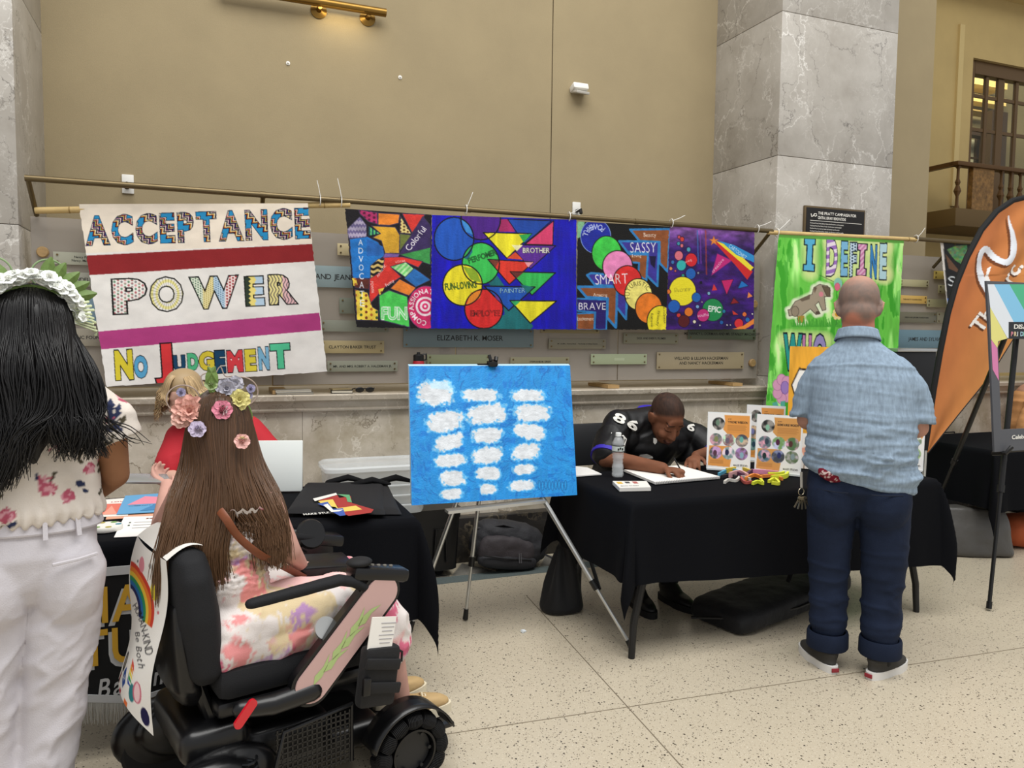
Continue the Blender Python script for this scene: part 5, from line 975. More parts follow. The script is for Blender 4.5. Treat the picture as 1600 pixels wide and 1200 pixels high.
# drawings leaning behind: gold drawing board and white poster
q = [(0, 0), (100, 0), (100, 150), (0, 150)]; A = Art(60, 110, q, '#e3a53a'); A.brush(.12, .08, .03, 2); A.poly([(8, 48), (25, 28), (60, 30), (85, 45), (80, 62), (40, 70), (20, 66)], '#efece6', line='#2a2018', lw=2.5); A.line([(35, 55), (52, 40), (58, 52), (35, 55)], 2, '#2a2018'); A.poly([(10, 105), (95, 108), (95, 150), (10, 150)], '#efe9e2'); A.poly([(35, 125), (70, 118), (90, 135), (50, 142)], '#e8a890')
a, b = Vector(tz(1228, 732)), Vector(tz(1292, 736)); yy = a.y; zt = at(1232, 542, y=a.y).z
gd = T('gold_drawing', 'tall gold drawing with a white hand shape, leaning behind the standing man', 'drawing', (a+b)/2)
def leanboard(root, A, a, b, h, m_edge):
    ex = (b-a).normalized(); nrm = Vector((ex.y, -ex.x, 0)); up = Vector((0, 0, .995))-nrm*.08; z0 = Vector((0, 0, .006)); c4 = [a+up*h+z0, b+up*h+z0, b+z0, a+z0]
    s_ = sheet('drawn_face', A, [tuple(v+nrm*.001) for v in c4], M_canvas, None); s_.parent = root; s_.matrix_parent_inverse = wm(root).inverted(); k = -nrm*.008
    obj('board', MB().add([v for v in c4]+[v+k for v in c4], [(0, 1, 2, 3), (7, 6, 5, 4), (0, 4, 5, 1), (1, 5, 6, 2), (2, 6, 7, 3), (3, 7, 4, 0)]), m_edge, root, False, world=True)
    m = (a+b)/2; obj('easel_strut', MB().add([m+k+Vector((-.02, 0, .006)), m+k+Vector((.02, 0, .006)), m-nrm*.13+Vector((.02, 0, .0)), m-nrm*.13+Vector((-.02, 0, .0)), m+k+up*h*.6], [(0, 1, 2, 3), (0, 4, 1), (1, 4, 2), (2, 4, 3), (3, 4, 0)]), mat('card_brown', '#8a6a44', .8), root, False, world=True)
leanboard(gd, A, a, b, zt-TZ, mat('wood_edge', '#b07a2c', .7))
# ---- black bag, chair, cases
M_bag = mat('black_nylon', '#0c0c0f', .72, bump=.4, bscale=70, sheen=.05)
c0, c1 = at(1010, 905, z=0), at(1335, 925, z=0)
gb = T('instrument_bag', 'long black padded instrument bag lying on the floor under the writing table', 'bag', ((2.95, -1.5, 0)))
A0, B0, C0, D0 = at(1062, 958, z=0), at(1165, 1001, z=0), at(1330, 940, z=0), at(1010, 915, z=0)
path = [Vector((2.44, -1.60, .06)), Vector((2.50, -1.585, .08)), Vector((2.75, -1.52, .085)), Vector((3.05, -1.44, .095)), Vector((3.35, -1.35, .10)), Vector((3.5, -1.30, .09))]
def flatbag():
    mb = MB(); rg = []
    for i, p in enumerate(path):
        t = (path[min(i+1, 5)]-path[max(i-1, 0)]); t.z = 0; t.normalize(); s = Vector((-t.y, t.x, 0)); w = (.17, .20, .20, .19, .17, .13)[i]; h = (.045, .06, .07, .075, .075, .065)[i]
        for k in range(20):
            an = 2*pi*k/20; sg = lambda q_: math.copysign(abs(q_)**.55, q_); v = p+s*w*sg(cos(an)); v.z = max(.003, h+h*sg(sin(an))*.97); rg.append(v)
    mb.add(rg, [(i*20+k, i*20+(k+1) % 20, i*20+20+(k+1) % 20, i*20+20+k) for i in range(5) for k in range(20)]+[tuple(range(19, -1, -1)), tuple(100+k for k in range(20))]); return mb
blob('body', flatbag(), M_bag, gb, .014, 5, lambda c, n: .006*(fbm(c[:, 0]*14, c[:, 1]*14, 3)-.5)*2).matrix_parent_inverse = wm(gb).inverted()
p = Vector((2.95, -1.55, .17)); obj('handle', MB().tube([p, p+Vector((.03, 0, .07)), p+Vector((.16, .02, .07)), p+Vector((.2, .02, .01))], .016, 8, flat=.5), M_bag, gb, world=True)
obj('strap', MB().tube([p+Vector((.2, 0, .01)), p+Vector((.4, .03, .055)), p+Vector((.5, .1, .0))], .018, 8, flat=.35), M_bag, gb, world=True)
obj('piping', MB().tube([(2.33, -1.55, .05), (2.55, -1.72, .075), (2.9, -1.69, .08), (3.25, -1.58, .085)], .007, 6), M_black, gb, world=True)
obj('logo_patch', MB().box((3.05, -1.66, .145), (.09, .004, .03), (radians(-45), 0, .1)), M_black, gb, world=True); obj('lettering', text_mb('R&B', .016, Matrix.Translation((3.05, -1.664, .149)) @ Euler((radians(45), 0, .1)).to_matrix().to_4x4(), off=.02), M_white, gb, False, world=True)
bd = T('cloth_bundle', 'black fabric bag slumped on the floor at the left end of the writing table', 'bag', (1.80, -1.10, 0))
blob('fabric', MB().rings([(0, 0, .004, .115, .09), (0, 0, .03, .12, .10), (.01, 0, .15, .10, .08), (.03, .0, .28, .075, .06), (.05, 0, .40, .05, .04), (.06, 0, .44, .03, .03)], 24, .8), M_bag, bd, .01, 3, lambda c, n: .012*np.sin(np.arctan2(c[:, 1], c[:, 0])*5+c[:, 2]*5)*np.clip(c[:, 2]*6, 0, 1))
obj('tie', MB().tube([(.045+.05*cos(k), .045*sin(k), .37) for k in np.linspace(0, 6.28, 14)], .006, 6), M_black, bd)
fc = T('folding_chair', 'black folding chair on which the man in the dark jersey sits', 'chair', (2.38, -.62, 0))
obj('backrest', MB().box((2.38, -.42, .80), (.46, .02, .27), (radians(-8), 0, 0), .008), mat('black_vinyl', '#17181b', .5), fc, world=True); obj('seat', MB().box((2.38, -.66, .45), (.44, .42, .03), bev=.012), M_black, fc, world=True)
for s in (-1, 1):
    obj('side_frame', MB().tube([(2.38+.23*s, -.40, .93), (2.38+.23*s, -.50, .45), (2.38+.22*s, -.86, .0)], .012, 8), M_black, fc, world=True); obj('leg', MB().tube([(2.38+.20*s, -.84, .44), (2.38+.20*s, -.36, .0)], .012, 8), M_black, fc, world=True)
# road case behind the standing man
a, b = at(1405, 539, y=-.6), at(1468, 562, y=-.6)
rc = T('road_case', 'tall black road case with aluminium edges behind the standing man', 'case', (5.2, -.22, 0))
x0, x1 = at(1400, 600, y=-.34).x, at(1461, 600, y=-.34).x; zt_ = at(1440, 548, y=-.36).z; zm = at(1440, 655, y=-.36).z
obj('body', bx(x0, x1, -.34, -.10, .05, zm-.012, .006), mat('case_black', '#1b1c1f', .6), rc, world=True); obj('lid', bx(x0, x1, -.34, -.10, zm+.012, zt_, .006), mat('case_black2', '#1d1f23', .6), rc, world=True)
for z in (zt_+.004, zm, .05): obj('edge_trim', bx(x0-.005, x1+.005, -.348, -.095, z-.013, z+.013, .003), M_steel, rc, world=True)
obj('latch', bx(x0+.2, x0+.3, -.36, -.348, zm-.03, zm+.03, .004), M_black, rc, world=True)
for s in (0, 1): obj('caster', MB().lathe([(0, -.02), (.035, -.02), (.035, .02), (0, .02)], 14, (x0+.08+s*(x1-x0-.16), -.22, .035), Matrix.Rotation(radians(90), 3, 'X')), M_black, rc, world=True)
# mixer on a stool between flag and sign
sy_ = -.20; sx_ = at(1493, 706, y=-.28).x; zst = at(1470, 706, y=sy_-.1).z
sl_ = T('metal_stool', 'black tube framed stool under the small mixer, left of the sign easel', 'stool', (sx_, sy_, 0))
obj('seat', MB().box((sx_, sy_, zst-.02), (.36, .32, .03), bev=.012), M_black, sl_, world=True)
for s in (-1, 1):
    for t_ in (-1, 1): obj('leg', MB().tube([(sx_+.14*s, sy_+.13*t_, zst-.03), (sx_+.17*s, sy_+.15*t_, 0)], .012, 8), M_black, sl_, world=True)
    obj('stretcher', MB().tube([(sx_+.155*s, sy_-.14, .35), (sx_+.155*s, sy_+.14, .35)], .009, 8), M_black, sl_, world=True)
mx = T('audio_mixer', 'small black audio mixer with knobs on the stool by the side wall', 'mixer', (sx_, sy_, zst)); obj('chassis', MB().box((sx_+.02, sy_-.02, zst+.03), (.32, .24, .05), (radians(8), 0, 0), .008), M_black, mx, world=True)
for i in range(6):
    for j in range(3): obj('knob', MB().lathe([(.010, 0), (.009, .02), (0, .02)], 8, (sx_-.10+.045*i, sy_-.09+.06*j, zst+.047+.008*j)), mat('knob_silver', '#a9a9a9', .3, .5), mx, world=True)
for k in range(2): obj('rack_handle', MB().tube([(sx_-.12, sy_+.06-.09*k, zst+.06), (sx_-.12, sy_+.06-.09*k, zst+.13), (sx_+.15, sy_+.06-.09*k, zst+.13), (sx_+.15, sy_+.06-.09*k, zst+.06)], .006, 6), M_black, mx, world=True)
# grey bag and orange bag under the far right table
gy = T('tote_bag', 'grey shiny tote bag on the floor under the far right table', 'bag', at(1540, 872, z=0)); g0 = at(1500, 862, z=0)
gyb = blob('body', MB().rings([(0, 0, .004, .25, .13), (0, 0, .02, .26, .14), (0, 0, .2, .24, .11), (0, 0, .33, .20, .06)], 28, .5), mat('grey_vinyl', '#4a4845', .42, bump=.4, bscale=40), gy, .014, 3, lambda c, n: .012*(fbm(c[:, 0]*8, c[:, 2]*8, 3)-.5)*2); gyb.rotation_euler = (0, 0, radians(-25)); gyb.location = (.02, .13, 0)
og = T('orange_bag', 'orange cloth bag beside the grey tote under the far right table', 'bag', at(1600, 860, z=0)+Vector((.12, .1, 0))); blob('body', MB().ell((0, 0, .12), (.22, .14, .12), pw=.8), mat('orange_cloth', '#a8502a', .8, bump=.4, bscale=40), og, .014, 4, lambda c, n: .012*(fbm(c[:, 0]*9, c[:, 1]*9, 6)-.5)*2)
obj('cord', MB().tube([(-.12, -.05, .14), (0, -.09, .22), (.1, -.03, .16)], .008, 6), mat('orange_cloth', '#a8502a', .8), og)
# ---- cut-out sign on the black easel
SY = -1.86
def sxz(x, y): p = at(1480+x/4, 420+y/4, y=SY); return (p.x, p.z)
sg_ = T('photo_frame_sign', 'grey cut-out selfie frame with pastel rainbow stripes reading DISA PRIDE Celeb', 'sign', (4.25, SY, .89))
TLs, BLs = sxz(245, 75), sxz(296, 1145); WB = .62; XR = TLs[0]+WB
ti = sxz(385, 440); hole_l0 = sxz(318, 470); hole_l1 = sxz(338, 1006); hb = sxz(480, 996); zt1 = TLs[1]; zb1 = BLs[1]
Mg = mat('sign_grey', '#54565c', .5)
MXs = Matrix.Translation((0, SY+.012, 0)) @ Matrix.Rotation(radians(90), 4, 'X')
hz1 = sxz(400, 438)[1]; hz0 = sxz(338, 1006)[1]; hx0 = sxz(318, 470)[0]; hx0b = sxz(338, 1006)[0]; XRi = XR-.09
out = [(TLs[0], zt1), (BLs[0], zb1), (XR+.06, zb1), (XR, zt1)]
board = MB()
for pl_ in ([(TLs[0], zt1), (TLs[0]+(BLs[0]-TLs[0])*.36, hz1+.0), (XR+.02, hz1), (XR, zt1)], [(TLs[0]+(BLs[0]-TLs[0])*.36, hz1), (BLs[0], zb1), (hx0b, hz0), (hx0, hz1-.03), (hx0+.02, hz1)], [(BLs[0], zb1), (XR+.06, zb1), (XRi+.05, hz0), (hx0b, hz0)], [(XR+.06, zb1), (XR+.02, hz1), (XRi, hz1), (XRi+.05, hz0)]): board.prism(pl_, .012, MXs)
obj('board', board, Mg, sg_, False, world=True)
def patch(pts, m, k=1, nm='stripe'):
    obj(nm, MB().add([(sxz(*p)[0], SY-.0008*k, sxz(*p)[1]) for p in pts], [tuple(range(len(pts)))]), m, sg_, False, world=True)
patch([(252, 97), (292, 97), (415, 332), (383, 332), (383, 432), (375, 432), (268, 240)], mat('s_white', '#dfe6ee', .5)); patch([(268, 240), (375, 435), (318, 452), (313, 495), (274, 440)], mat('s_yellow', '#e2dd86', .5)); patch([(274, 442), (313, 497), (322, 700), (283, 628)], mat('s_pink', '#d57fae', .5))
patch([(292, 97), (388, 97), (505, 300), (505, 332), (415, 332)], mat('s_blue', '#85c4e8', .5)); patch([(388, 97), (560, 97), (700, 340), (640, 340), (505, 300)], mat('s_green', '#4fb58a', .5)); patch([(560, 97), (640, 97), (780, 340), (700, 340)], mat('s_red', '#d9707a', .5))
patch([(385, 332), (760, 332), (760, 438), (385, 438)], mat('s_dark', '#23272d', .5), 2)
for t, xx_, yy_, h_, m, w_ in (('DISABILITY', 415, 374, .024, M_white, .25), ('PRIDE', 396, 420, .024, None, .115), ('Celebrate', 401, 1064, .022, M_white, .17)):
    for i, ch in enumerate(t if m is None else [t]):
        x_, z_ = sxz(xx_+(i*19.5 if m is None else 0), yy_); obj('lettering', text_mb(ch, h_, Matrix.Translation((x_, SY-.003, z_)) @ Matrix.Rotation(radians(90), 4, 'X'), center=False, off=.03, width=(w_ if m else None)), m or mat('pr%d' % i, ('#d98a9a', '#e0c9a0', '#dfe6ee', '#a8cfe0', '#7fc9a8')[i], .5), sg_, False, world=True)
ee = T('sign_easel', 'black tripod easel carrying the grey cut-out sign', 'easel', (4.3, -1.7, 0))
ap = Vector((4.42, -1.72, 1.73)); fB_ = at(1545, 951, z=.012); fA = Vector((4.55, -.97, .012)); 
fA = at(1484, 795, z=.3); fA = ap+(Vector((at(1500, 740, y=-1.15)))-ap)*1.85
M_ez = mat('easel_black', '#101011', .4)
for nme, foot in (('leg', fB_), ('leg', Vector((fA.x, fA.y, .012))), ('leg', Vector((5.0, -1.80, .012)))):
    d = foot-ap; m_ = ap+d*.62; lg = obj('leg', MB().tube([ap, m_], .016, 10), M_ez, ee, world=True); obj('lower_tube', MB().tube([m_, foot], .011, 10), M_ez, lg); obj('collar', MB().tube([m_-d.normalized()*.02, m_+d.normalized()*.02], .02, 10), M_white if nme != 'leg' else M_ez, lg); obj('rubber_foot', MB().tube([foot-d.normalized()*.04, foot-d.normalized()*.0], .015, 10), M_black, lg)
obj('hub', MB().box(ap, (.09, .06, .07), bev=.01), M_ez, ee, world=True)
for xx_ in (at(1572, 708, y=-1.88).x, 4.75): obj('support_hook', MB().tube([(xx_-.0, -1.80, .86), (xx_, -1.88, .875), (xx_+.03, -1.89, .91)], .012, 8), M_ez, ee, world=True)
obj('brace', MB().tube([(4.19, -1.80, .87), (4.8, -1.80, .87)], .010, 8), M_ez, ee, world=True)
# ------------------------------------------------------------------ people: shared builders
def V(*a): return Vector(a)
def head_mb(M, ears=True, s=1.0, neck=None):           # face looks along +y of the head frame
    h = MB()
    h.ell((0, -.015, .035), (.077, .097, .085)).ell((0, .028, -.035), (.063, .068, .085)).ell((0, .05, -.09), (.042, .042, .028)).ell((0, -.03, -.03), (.068, .07, .06))
    h.limb([(0, .088, .0), (0, .104, -.028), (0, .108, -.042)], [.009, .012, .014], 10).ell((.012, .098, -.045), (.010, .011, .009)).ell((-.012, .098, -.045), (.010, .011, .009))
    h.ell((.028, .078, .018), (.028, .012, .010)).ell((-.028, .078, .018), (.028, .012, .010)).ell((0, .074, .03), (.045, .014, .03)).ell((0, .097, -.073), (.023, .014, .007)).ell((0, .095, -.086), (.020, .014, .008))
    for q in (-1, 1):
        h.ell((.036*q, .066, -.042), (.026, .026, .026)).ell((.030*q, .083, -.004), (.015, .008, .008))
        if ears: h.ell((.079*q, -.012, -.012), (.009, .022, .035), (0, .25*q, .3*q)).ell((.084*q, -.022, -.005), (.007, .010, .026), (0, .3*q, 0))
    h.xf(M @ Matrix.Scale(s, 4)); return h
def hand_mb(w, f, n, side=1, curl=.5, L=1.0, spread=.0):       # wrist, finger direction, direction the palm faces, thumb side
    f = Vector(f).normalized(); n = Vector(n); n = (n-f*n.dot(f)).normalized(); s = f.cross(n)*side; w = Vector(w); h = MB()
    h.limb([w, w+f*.05*L, w+f*.085*L], [.024*L, .034*L, .034*L], 14, .5, up=n)
    for i, (l, r) in enumerate(((.070, .0092), (.080, .0096), (.074, .0092), (.058, .0082))):
        p = w+f*.085*L+s*(.031-.0207*i)*L-f*.008*(i == 3); d = (f+s*(.12-.08*i)*(1+spread)).normalized(); pts = [p-f*.02]; a = curl*.5
        for k, q in enumerate((.44, .32, .26)):
            pts.append(pts[-1]+(d*cos(a)+n*sin(a))*(l*q*L+(.02 if k == 0 else 0))); a += curl*(.9 if k == 0 else .7)
        h.limb(pts, [r*L*1.08, r*L*1.04, r*L, r*L*.85], 10)
    p = w+f*.022*L+s*.022*L; d = (f*.75+s*.65+n*.25*curl).normalized()
    h.limb([p, p+d*.035*L, p+d*.062*L+n*.012*curl, p+(d+n*.5*curl+f*.4).normalized()*.09*L], [.0135*L, .0125*L, .011*L, .009*L], 10); return h
def join(*mbs):
    o = MB()
    for m in mbs: o.add(m.v, m.f)
    return o
def ridge(x, y, s, p=3): return (1-np.abs(2*fbm(x, y, s, 3)-1))**p
def smooth_path(P, k=4):
    P = [Vector(p) for p in P]; n = len(P); Q = []
    for i in range((n-1)*k+1):
        f = i/k; j = min(int(f), n-2); t = f-j; a, b, c, d = P[max(j-1, 0)], P[j], P[j+1], P[min(j+2, n-1)]
        Q.append(.5*((2*b)+(c-a)*t+(2*a-5*b+4*c-d)*t*t+(3*b-a-3*c+d)*t**3))
    return Q
def strands(name, paths, m, parent, r, cols, world=False, k=4, tip=None):
    vs = []; fs = []; cc = []
    for P, c in zip(paths, cols):
        Q = smooth_path(P, k); n = len(Q); o = len(vs)
        for i, p in enumerate(Q):
            t = (Q[min(i+1, n-1)]-Q[max(i-1, 0)]); t.normalize(); a = t.cross(V(.3, .9, .1)); a.normalize(); b = t.cross(a); q = i/(n-1); rr = r*(1-.65*max(0, q-.6)/.4)
            for g in range(3): vs.append(tuple(p+(a*cos(g*2.094)+b*sin(g*2.094))*rr)); cc.append([x*(1-q)+y*q for x, y in zip(c, tip or c)])
        fs += [(o+i*3+g, o+i*3+(g+1) % 3, o+i*3+3+(g+1) % 3, o+i*3+3+g) for i in range(n-1) for g in range(3)]
    mb = MB(); mb.v = vs; mb.f = fs; me = mb.mesh(name); a = me.color_attributes.new('Col', 'FLOAT_COLOR', 'POINT'); cc = np.array(cc)
    a.data.foreach_set('color', np.hstack([linA(cc), np.ones((len(cc), 1))]).ravel().astype(np.float32)); return put(name, me, m, parent, True, world, 'stuff')
def shoe(parent, p, yaw, L, um, sm, name='shoe', lace=None, h=.07, tag_=None):
    W = L*.36; out = []
    for k in range(28):
        a = 2*pi*k/28; y = L*.5*sin(a); x = W*.5*cos(a)*(1.0 if y > 0 else .84)*(abs(cos(a))**-.25 if abs(cos(a)) > .05 else 1)*.95; out.append((x, y))
    M = Matrix.Translation(p) @ Matrix.Rotation(yaw, 4, 'Z')
    mb = MB().rings([(0, L*.06, .034, W*.46, L*.47), (0, L*.06, .05, W*.44, L*.45), (0, -L*.0, .065, W*.42, L*.40), (0, -L*.12, .075, W*.40, L*.30), (0, -L*.2, h+.012, W*.36, L*.22), (0, -L*.22, h+.022, W*.33, L*.19)], 28, .85).xf(M)
    sh = blob(name, mb, um, parent, .006, 3)
    obj('sole', MB().prism([(x*1.03, y*1.02+L*.05) for x, y in out], .034, M), sm, sh)
    if lace:
        for k in range(4): obj('lace', MB().tube([M @ V(-W*.2, L*(.06+.055*k), .078-.008*k), M @ V(0, L*(.07+.055*k), .086-.009*k), M @ V(W*.2, L*(.06+.055*k), .078-.008*k)], .0032, 6), lace, sh)
    if tag_: obj('heel_tag', MB().box(M @ V(0, -L*.47, .02), (.035, .006, .018), (0, 0, yaw), .002), tag_, sh)
    return sh
M_skin = mat('skin', '#ffffff', .65, attr=True, spec=.2, bump=.06, bscale=300); M_dye = mat('printed_fabric', '#ffffff', .85, attr=True, bump=.25, bscale=260, spec=.2)
M_hair = mat('hair_fibre', '#ffffff', .36, attr=True, spec=.5)
def hx(c): return np.array(lin2(c))
# ================================================================== the standing man
mo = Vector((2.72, -2.24, 0)); mrz = radians(-44)
man = T('person', 'bald man standing with his back turned, light blue short sleeved shirt and dark navy trousers', 'person', mo, mrz)
HM = Matrix.Translation((-.03, .03, 1.648)) @ Matrix.Rotation(radians(-14), 4, 'X')
body = join(head_mb(HM, s=1.12), MB().limb([(-.025, 0, 1.40), (-.03, .012, 1.60)], [.075, .066], 18), MB().rings([(0, 0, .85, .16, .11), (.0, 0, 1.1, .18, .12), (-.01, 0, 1.3, .18, .10), (-.02, 0, 1.38, .12, .06)]),
    MB().limb([(-.175, 0, 1.33), (-.225, .05, 1.13)], [.05, .05]), MB().limb([(-.225, .05, 1.13), (-.11, .30, 1.08)], [.05, .033]), MB().limb([(.15, 0, 1.33), (.225, .05, 1.12)], [.05, .05]), MB().limb([(.225, .05, 1.12), (.12, .30, 1.07)], [.05, .033]),
    hand_mb((-.10, .32, 1.08), (.55, .8, .05), (.6, -.3, .4), -1, .8), hand_mb((.14, .32, 1.07), (-.55, .8, .05), (-.6, -.3, .4), 1, .8),
    MB().limb([(-.10, 0, .86), (-.11, .02, .48), (-.115, 0, .08)], [.09, .06, .04]), MB().limb([(.10, 0, .86), (.11, .02, .48), (.115, 0, .08)], [.09, .06, .04]))
bo = blob('body', body, M_skin, man, .0075, 3); HI = np.array((HM @ Matrix.Scale(1.12, 4)).inverted())
def manskin(c):
    q = np.c_[c, np.ones(len(c))] @ HI.T; x, y, z = q[:, 0], q[:, 1], q[:, 2]; base = hx('#b98a76')*(.95+.1*fbm(c[:, 0]*30, c[:, 2]*30, 3))[:, None]; n = fbm(x*90, z*90+y*60, 4, 3)
    hairz = np.clip(((z+.075+.015*np.sin(x*60))*40), 0, 1)*np.clip((.075-y+.3*z)*25, 0, 1)*(np.abs(x) < .086)*np.clip((.105-z)*18, .25, 1)*(c[:, 2] > 1.5)
    hairz = hairz*(.75+.6*n); sl = ((c[:, 2] < 1.62) & (c[:, 2] > 1.45))[:, None]; base = np.where(sl, base*np.array([1.05, .93, .9]), base); return base*(1-hairz[:, None]*.7)+hx('#6f6661')*hairz[:, None]*.7
vcol(bo.data, manskin)
M_shirt = mat('blue_chambray', '#8a9cae', .85, var=.20, vscale=26, stretch=(3, 3, .7), bump=.35, bscale=330, spec=.2)
def shirtdisp(c, n):
    x, z = c[:, 0], c[:, 2]; lo = np.clip((1.28-z)*3.5, .15, 1); d = .017*ridge(x*2.4+.3*z, z*17+x*1.2, 3, 5)*lo + .012*ridge(x*2+1.5*z, z*8-x*3, 8, 4)*lo + .010*ridge(x*1.5, z*24+x*2, 18, 6)*lo + .006*(fbm(x*9, z*9, 5)-.5)
    d += .004*(np.abs(z-1.375-.02*np.cos(x*6)) < .006)*(n[:, 1] < -.2); return d-.006
sh = join(MB().rings([(.005, -.0, .875, .222, .158, 0, -.17), (.005, 0, .91, .226, .165, 0, -.13), (.003, 0, 1.0, .222, .168, 0, -.05), (.0, 0, 1.12, .222, .165), (-.005, 0, 1.24, .224, .155), (-.015, 0, 1.34, .222, .138), (-.02, 0, 1.405, .195, .115), (-.025, 0, 1.45, .145, .095), (-.028, 0, 1.49, .095, .08), (-.03, .005, 1.52, .078, .075)], 40, .92),
    MB().limb([(-.165, 0, 1.365), (-.205, .02, 1.28), (-.226, .04, 1.205)], [.072, .074, .074], 20), MB().rings([(-.236, .045, 1.160, .066, .080, 0, .25), (-.228, .04, 1.22, .068, .080, 0, .25)], 24), MB().limb([(.128, 0, 1.365), (.19, .02, 1.28), (.218, .04, 1.205)], [.072, .074, .076], 20), MB().rings([(.230, .045, 1.155, .068, .080, 0, -.25), (.222, .04, 1.22, .070, .080, 0, -.25)], 24))
so = blob('shirt', sh, M_shirt, man, .0075, 3, shirtdisp)
obj('collar', MB().grid(lambda u, v: V(-.03+(.078+.014*v)*sin(u*2*pi), .005-(.076+.016*v)*cos(u*2*pi), 1.56-.045*v-.04*(1-cos(u*2*pi))*.5), 40, 6, True), M_shirt, so, True); so.children[0].modifiers.new('s', 'SOLIDIFY').thickness = .006
M_navy = mat('navy_cotton', '#1b2438', .85, var=.18, vscale=9, bump=.35, bscale=240, spec=.2)
def legdisp(c, n): return .010*(ridge(c[:, 0]*4+c[:, 1]*3, c[:, 2]*11, 4, 4)*np.clip((.75-c[:, 2])*3, .2, 1)-.3)+.004*(fbm(c[:, 0]*9, c[:, 2]*9, 2)-.5)
pa = join(MB().rings([(0, 0, .73, .12, .08), (0, -.0, .78, .20, .12), (0, -.005, .84, .222, .15), (0, 0, .93, .215, .148), (0, 0, .98, .208, .143)], 36, .9), MB().ell((-.10, -.045, .80), (.118, .115, .15)), MB().ell((.10, -.045, .80), (.118, .115, .15)), MB().limb([(-.105, -.005, .78), (-.112, .005, .55), (-.108, .015, .38), (-.105, 0, .20)], [.116, .096, .084, .078], 24), MB().limb([(.105, -.005, .78), (.115, .005, .55), (.112, .015, .38), (.115, 0, .20)], [.116, .098, .086, .080], 24))
po = blob('trousers', pa, M_navy, man, .008, 4, legdisp)
for x in (-.105, .115): obj('cuff', MB().lathe([(.074, .095), (.086, .092), (.091, .10), (.090, .16), (.086, .172), (.076, .168), (.074, .095)], 32, (x, 0, 0)), M_navy, po); 
for x in (-.105, .115): obj('sock', MB().limb([(x, -.0, .06), (x, 0, .12)], [.05, .05], 16), M_blackm, po)
for s in (-1, 1):
    b_ = at(1288 if s < 0 else 1392, 772 if s < 0 else 772, y=mo.y); obj('pocket_seam', MB().tube([(.045*s, -.168, .842), (.10*s, -.166, .842), (.17*s, -.128, .842)], .0025, 6), mat('navy_seam', '#121a2b', .9), po)
M_sole = mat('white_rubber', '#dcdad6', .5); M_canv = mat('charcoal_canvas', '#35332f', .8); Mred = mat('red_tag', '#8c2430', .5)
shoe(man, V(-.135, .03, .0), radians(30), .29, M_canv, M_sole, lace=M_white, tag_=Mred); shoe(man, V(.14, .03, .0), radians(-32), .29, M_canv, M_sole, lace=M_white, tag_=Mred)
bn = blob('red_bandana', MB().ell((-.115, -.130, .912), (.058, .035, .035), (0, .25, 0)).ell((-.085, -.142, .93), (.025, .022, .03)), M_dye, man, .006, 2, lambda c, n: .008*(fbm(c[:, 0]*60, c[:, 2]*60, 5)-.5)); vcol(bn.data, lambda c: np.where((fbm(c[:, 0]*120, c[:, 2]*120, 6, 2) > .62)[:, None], hx('#c9b5b0'), hx('#6e1626')))
def w2(o, p): return wm(o) @ Vector(p)
kp = w2(man, (-.245, -.06, .80)); ky = T('key_ring', 'bunch of silver keys hanging from the left hip of the standing man', 'keys', kp); Mk_ = mat('key_metal', '#b5ab95', .3, .9)
obj('strap', MB().tube([kp+V(.005, 0, .10), kp+V(0, -.01, .03)], .006, 6), mat('strap_grey', '#9a958c', .6), ky, world=True); obj('ring', MB().tube([kp+V(.016*cos(a), -.01, .012+.016*sin(a)) for a in np.linspace(0, 6.283, 15)], .002, 6), Mk_, ky, world=True)
for k in range(5): a = -.6+.3*k; obj('key', MB().box((sin(a)*.045, -.012-.003*k, -.005-cos(a)*.04), (.008, .002, .045), (0, -a, 0)).lathe([(0, -.001), (.011, -.001), (.011, .001), (0, .001)], 12, (sin(a)*.018, -.012-.003*k, -.005-cos(a)*.015), Matrix.Rotation(radians(90), 3, 'X')), Mk_, ky); 
for ch in ky.children:
    if ch.name.startswith('key'): pass
bp_ = T('brochure', 'white leaflet with an orange picture held by the standing man', 'leaflet', w2(man, (.02, .46, 1.08)), mrz); obj('sheet', MB().box((0, 0, 0), (.22, .004, .28), (radians(-35), 0, 0)), mat('paper_white', '#ece9e3', .6), bp_); obj('picture', MB().box((-.02, -.003, .02), (.12, .002, .10), (radians(-35), 0, 0)), mat('pic_orange', '#d99a72', .6), bp_)
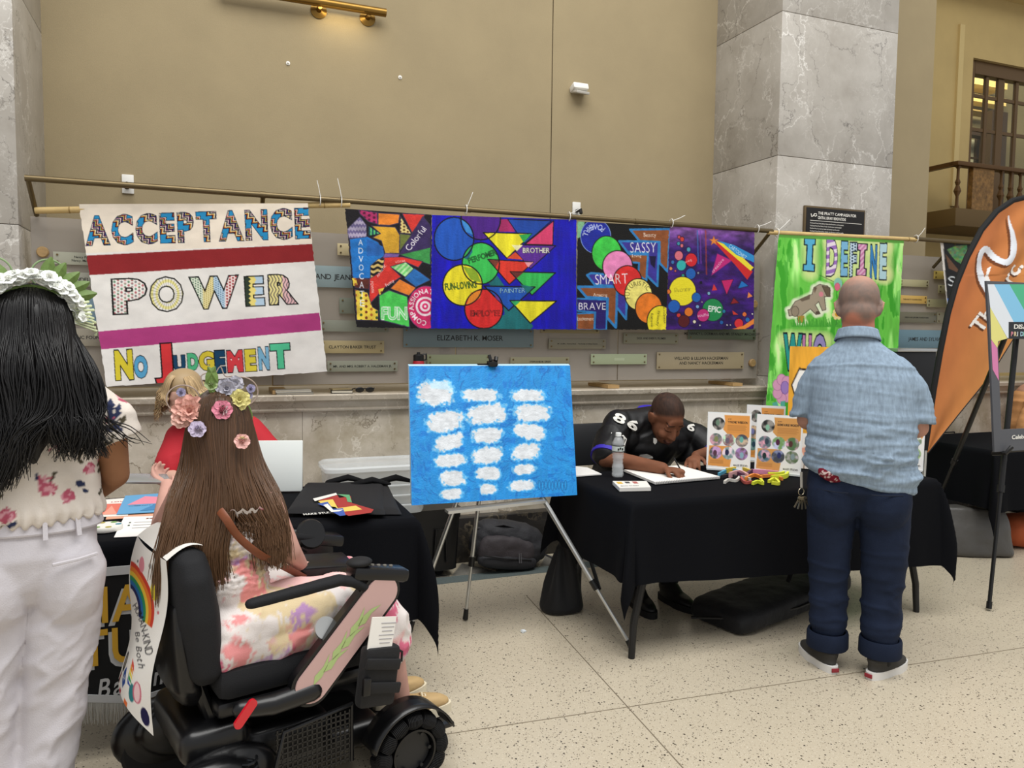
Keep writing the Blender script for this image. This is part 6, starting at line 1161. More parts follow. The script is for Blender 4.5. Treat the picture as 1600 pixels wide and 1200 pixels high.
# ================================================================== the woman at the left
wo = Vector((-.455, -2.33, 0)); wz_ = radians(9)
wom = T('person', 'woman with long black hair and white flower crown standing at the left, floral blouse', 'person', wo, wz_)
HW = Matrix.Translation((.0, .02, 1.50)) @ Matrix.Rotation(radians(-22), 4, 'X')
body = join(head_mb(HW, s=.97), MB().limb([(0, -.01, 1.30), (0, .005, 1.44)], [.055, .052]), MB().rings([(-.02, 0, .86, .16, .11), (0, 0, 1.02, .125, .09), (0, 0, 1.2, .14, .09), (0, 0, 1.32, .14, .07)]),
    MB().limb([(.145, -.01, 1.31), (.19, .0, 1.20), (.205, .035, 1.075)], [.048, .049, .041]), MB().limb([(.205, .035, 1.075), (.165, .21, .99)], [.042, .027]), hand_mb((.162, .225, .985), (-.2, 1, -.1), (-.6, 0, -.8), 1, .4, .92),
    MB().limb([(-.145, -.01, 1.31), (-.19, .0, 1.20), (-.20, .035, 1.08)], [.048, .047, .04]), MB().limb([(-.20, .035, 1.08), (-.13, .22, 1.0)], [.042, .027]), hand_mb((-.127, .235, .995), (.2, 1, -.1), (.6, 0, -.8), -1, .4, .92),
    MB().limb([(-.11, 0, .85), (-.14, .01, .45), (-.13, 0, .06)], [.09, .055, .035]), MB().limb([(.07, 0, .85), (.03, .01, .45), (.0, 0, .06)], [.09, .055, .035]), MB().ell((-.13, .06, .035), (.042, .12, .034)), MB().ell((.0, .06, .035), (.042, .12, .034)))
bo = blob('body', body, M_skin, wom, .0075, 3); vcol(bo.data, lambda c: hx('#9c7052')*(.95+.1*fbm(c[:, 0]*30, c[:, 2]*30, 3))[:, None])
for x in (-.13, .0): obj('sandal_sole', MB().rings([(x, .06, .0, .045, .125), (x, .06, .014, .045, .125)], 24, .8), mat('sandal_brown', '#5a4030', .6), wom)
M_pants = mat('pale_cotton', '#c9c5ca', .85, var=.05, vscale=7, bump=.3, bscale=260, spec=.2)
pa = join(MB().ell((-.115, -.04, .80), (.10, .105, .15)), MB().ell((.075, -.04, .80), (.10, .105, .15)), MB().rings([(-.02, 0, .74, .12, .08), (-.025, -.0, .79, .172, .115), (-.025, -.0, .88, .180, .135), (-.01, 0, .96, .165, .115), (-.005, 0, 1.0, .152, .105)], 36, .92), MB().limb([(-.115, 0, .78), (-.14, .005, .52), (-.14, .0, .30), (-.135, 0, .21)], [.108, .09, .08, .078], 24), MB().limb([(.07, 0, .78), (.035, .005, .52), (.012, .0, .30), (.0, 0, .21)], [.106, .09, .080, .078], 24))
po = blob('trousers', pa, M_pants, wom, .0075, 3, lambda c, n: .017*(ridge(c[:, 0]*5+c[:, 2]*2.5, c[:, 2]*8-c[:, 0]*7, 14, 4)*np.clip((.9-c[:, 2])*3, .15, 1)-.25)+.004*(fbm(c[:, 0]*12, c[:, 2]*12, 2)-.5))
obj('waistband', MB().rings([(-.008, 0, .945, .176, .124), (-.008, 0, .95, .178, .126), (-.006, 0, .985, .166, .116), (-.006, 0, .99, .163, .113)], 36, .92), M_pants, po)
for x, yb in ((-.10, -.118), (.02, -.127), (.10, -.108)): obj('belt_loop', MB().box((x, yb, .962), (.012, .008, .06), (-.25, 0, x*3)), M_pants, po)
obj('pocket_welt', MB().tube([(.035, -.158, .868), (.10, -.143, .872), (.145, -.118, .876)], .005, 6), M_pants, po)
bl = join(MB().rings([(-.0, 0, .975, .175, .125), (0, 0, 1.0, .178, .13), (0, 0, 1.06, .165, .12), (0, 0, 1.14, .16, .115), (0, 0, 1.24, .168, .11), (0, 0, 1.30, .168, .09), (0, 0, 1.345, .12, .07), (0, 0, 1.37, .07, .06)], 36, .92), *[j for s in (-1, 1) for j in (MB().limb([(.135*s, -.01, 1.305), (.19*s, -.005, 1.24)], [.062, .072], 18), MB().rings([(.205*s, .0, 1.185, .072, .085, 0, .35*s), (.19*s, -.005, 1.25, .060, .072, 0, .3*s)], 22))])
bw = blob('blouse', bl, M_dye, wom, .0065, 2, lambda c, n: .010*(ridge(c[:, 0]*6, c[:, 2]*7+c[:, 0]*3, 24, 3)-.3)+.008*np.sin(np.arctan2(c[:, 1], c[:, 0])*26+3*np.sin(c[:, 2]*30))*np.clip((1.03-c[:, 2])*16, 0, 1))
R3 = np.random.RandomState(3); FL = np.c_[R3.uniform(-.26, .26, 230), R3.uniform(-.14, .1, 230), R3.uniform(.96, 1.36, 230)]
def floral(c):
    out = np.tile(hx('#d9d0c6'), (len(c), 1))*(.95+.1*fbm(c[:, 0]*20, c[:, 2]*20, 2))[:, None]; nn = fbm(c[:, 0]*110, c[:, 2]*110+c[:, 1]*60, 7, 2)
    for i, p in enumerate(FL):
        d = c-p; a = i*1.7; u = d[:, 0]*cos(a)+d[:, 2]*sin(a); w = -d[:, 0]*sin(a)+d[:, 2]*cos(a); dy = d[:, 1]
        k = i % 3
        if k == 0: m = (np.sqrt(u*u+w*w+dy*dy*.3) < .020*(.75+.6*nn)); out[m] = np.where((nn[m] > .5)[:, None], hx('#b0566a'), hx('#cf97a0'))
        elif k == 1:
            for q in (0, 1, 2): uu = u-.016*cos(q*2.1); ww = w-.016*sin(q*2.1); m = (uu*uu/.0169**2+ww*ww/.0075**2+dy*dy*.25/.01**2 < 1); out[m] = hx('#2c3350')
        else: m = (np.abs(u) < .026) & (np.abs(w+.004*np.sin(u*200)) < .0035*(1+nn)) & (np.abs(dy) < .05); out[m] = hx('#4a4436')
    return out
vcol(bw.data, floral)
R5 = random.Random(11); paths = []; cols = []
for i in range(1500):
    s = R5.uniform(-1, 1); lay = R5.random(); a = s*1.9; back = cos(a)*.5+.5
    P0 = V(.012*s, .05-.06*R5.random(), 1.632+.008*lay); P1 = V(sin(a*.85)*.088, .02-.092*back, 1.600+.01*lay-.02*abs(s)); P2 = V(sin(a*.9)*.108, .015-.130*back-.01*lay, 1.50)
    ex = s*.138+.02+R5.gauss(0, .014); e = V(ex if s > 0 else s*.128+R5.gauss(0, .015), -.10-.055*back-.03*lay, 1.30)
    zl_ = (1.05+.08*R5.random()+.10*abs(s+.5)) if s < .25 else 1.15+.07*R5.random(); w = .020*sin(R5.random()*1.5+s*7)
    F_ = V((s*.105-.055 if s < .25 else s*.15+.02)+R5.gauss(0, .016), -.135-.03*lay-.02*back, zl_)
    m1 = P2.lerp(e, .5)+V(w*.6+.006*s, -.012-.008*lay, 0); m2 = e.lerp(F_, .5)+V(-w*1.3, -.014, 0)
    paths.append([P0, P1, P2, m1, e, m2, F_]); g = R5.uniform(.045, .11); cols.append((g*1.05, g, g*1.03))
for s_ in range(9): x0 = .12+.004*s_; paths.append([V(.09, -.1, 1.42), V(.13, -.12, 1.33), V(x0+.03, -.12, 1.25+.02*R5.random()), V(x0+.06+.05*R5.random(), -.11, 1.19+.05*R5.random()), V(x0+.09+.06*R5.random(), -.10, 1.17+.05*R5.random())]); cols.append((.05, .045, .05))
strands('hair', paths, M_hair, wom, .0023, cols)
obj_h = blob('hair_volume', join(MB().ell((0, -.012, 1.525), (.086, .096, .092)), MB().rings([(-.05, -.10, 1.14, .06, .02), (-.02, -.10, 1.2, .085, .03), (.0, -.105, 1.30, .105, .035), (.0, -.09, 1.42, .095, .045), (0, -.05, 1.52, .085, .055)], 28)), mat('black_hair', '#0b0a0c', .5), wom, .008, 3, lambda c, n: .005*np.sin(c[:, 0]*130+6*np.sin(c[:, 2]*9)))
# flowers
def bloom(n=5, r=.02, cup=.35, layers=2, seed=1):
    mb = MB(); q = random.Random(seed)
    for l in range(layers):
        rr = r*(1-.72*l/layers); c = cup-.15+1.15*l/max(1, layers-1)
        for k in range(n):
            a = 2*pi*(k+.5*l)/n+q.uniform(-.1, .1); ca, sa = cos(a), sin(a); T_ = V(-sa, ca, 0); D = V(ca*cos(c), sa*cos(c), sin(c)); U = V(-ca*sin(c), -sa*sin(c), cos(c)); w = rr*3.6/n
            pts = []
            for i in range(5):
                t = i/4; ww = w*sin(.25+t*2.3)**.8 if t < 1 else w*.35
                for j in (-1, 0, 1): pts.append(D*rr*t+T_*ww*j*.9+U*(.10*rr*t-.22*rr*max(0, t-.6)+.12*rr*abs(j)*q.uniform(.3, 1.5)+.05*r*l))
            mb.add(pts, [(i*3+j, i*3+j+1, i*3+4+j, i*3+3+j) for i in range(4) for j in (0, 1)])
    return mb
def bloom_mesh(name, **k): return bloom(**k).mesh(name)
def place(name, me, m, parent, p, nrm, sc=1, spin=0):
    o = bpy.data.objects.new(name, me); COL.objects.link(o)
    if not me.materials: me.materials.append(m)
    o.parent = parent; o.location = p; o.rotation_mode = 'QUATERNION'; o.rotation_quaternion = Vector(nrm).to_track_quat('Z', 'Y') @ Euler((0, 0, spin)).to_quaternion(); o.scale = (sc,)*3; return o
Mpet = mat('white_petal', '#f3f5f0', .6); Mlf = mat('green_leaf', '#66803f', .55, var=.25, vscale=40)
bme = bloom_mesh('flower', n=5, r=.021, cup=.3, layers=2, seed=2); lfm = MB().grid(lambda u, v: V((u-.5)*.036*sin(.15+v*2.85), v*.075, .012*sin(v*2.2)-.01*abs(u-.5)*2*sin(v*3)), 5, 8).mesh('leaf')
cw = obj('flower_crown', MB().tube([(.108*sin(a), -.005-.035*cos(a*.9), 1.53+.10*cos(a)) for a in np.linspace(-1.5, 1.5, 20)], .005, 6), Mlf, wom)
for i in range(74):
    a = -1.5+3.0*i/73+R5.uniform(-.04, .04); rr = .106+R5.uniform(.0, .03); p = V(rr*sin(a), -.015-.038*cos(a*.9)+R5.uniform(-.022, .022), 1.532+rr*1.0*cos(a)); place('flower', bme, Mpet, cw, p, (sin(a)+R5.uniform(-.3, .3), -.9+R5.uniform(-.5, .3), cos(a)+.2), R5.uniform(.75, 1.1), R5.uniform(0, 6))
for i, (a, t) in enumerate(((-.75, -1.1), (-.45, -.7), (-1.0, -1.4), (.45, .6), (.62, .95), (.8, 1.2), (.95, 1.5), (.3, .3))):
    o = place('leaf', lfm, Mlf, cw, (.112*sin(a), -.03, 1.535+.112*cos(a)), (0, -1, .3), 1, 0); o.rotation_quaternion = Euler((radians(75), -t*.0, 0)).to_quaternion(); o.rotation_mode = 'XYZ'; o.rotation_euler = (radians(80), t*.9, 0)
for k in range(9): a = 1.15+.06*k; obj('sprig', MB().limb([(.105*sin(a), -.035, 1.535+.10*cos(a)), (.105*sin(a)+.025+.004*k, -.045, 1.545+.10*cos(a)-.004*k), (.105*sin(a)+.045+.004*(k % 3), -.04, 1.55+.10*cos(a)-.006*k)], [.002, .003, .004], 6), mat('sprig_cream', '#cdd6ae', .6), cw)
for x in (-.085, .045): obj('wire_hoop', MB().tube([(x+.043*cos(a), -.01, 1.665+.043*sin(a)+.0*x) for a in np.linspace(0, 6.283, 30)], .0026, 6), mat('green_wire', '#8ea878', .5), cw)
# ================================================================== power wheelchair
wr_ = radians(15); wc0 = Vector((-.225, -2.39, 0)); wch = T('power_wheelchair', 'black power wheelchair with pink arm panel and red reflector, carrying the long haired girl', 'wheelchair', wc0, wr_)
WMi = wm(wch).inverted()
def cl(px, py, ly):                                       # wheelchair coordinates of a pixel on its plane y = ly
    d = WMi.to_3x3() @ ray(px, py); c = WMi @ Vector((0, CY, CH)); return c+d*((ly-c.y)/d.y)
M_sat = mat('satin_black', '#0c0c0e', .33, coat=.1); M_rub = mat('black_rubber', '#121214', .75); M_vin = mat('black_upholstery', '#0e0f13', .8, bump=.3, bscale=300); M_hub = mat('dark_hub', '#1d1e20', .4)
RX = Matrix.Rotation(radians(90), 3, 'X')
for s in (-1, 1):
    w = obj('rear_wheel', MB().lathe([(.10, -.036), (.128, -.034), (.137, -.02), (.138, .02), (.128, .034), (.10, .036)], 36, (.15, .255*s, .138), RX), M_rub, wch); obj('hub', MB().lathe([(0, -.03), (.09, -.03), (.10, -.02), (.10, .02), (.09, .03), (0, .03)], 28, (.15, .255*s, .138), RX), M_hub, w)
    blob('wheel_cover', MB().ell((.15, .255*s, .17), (.165, .055, .125)).ell((.22, .20*s, .2), (.16, .05, .10)), M_sat, wch, .01, 4)
    f = obj('front_wheel', MB().lathe([(0, -.018), (.066, -.018), (.07, -.012), (.07, .012), (.066, .018), (0, .018)], 36, (.795, .27*s, .138), RX), M_hub, wch)
    obj('rim_ring', MB().lathe([(.071, -.04), (.078, -.04), (.078, .04), (.071, .04), (.071, -.04)], 36, (.795, .27*s, .138), RX), M_sat, f)
    for k in range(6): a = k*pi/3; obj('bolt', MB().lathe([(0, 0), (.006, 0), (.006, .006), (0, .006)], 10, (.795+.06*cos(a), .27*s-.018*1.0-.006, .138+.06*sin(a)), RX), M_steel if k == 9 else M_hub, f)
    prof = []
    for k in range(11): z = -.024+.0048*k; b = .0215+.0065*(1-(z/.026)**2); prof += [(b, z-.0018), (b, z+.0008), (b-.008, z+.0014)]
    for row, n_ in ((-.022, 0), (.022, .5)):
        for k in range(12):
            a = 2*pi*(k+n_)/12; t = V(-sin(a), 0, cos(a)); Z = Matrix((V(cos(a), 0, sin(a)), V(0, 1, 0), t)).transposed(); obj('roller', MB().lathe([(0, -.027)]+prof+[(0, .027)], 10, (.795+.104*cos(a), .27*s+row, .138+.104*sin(a)), Z), M_rub, f)
    vs = []
    obj('fender', MB().grid(lambda u, v: V(.795+(.150)*cos(.35+u*2.5), .27*s+(v-.5)*.10, .138+.150*sin(.35+u*2.5)), 24, 4), M_sat, f).modifiers.new('s', 'SOLIDIFY').thickness = .006
blob('base', join(MB().box((.36, 0, .22), (.42, .36, .16), bev=.04), MB().box((.6, 0, .16), (.34, .3, .09), bev=.03), MB().box((.20, 0, .30), (.2, .4, .12), bev=.04)), M_sat, wch, .012, 4)
obj('seat_cushion', MB().box((.45, 0, .475), (.50, .43, .10), bev=.035), M_vin, wch); obj('seat_pan', MB().box((.43, 0, .40), (.46, .40, .05), bev=.015), M_sat, wch)
bk = blob('backrest', MB().rings([(0, 0, -.20, .18, .04), (0, 0, -.17, .205, .058), (0, 0, .0, .21, .068), (0, 0, .12, .20, .06), (0, 0, .175, .17, .052), (0, 0, .20, .12, .03)], 36, .6).xf(Matrix.Translation((.165, 0, .68)) @ Matrix.Rotation(radians(-6), 4, 'Y') @ Matrix.Rotation(radians(90), 4, 'Z')), M_vin, wch, .01, 3)
blob('back_shell', MB().rings([(.17, 0, .40, .05, .12), (.14, 0, .46, .05, .16), (.115, 0, .60, .03, .17), (.11, 0, .72, .025, .15)], 28, .7), M_sat, wch, .01, 3)
obj('push_post', MB().tube([(.22, -.12, .3), (.14, -.12, .55)], .02, 10), M_sat, wch); obj('shock_spring', MB().tube([(.27+.022*cos(k*.7), -.262+.022*sin(k*.7), .17+.0016*k*1.4) for k in range(46)], .0048, 6), mat('spring_grey', '#2c2d30', .35, .8), wch)
def capsule(p, q, r, n=14):
    a = atan2(q[1]-p[1], q[0]-p[0]); return [(q[0]+r*cos(a-pi/2+pi*k/n), q[1]+r*sin(a-pi/2+pi*k/n)) for k in range(n+1)]+[(p[0]+r*cos(a+pi/2+pi*k/n), p[1]+r*sin(a+pi/2+pi*k/n)) for k in range(n+1)]
PK = mat('rose_panel', '#c3a09b', .35, coat=.2); Mflm = mat('green_flame', '#a9bd7c', .5)
for s in (-1, 1):
    M_ = Matrix.Translation((0, .262*s+.016, 0)) @ Matrix.Rotation(radians(90), 4, 'X'); P_, Q_ = (.455, .445), (.690, .690)
    ar = obj('arm_frame', MB().prism(capsule(P_, Q_, .064), .032, M_), M_sat, wch)
    obj('lower_arm', MB().limb([(.46, .262*s, .425), (.34, .262*s, .415), (.25, .262*s, .425)], [.035, .032, .026], 14, 1), M_sat, wch)
    pn_ = obj('side_panel', MB().prism(capsule(P_, Q_, .052), .006, Matrix.Translation((0, (.262*s-.016 if s < 0 else .262*s+.022), 0)) @ Matrix.Rotation(radians(90), 4, 'X')), PK, ar)
    if s < 0:
        yq = -.2850
        for k, (t0, sd) in enumerate(((.05, 1), (.18, -1), (.30, 1), (.42, -1), (.55, 1), (.66, -1))):
            bx_ = P_[0]+(Q_[0]-P_[0])*t0; bz_ = P_[1]+(Q_[1]-P_[1])*t0; D = V(.69, 0, .72); N = V(-.72, 0, .69)*sd; c_ = V(bx_, yq, bz_); pts = [c_-D*.012, c_+N*.016+D*.01, c_+N*.012+D*.045, c_+N*.022+D*.085, c_+N*.002+D*.055, c_-N*.006+D*.02]
            obj('flame_decal', MB().add(pts, [tuple(range(6))]), Mflm, pn_, False)
        obj('reflector', MB().prism(capsule((.232, .398), (.272, .447), .013), .010, Matrix.Translation((0, -.286, 0)) @ Matrix.Rotation(radians(90), 4, 'X')), mat('red_reflector', '#c81828', .2, coat=.5), wch)
    a_, b_ = (.265, .735), (.56, .752)
    blob('armrest', MB().limb([(.28, .27*s, .732), (.42, .27*s, .742), (.55, .27*s, .752), (.60, .268*s, .735), (.65, .264*s, .70)], [.021, .024, .025, .023, .02], 14, .75), M_vin, wch, .007, 2)
    cs = obj('control_console', MB().box((.69, .25*s, .745), (.20, .075, .045), (0, radians(12), 0), .015), M_sat, wch)
    if s < 0: obj('joystick', MB().ell((.625, -.25, .79), (.042, .036, .016)).lathe([(.02, .755), (.014, .78)], 16, (.625, -.25, 0)), M_rub, cs)
    else: obj('joystick', MB().lathe([(0, -.012), (.05, -.012), (.056, 0), (.05, .012), (0, .012)], 24, (.66, .23, .77), Matrix.Rotation(radians(70), 3, 'X')), M_sat, cs)
for k in range(4): obj('button', MB().lathe([(.007, 0), (.006, .004), (0, .004)], 10, (.67+.022*k, -.25, .772-.0046*k)), mat('grey_button', '#6f6c66', .4), wch)
gr = obj('side_grille', MB().tube([(.34, -.245, .15), (.38, -.245, .31), (.60, -.245, .335), (.60, -.245, .15)], .008, 8), M_sat, wch); mb = MB()
for k in range(16): mb.box((.36+.0155*k, -.245, .235), (.005, .004, .17))
for k in range(10): mb.box((.475, -.245, .16+.0165*k), (.24, .004, .005))
obj('mesh', mb, M_sat, gr, False, kind='stuff')
obj('footplate', MB().box((.90, 0, .114), (.26, .36, .018), bev=.006), M_sat, wch); obj('foot_bracket', MB().tube([(.70, 0, .2), (.78, 0, .13), (.86, 0, .114)], .02, 8), M_sat, wch)
mr = obj('round_mirror', MB().lathe([(.026, -.004), (.034, -.006), (.036, 0), (.034, .006), (.026, .006)], 28, tuple(cl(508, 981, -.25)), Matrix.Rotation(radians(70), 3, 'X')), M_steel, wch); obj('glass', MB().lathe([(0, 0), (.03, 0), (.03, .002), (0, .002)], 24, tuple(cl(508, 981, -.25)), Matrix.Rotation(radians(70), 3, 'X')), mat('mirror', '#d9cfd0', .05, 1), mr)
# pouch with leaflets
pcn = cl(590, 1055, -.315); pch = T('hanging_pouch', 'black strapped pouch hanging from the front of the wheelchair arm', 'pouch', wch.matrix_world @ pcn if 0 else wm(wch) @ pcn, wr_); 
obj('body', MB().box((0, .0, 0), (.125, .05, .19), (0, radians(8), 0), .016), M_bag, pch)
for k, z in enumerate((.045, -.03)): obj('flap_strap', MB().box((.005, -.03, z), (.12, .012, .034), (0, radians(14), 0), .005), M_bag, pch)
obj('buckle', MB().box((-.055, -.035, -.01), (.026, .016, .055), (0, radians(5), 0), .005), M_black, pch); obj('cord_end', MB().tube([(.06, -.01, .075), (.08, -.012, .06), (.078, -.012, .03)], .004, 6), M_black, pch)
lf = T('leaflets', 'folded white printed leaflets sticking out of the black pouch', 'leaflets', wm(wch) @ (pcn+V(.012, 0, .09)), wr_)
for k in range(3):
    o = obj('leaflet', MB().box((.004*k-.004, -.012+.009*k, .035+.004*(2-k)), (.085, .003, .11), (0, radians(10), 0)), mat('paper_white', '#ece9e3', .6), lf)
    if k == 0:
        for i in range(6): obj('print_line', MB().box((.014-.003*i+.006, -.0142, .075-.012*i), (.052-.008*(i % 3), .001, .0018), (0, radians(10), 0)), mat('print_grey', '#97959a', .6), o)
# painted cloth on the backrest
q = [(437, 40), (655, 175), (625, 1050), (388, 885)]; A = Art(110, 190, q, '#e9e6e0')
def arcband(cx, cy, r0, r1, a0, a1, col): A.poly([(cx+r1[0]*cos(a), cy+r1[1]*sin(a)) for a in np.linspace(a0, a1, 20)]+[(cx+r0[0]*cos(a), cy+r0[1]*sin(a)) for a in np.linspace(a1, a0, 20)], col)
for k, c in enumerate(('#c8402e', '#e07a2e', '#e3c040', '#2f8a5a', '#2a6aa8', '#23285a')): arcband(430, 470, (150-17*(k+1), 290-26*(k+1)), (150-17*k, 290-26*k), -1.55, .15, c)
for p, r, c in (((517, 195), (17, 42), '#d98a96'), ((578, 330), (20, 45), '#e3d23a'), ((593, 235), (8, 12), '#2f5f9a'), ((567, 200), (9, 14), '#9a9a9a'), ((490, 178), (5, 8), '#555555'), ((600, 430), (6, 8), '#c96a70')): A.circ(p, r, c)
A.text('HUMAN-KIND', (428, 440), 50, '#17161a', ang=.93, width=262); A.text('Be Both', (462, 585), 44, '#17161a', ang=.95, width=175, shear=.3)
A.circ((438, 760), (20, 58), '#17161a'); A.circ((440, 755), (12, 38), '#8a8478'); A.poly([(462, 800), (480, 770), (496, 850), (480, 890), (464, 850)], '#24468a'); A.text('+', (470, 860), 50, '#e9e6e0', width=16)
for k, c in enumerate(('#d0402e', '#e08a2e', '#e3cf40', '#2f8a4a', '#2a4a9a')): A.poly([(506, 705+26*k), (530, 730+26*k), (540, 760+22*k), (512, 735+26*k)], c)
A.circ((543, 870), (16, 50), '#2f7a80'); A.circ((570, 850), (18, 55), '#e9c5c8', line='#c76a7c', lw=7); A.circ((600, 960), (17, 50), '#1f1b45')
for x, y, c in ((415, 820, '#7a2430'), (400, 870, '#202020'), (452, 900, '#a83040'), (502, 930, '#e0703a'), (542, 1000, '#24246a'), (570, 1040, '#3a9a6a'), (605, 1050, '#c04a5a')): A.poly([(x, y), (x+20, y+12), (x+10, y+72), (x-10, y+60)], c)
Lq = [(.066, .17, .865), (.085, -.13, .855), (.035, -.13, .385), (.012, .17, .42)]
bs = sheet('chair_banner', A, [tuple(wm(wch) @ Vector(v)) for v in Lq], M_canvas, None, lambda u, v: np.stack([-.02*np.sin(u*3.1)*v-.012*np.sin(v*7+u*3), 0*u, -.05*v*np.clip(u-.35, 0, 1)], -1)); tag(bs, 'white cloth with a painted rainbow hanging over the wheelchair back', 'banner')
tp = MB().grid(lambda u, v: wm(wch) @ V(.066+.019*u+.10*v, .17-.30*u, .865-.01*u+.036*sin(v*pi*.7)), 16, 8); o = obj('top_fold', tp, mat('cream_cloth', '#e4e1da', .85), None, True); o.parent = bs
# ================================================================== the girl in the wheelchair
gl = T('person', 'girl with very long brown hair, flower headband and tie dye dress seated in wheelchair', 'person', wc0, wr_)
HG = Matrix.Translation((.288, .045, 1.205)) @ Matrix.Rotation(radians(-18), 4, 'Z') @ Matrix.Rotation(radians(-12), 4, 'X')
GH = cl(262, 758, .40)
LS, RS = V(.185, .095, 1.00), V(.395, -.08, .99)
body = join(head_mb(HG, s=.95), MB().limb([(.29, .0, 1.0), (.288, .02, 1.14)], [.052, .048]), MB().ell((.29, 0, .90), (.10, .145, .15), (0, 0, .7)), MB().ell((.29, 0, .64), (.085, .115, .13)), MB().limb([LS, RS], [.045, .045]),
    MB().limb([LS, (.15, .23, .86)], [.042, .036]), MB().limb([(.15, .23, .86), tuple(GH)], [.036, .024]), hand_mb(GH, (-.25, .8, .15), (.6, 0, .8), 1, .9, .85),
    MB().limb([RS, (.455, -.10, .82)], [.040, .036]), MB().limb([(.455, -.10, .82), (.53, .0, .735)], [.036, .025]), hand_mb((.532, .008, .73), (.45, .8, -.25), (0, -.2, -1), -1, .45, .95),
    *[MB().limb([(.30, .085*s, .58), (.72, .085*s, .60), (.83, .08*s, .38), (.87, .075*s, .21)], [.07, .055, .045, .033]) for s in (-1, 1)], *[MB().ell((.925, .075*s, .168), (.085, .027, .022)) for s in (-1, 1)])
bo = blob('body', body, M_skin, gl, .0072, 3); vcol(bo.data, lambda c: hx('#c79a8c')*(.95+.1*fbm(c[:, 0]*30, c[:, 2]*30, 3))[:, None])
dr = join(MB().ell((.288, 0, .87), (.112, .155, .13), (0, 0, .7)), MB().ell((.285, 0, .73), (.12, .15, .14), (0, 0, .35)), MB().ell((.29, 0, .60), (.16, .20, .10)), *[MB().limb([(.32, .09*s, .60), (.50, .095*s, .615), (.74, .095*s, .61), (.79, .09*s, .52), (.80, .09*s, .44)], [.105, .105, .086, .082, .085], 20) for s in (-1, 1)], MB().box((.55, 0, .61), (.45, .16, .13), bev=.05), MB().box((.795, 0, .48), (.10, .16, .18), bev=.04), MB().box((.44, -.16, .555), (.48, .09, .10), bev=.04))
def dressd(c, n):
    up = np.clip((c[:, 2]-.70)*14, 0, 1); th = np.arctan2(c[:, 1], c[:, 0]-.29)
    return up*.0055*(np.sin(c[:, 2]*330+1.5*np.sin(th*14))*.7+np.sin(th*46+2*np.sin(c[:, 2]*90))*.5)+(1-up)*(.014*(ridge(c[:, 0]*6+c[:, 1]*4, c[:, 2]*6+c[:, 1]*5, 33, 4)-.3)+.005*(fbm(c[:, 0]*14, c[:, 2]*14, 3)-.5))
do = blob('dress', dr, M_dye, gl, .007, 3, dressd)
def tiedye(c):
    p = np.c_[c[:, 0]*1.0+c[:, 1]*.6, c[:, 2]+c[:, 1]*.4]; j = (fbm(p[:, 0]*70, p[:, 1]*20, 9, 3)-.5)*.05; out = np.tile(hx('#ded6d2'), (len(c), 1))
    for sd, sc, th, col in ((1, 9, .62, '#e7b7b4'), (2, 8, .66, '#d9c49a'), (3, 11, .645, '#d2617f'), (4, 9, .68, '#b489c0'), (5, 12, .66, '#e08a8a')):
        n = fbm(p[:, 0]*sc+sd*7+j*20, p[:, 1]*sc+sd*3+j*10, sd, 3); a = np.clip((n-th)*22, 0, 1)[:, None]*.9; out = out*(1-a)+hx(col)*a
    return out
vcol(do.data, tiedye)
obj('neck_ruffle', MB().grid(lambda u, v: V(.29+(.112+.014*v)*cos(u*2*pi)*1.0+.0, (.152+.012*v)*sin(u*2*pi), .958+.02*v+.006*sin(u*2*pi*34)).xyz, 120, 4, True).xf(Matrix.Translation((.29, 0, 0)) @ Matrix.Rotation(.7, 4, 'Z') @ Matrix.Translation((-.29, 0, 0))), M_dye, do); vcol(do.children[0].data, tiedye)
Mt = mat('tan_leather', '#b79a6c', .55, bump=.2, bscale=90)
for s in (-1, 1): shoe(gl, V(.935, .075*s, .125), radians(-90+8*s), .235, Mt, mat('shoe_sole_cream', '#d9cfb6', .6), lace=mat('lace_cream', '#d9cdb0', .6), h=.062)
Mlea = mat('brown_leather', '#7a4327', .45, bump=.15, bscale=80)
sb = T('shoulder_bag', 'brown leather crossbody strap with a small black bag on the lap of the seated girl', 'bag', wm(gl) @ V(.55, .02, .70), wr_)
SP = [wm(gl) @ V(.20, .11, 1.06)]+[at(x, y, y=yy) for x, y, yy in ((345, 800, -2.455), (372, 838, -2.47), (405, 866, -2.46), (437, 882, -2.40))]+[wm(gl) @ V(.53, -.03, .70)]
obj('strap', MB().tube(smooth_path(SP, 5), .0125, 8, flat=.25, up=(-.3, -1, .3)), Mlea, sb, world=True)
p = wm(gl) @ V(.62, .03, .715); obj('pouch', MB().box(p, (.20, .12, .035), (radians(10), radians(6), wr_), .012), mat('black_leather', '#131214', .3), sb, world=True); obj('buckle', MB().lathe([(.006, 0), (.010, 0), (.010, .003), (.006, .003)], 14, at(437, 882, y=-2.405), Matrix.Rotation(radians(90), 3, 'X')), M_steel, sb, world=True)
ph = T('smartphone', 'silver smartphone held out by the seated girl over the left table', 'phone', at(229, 748, y=-1.93), 0); obj('body', MB().box((0, 0, 0), (.15, .075, .009), (.25, .12, .3), .003), mat('phone_silver', '#a9adb0', .25, .6), ph)
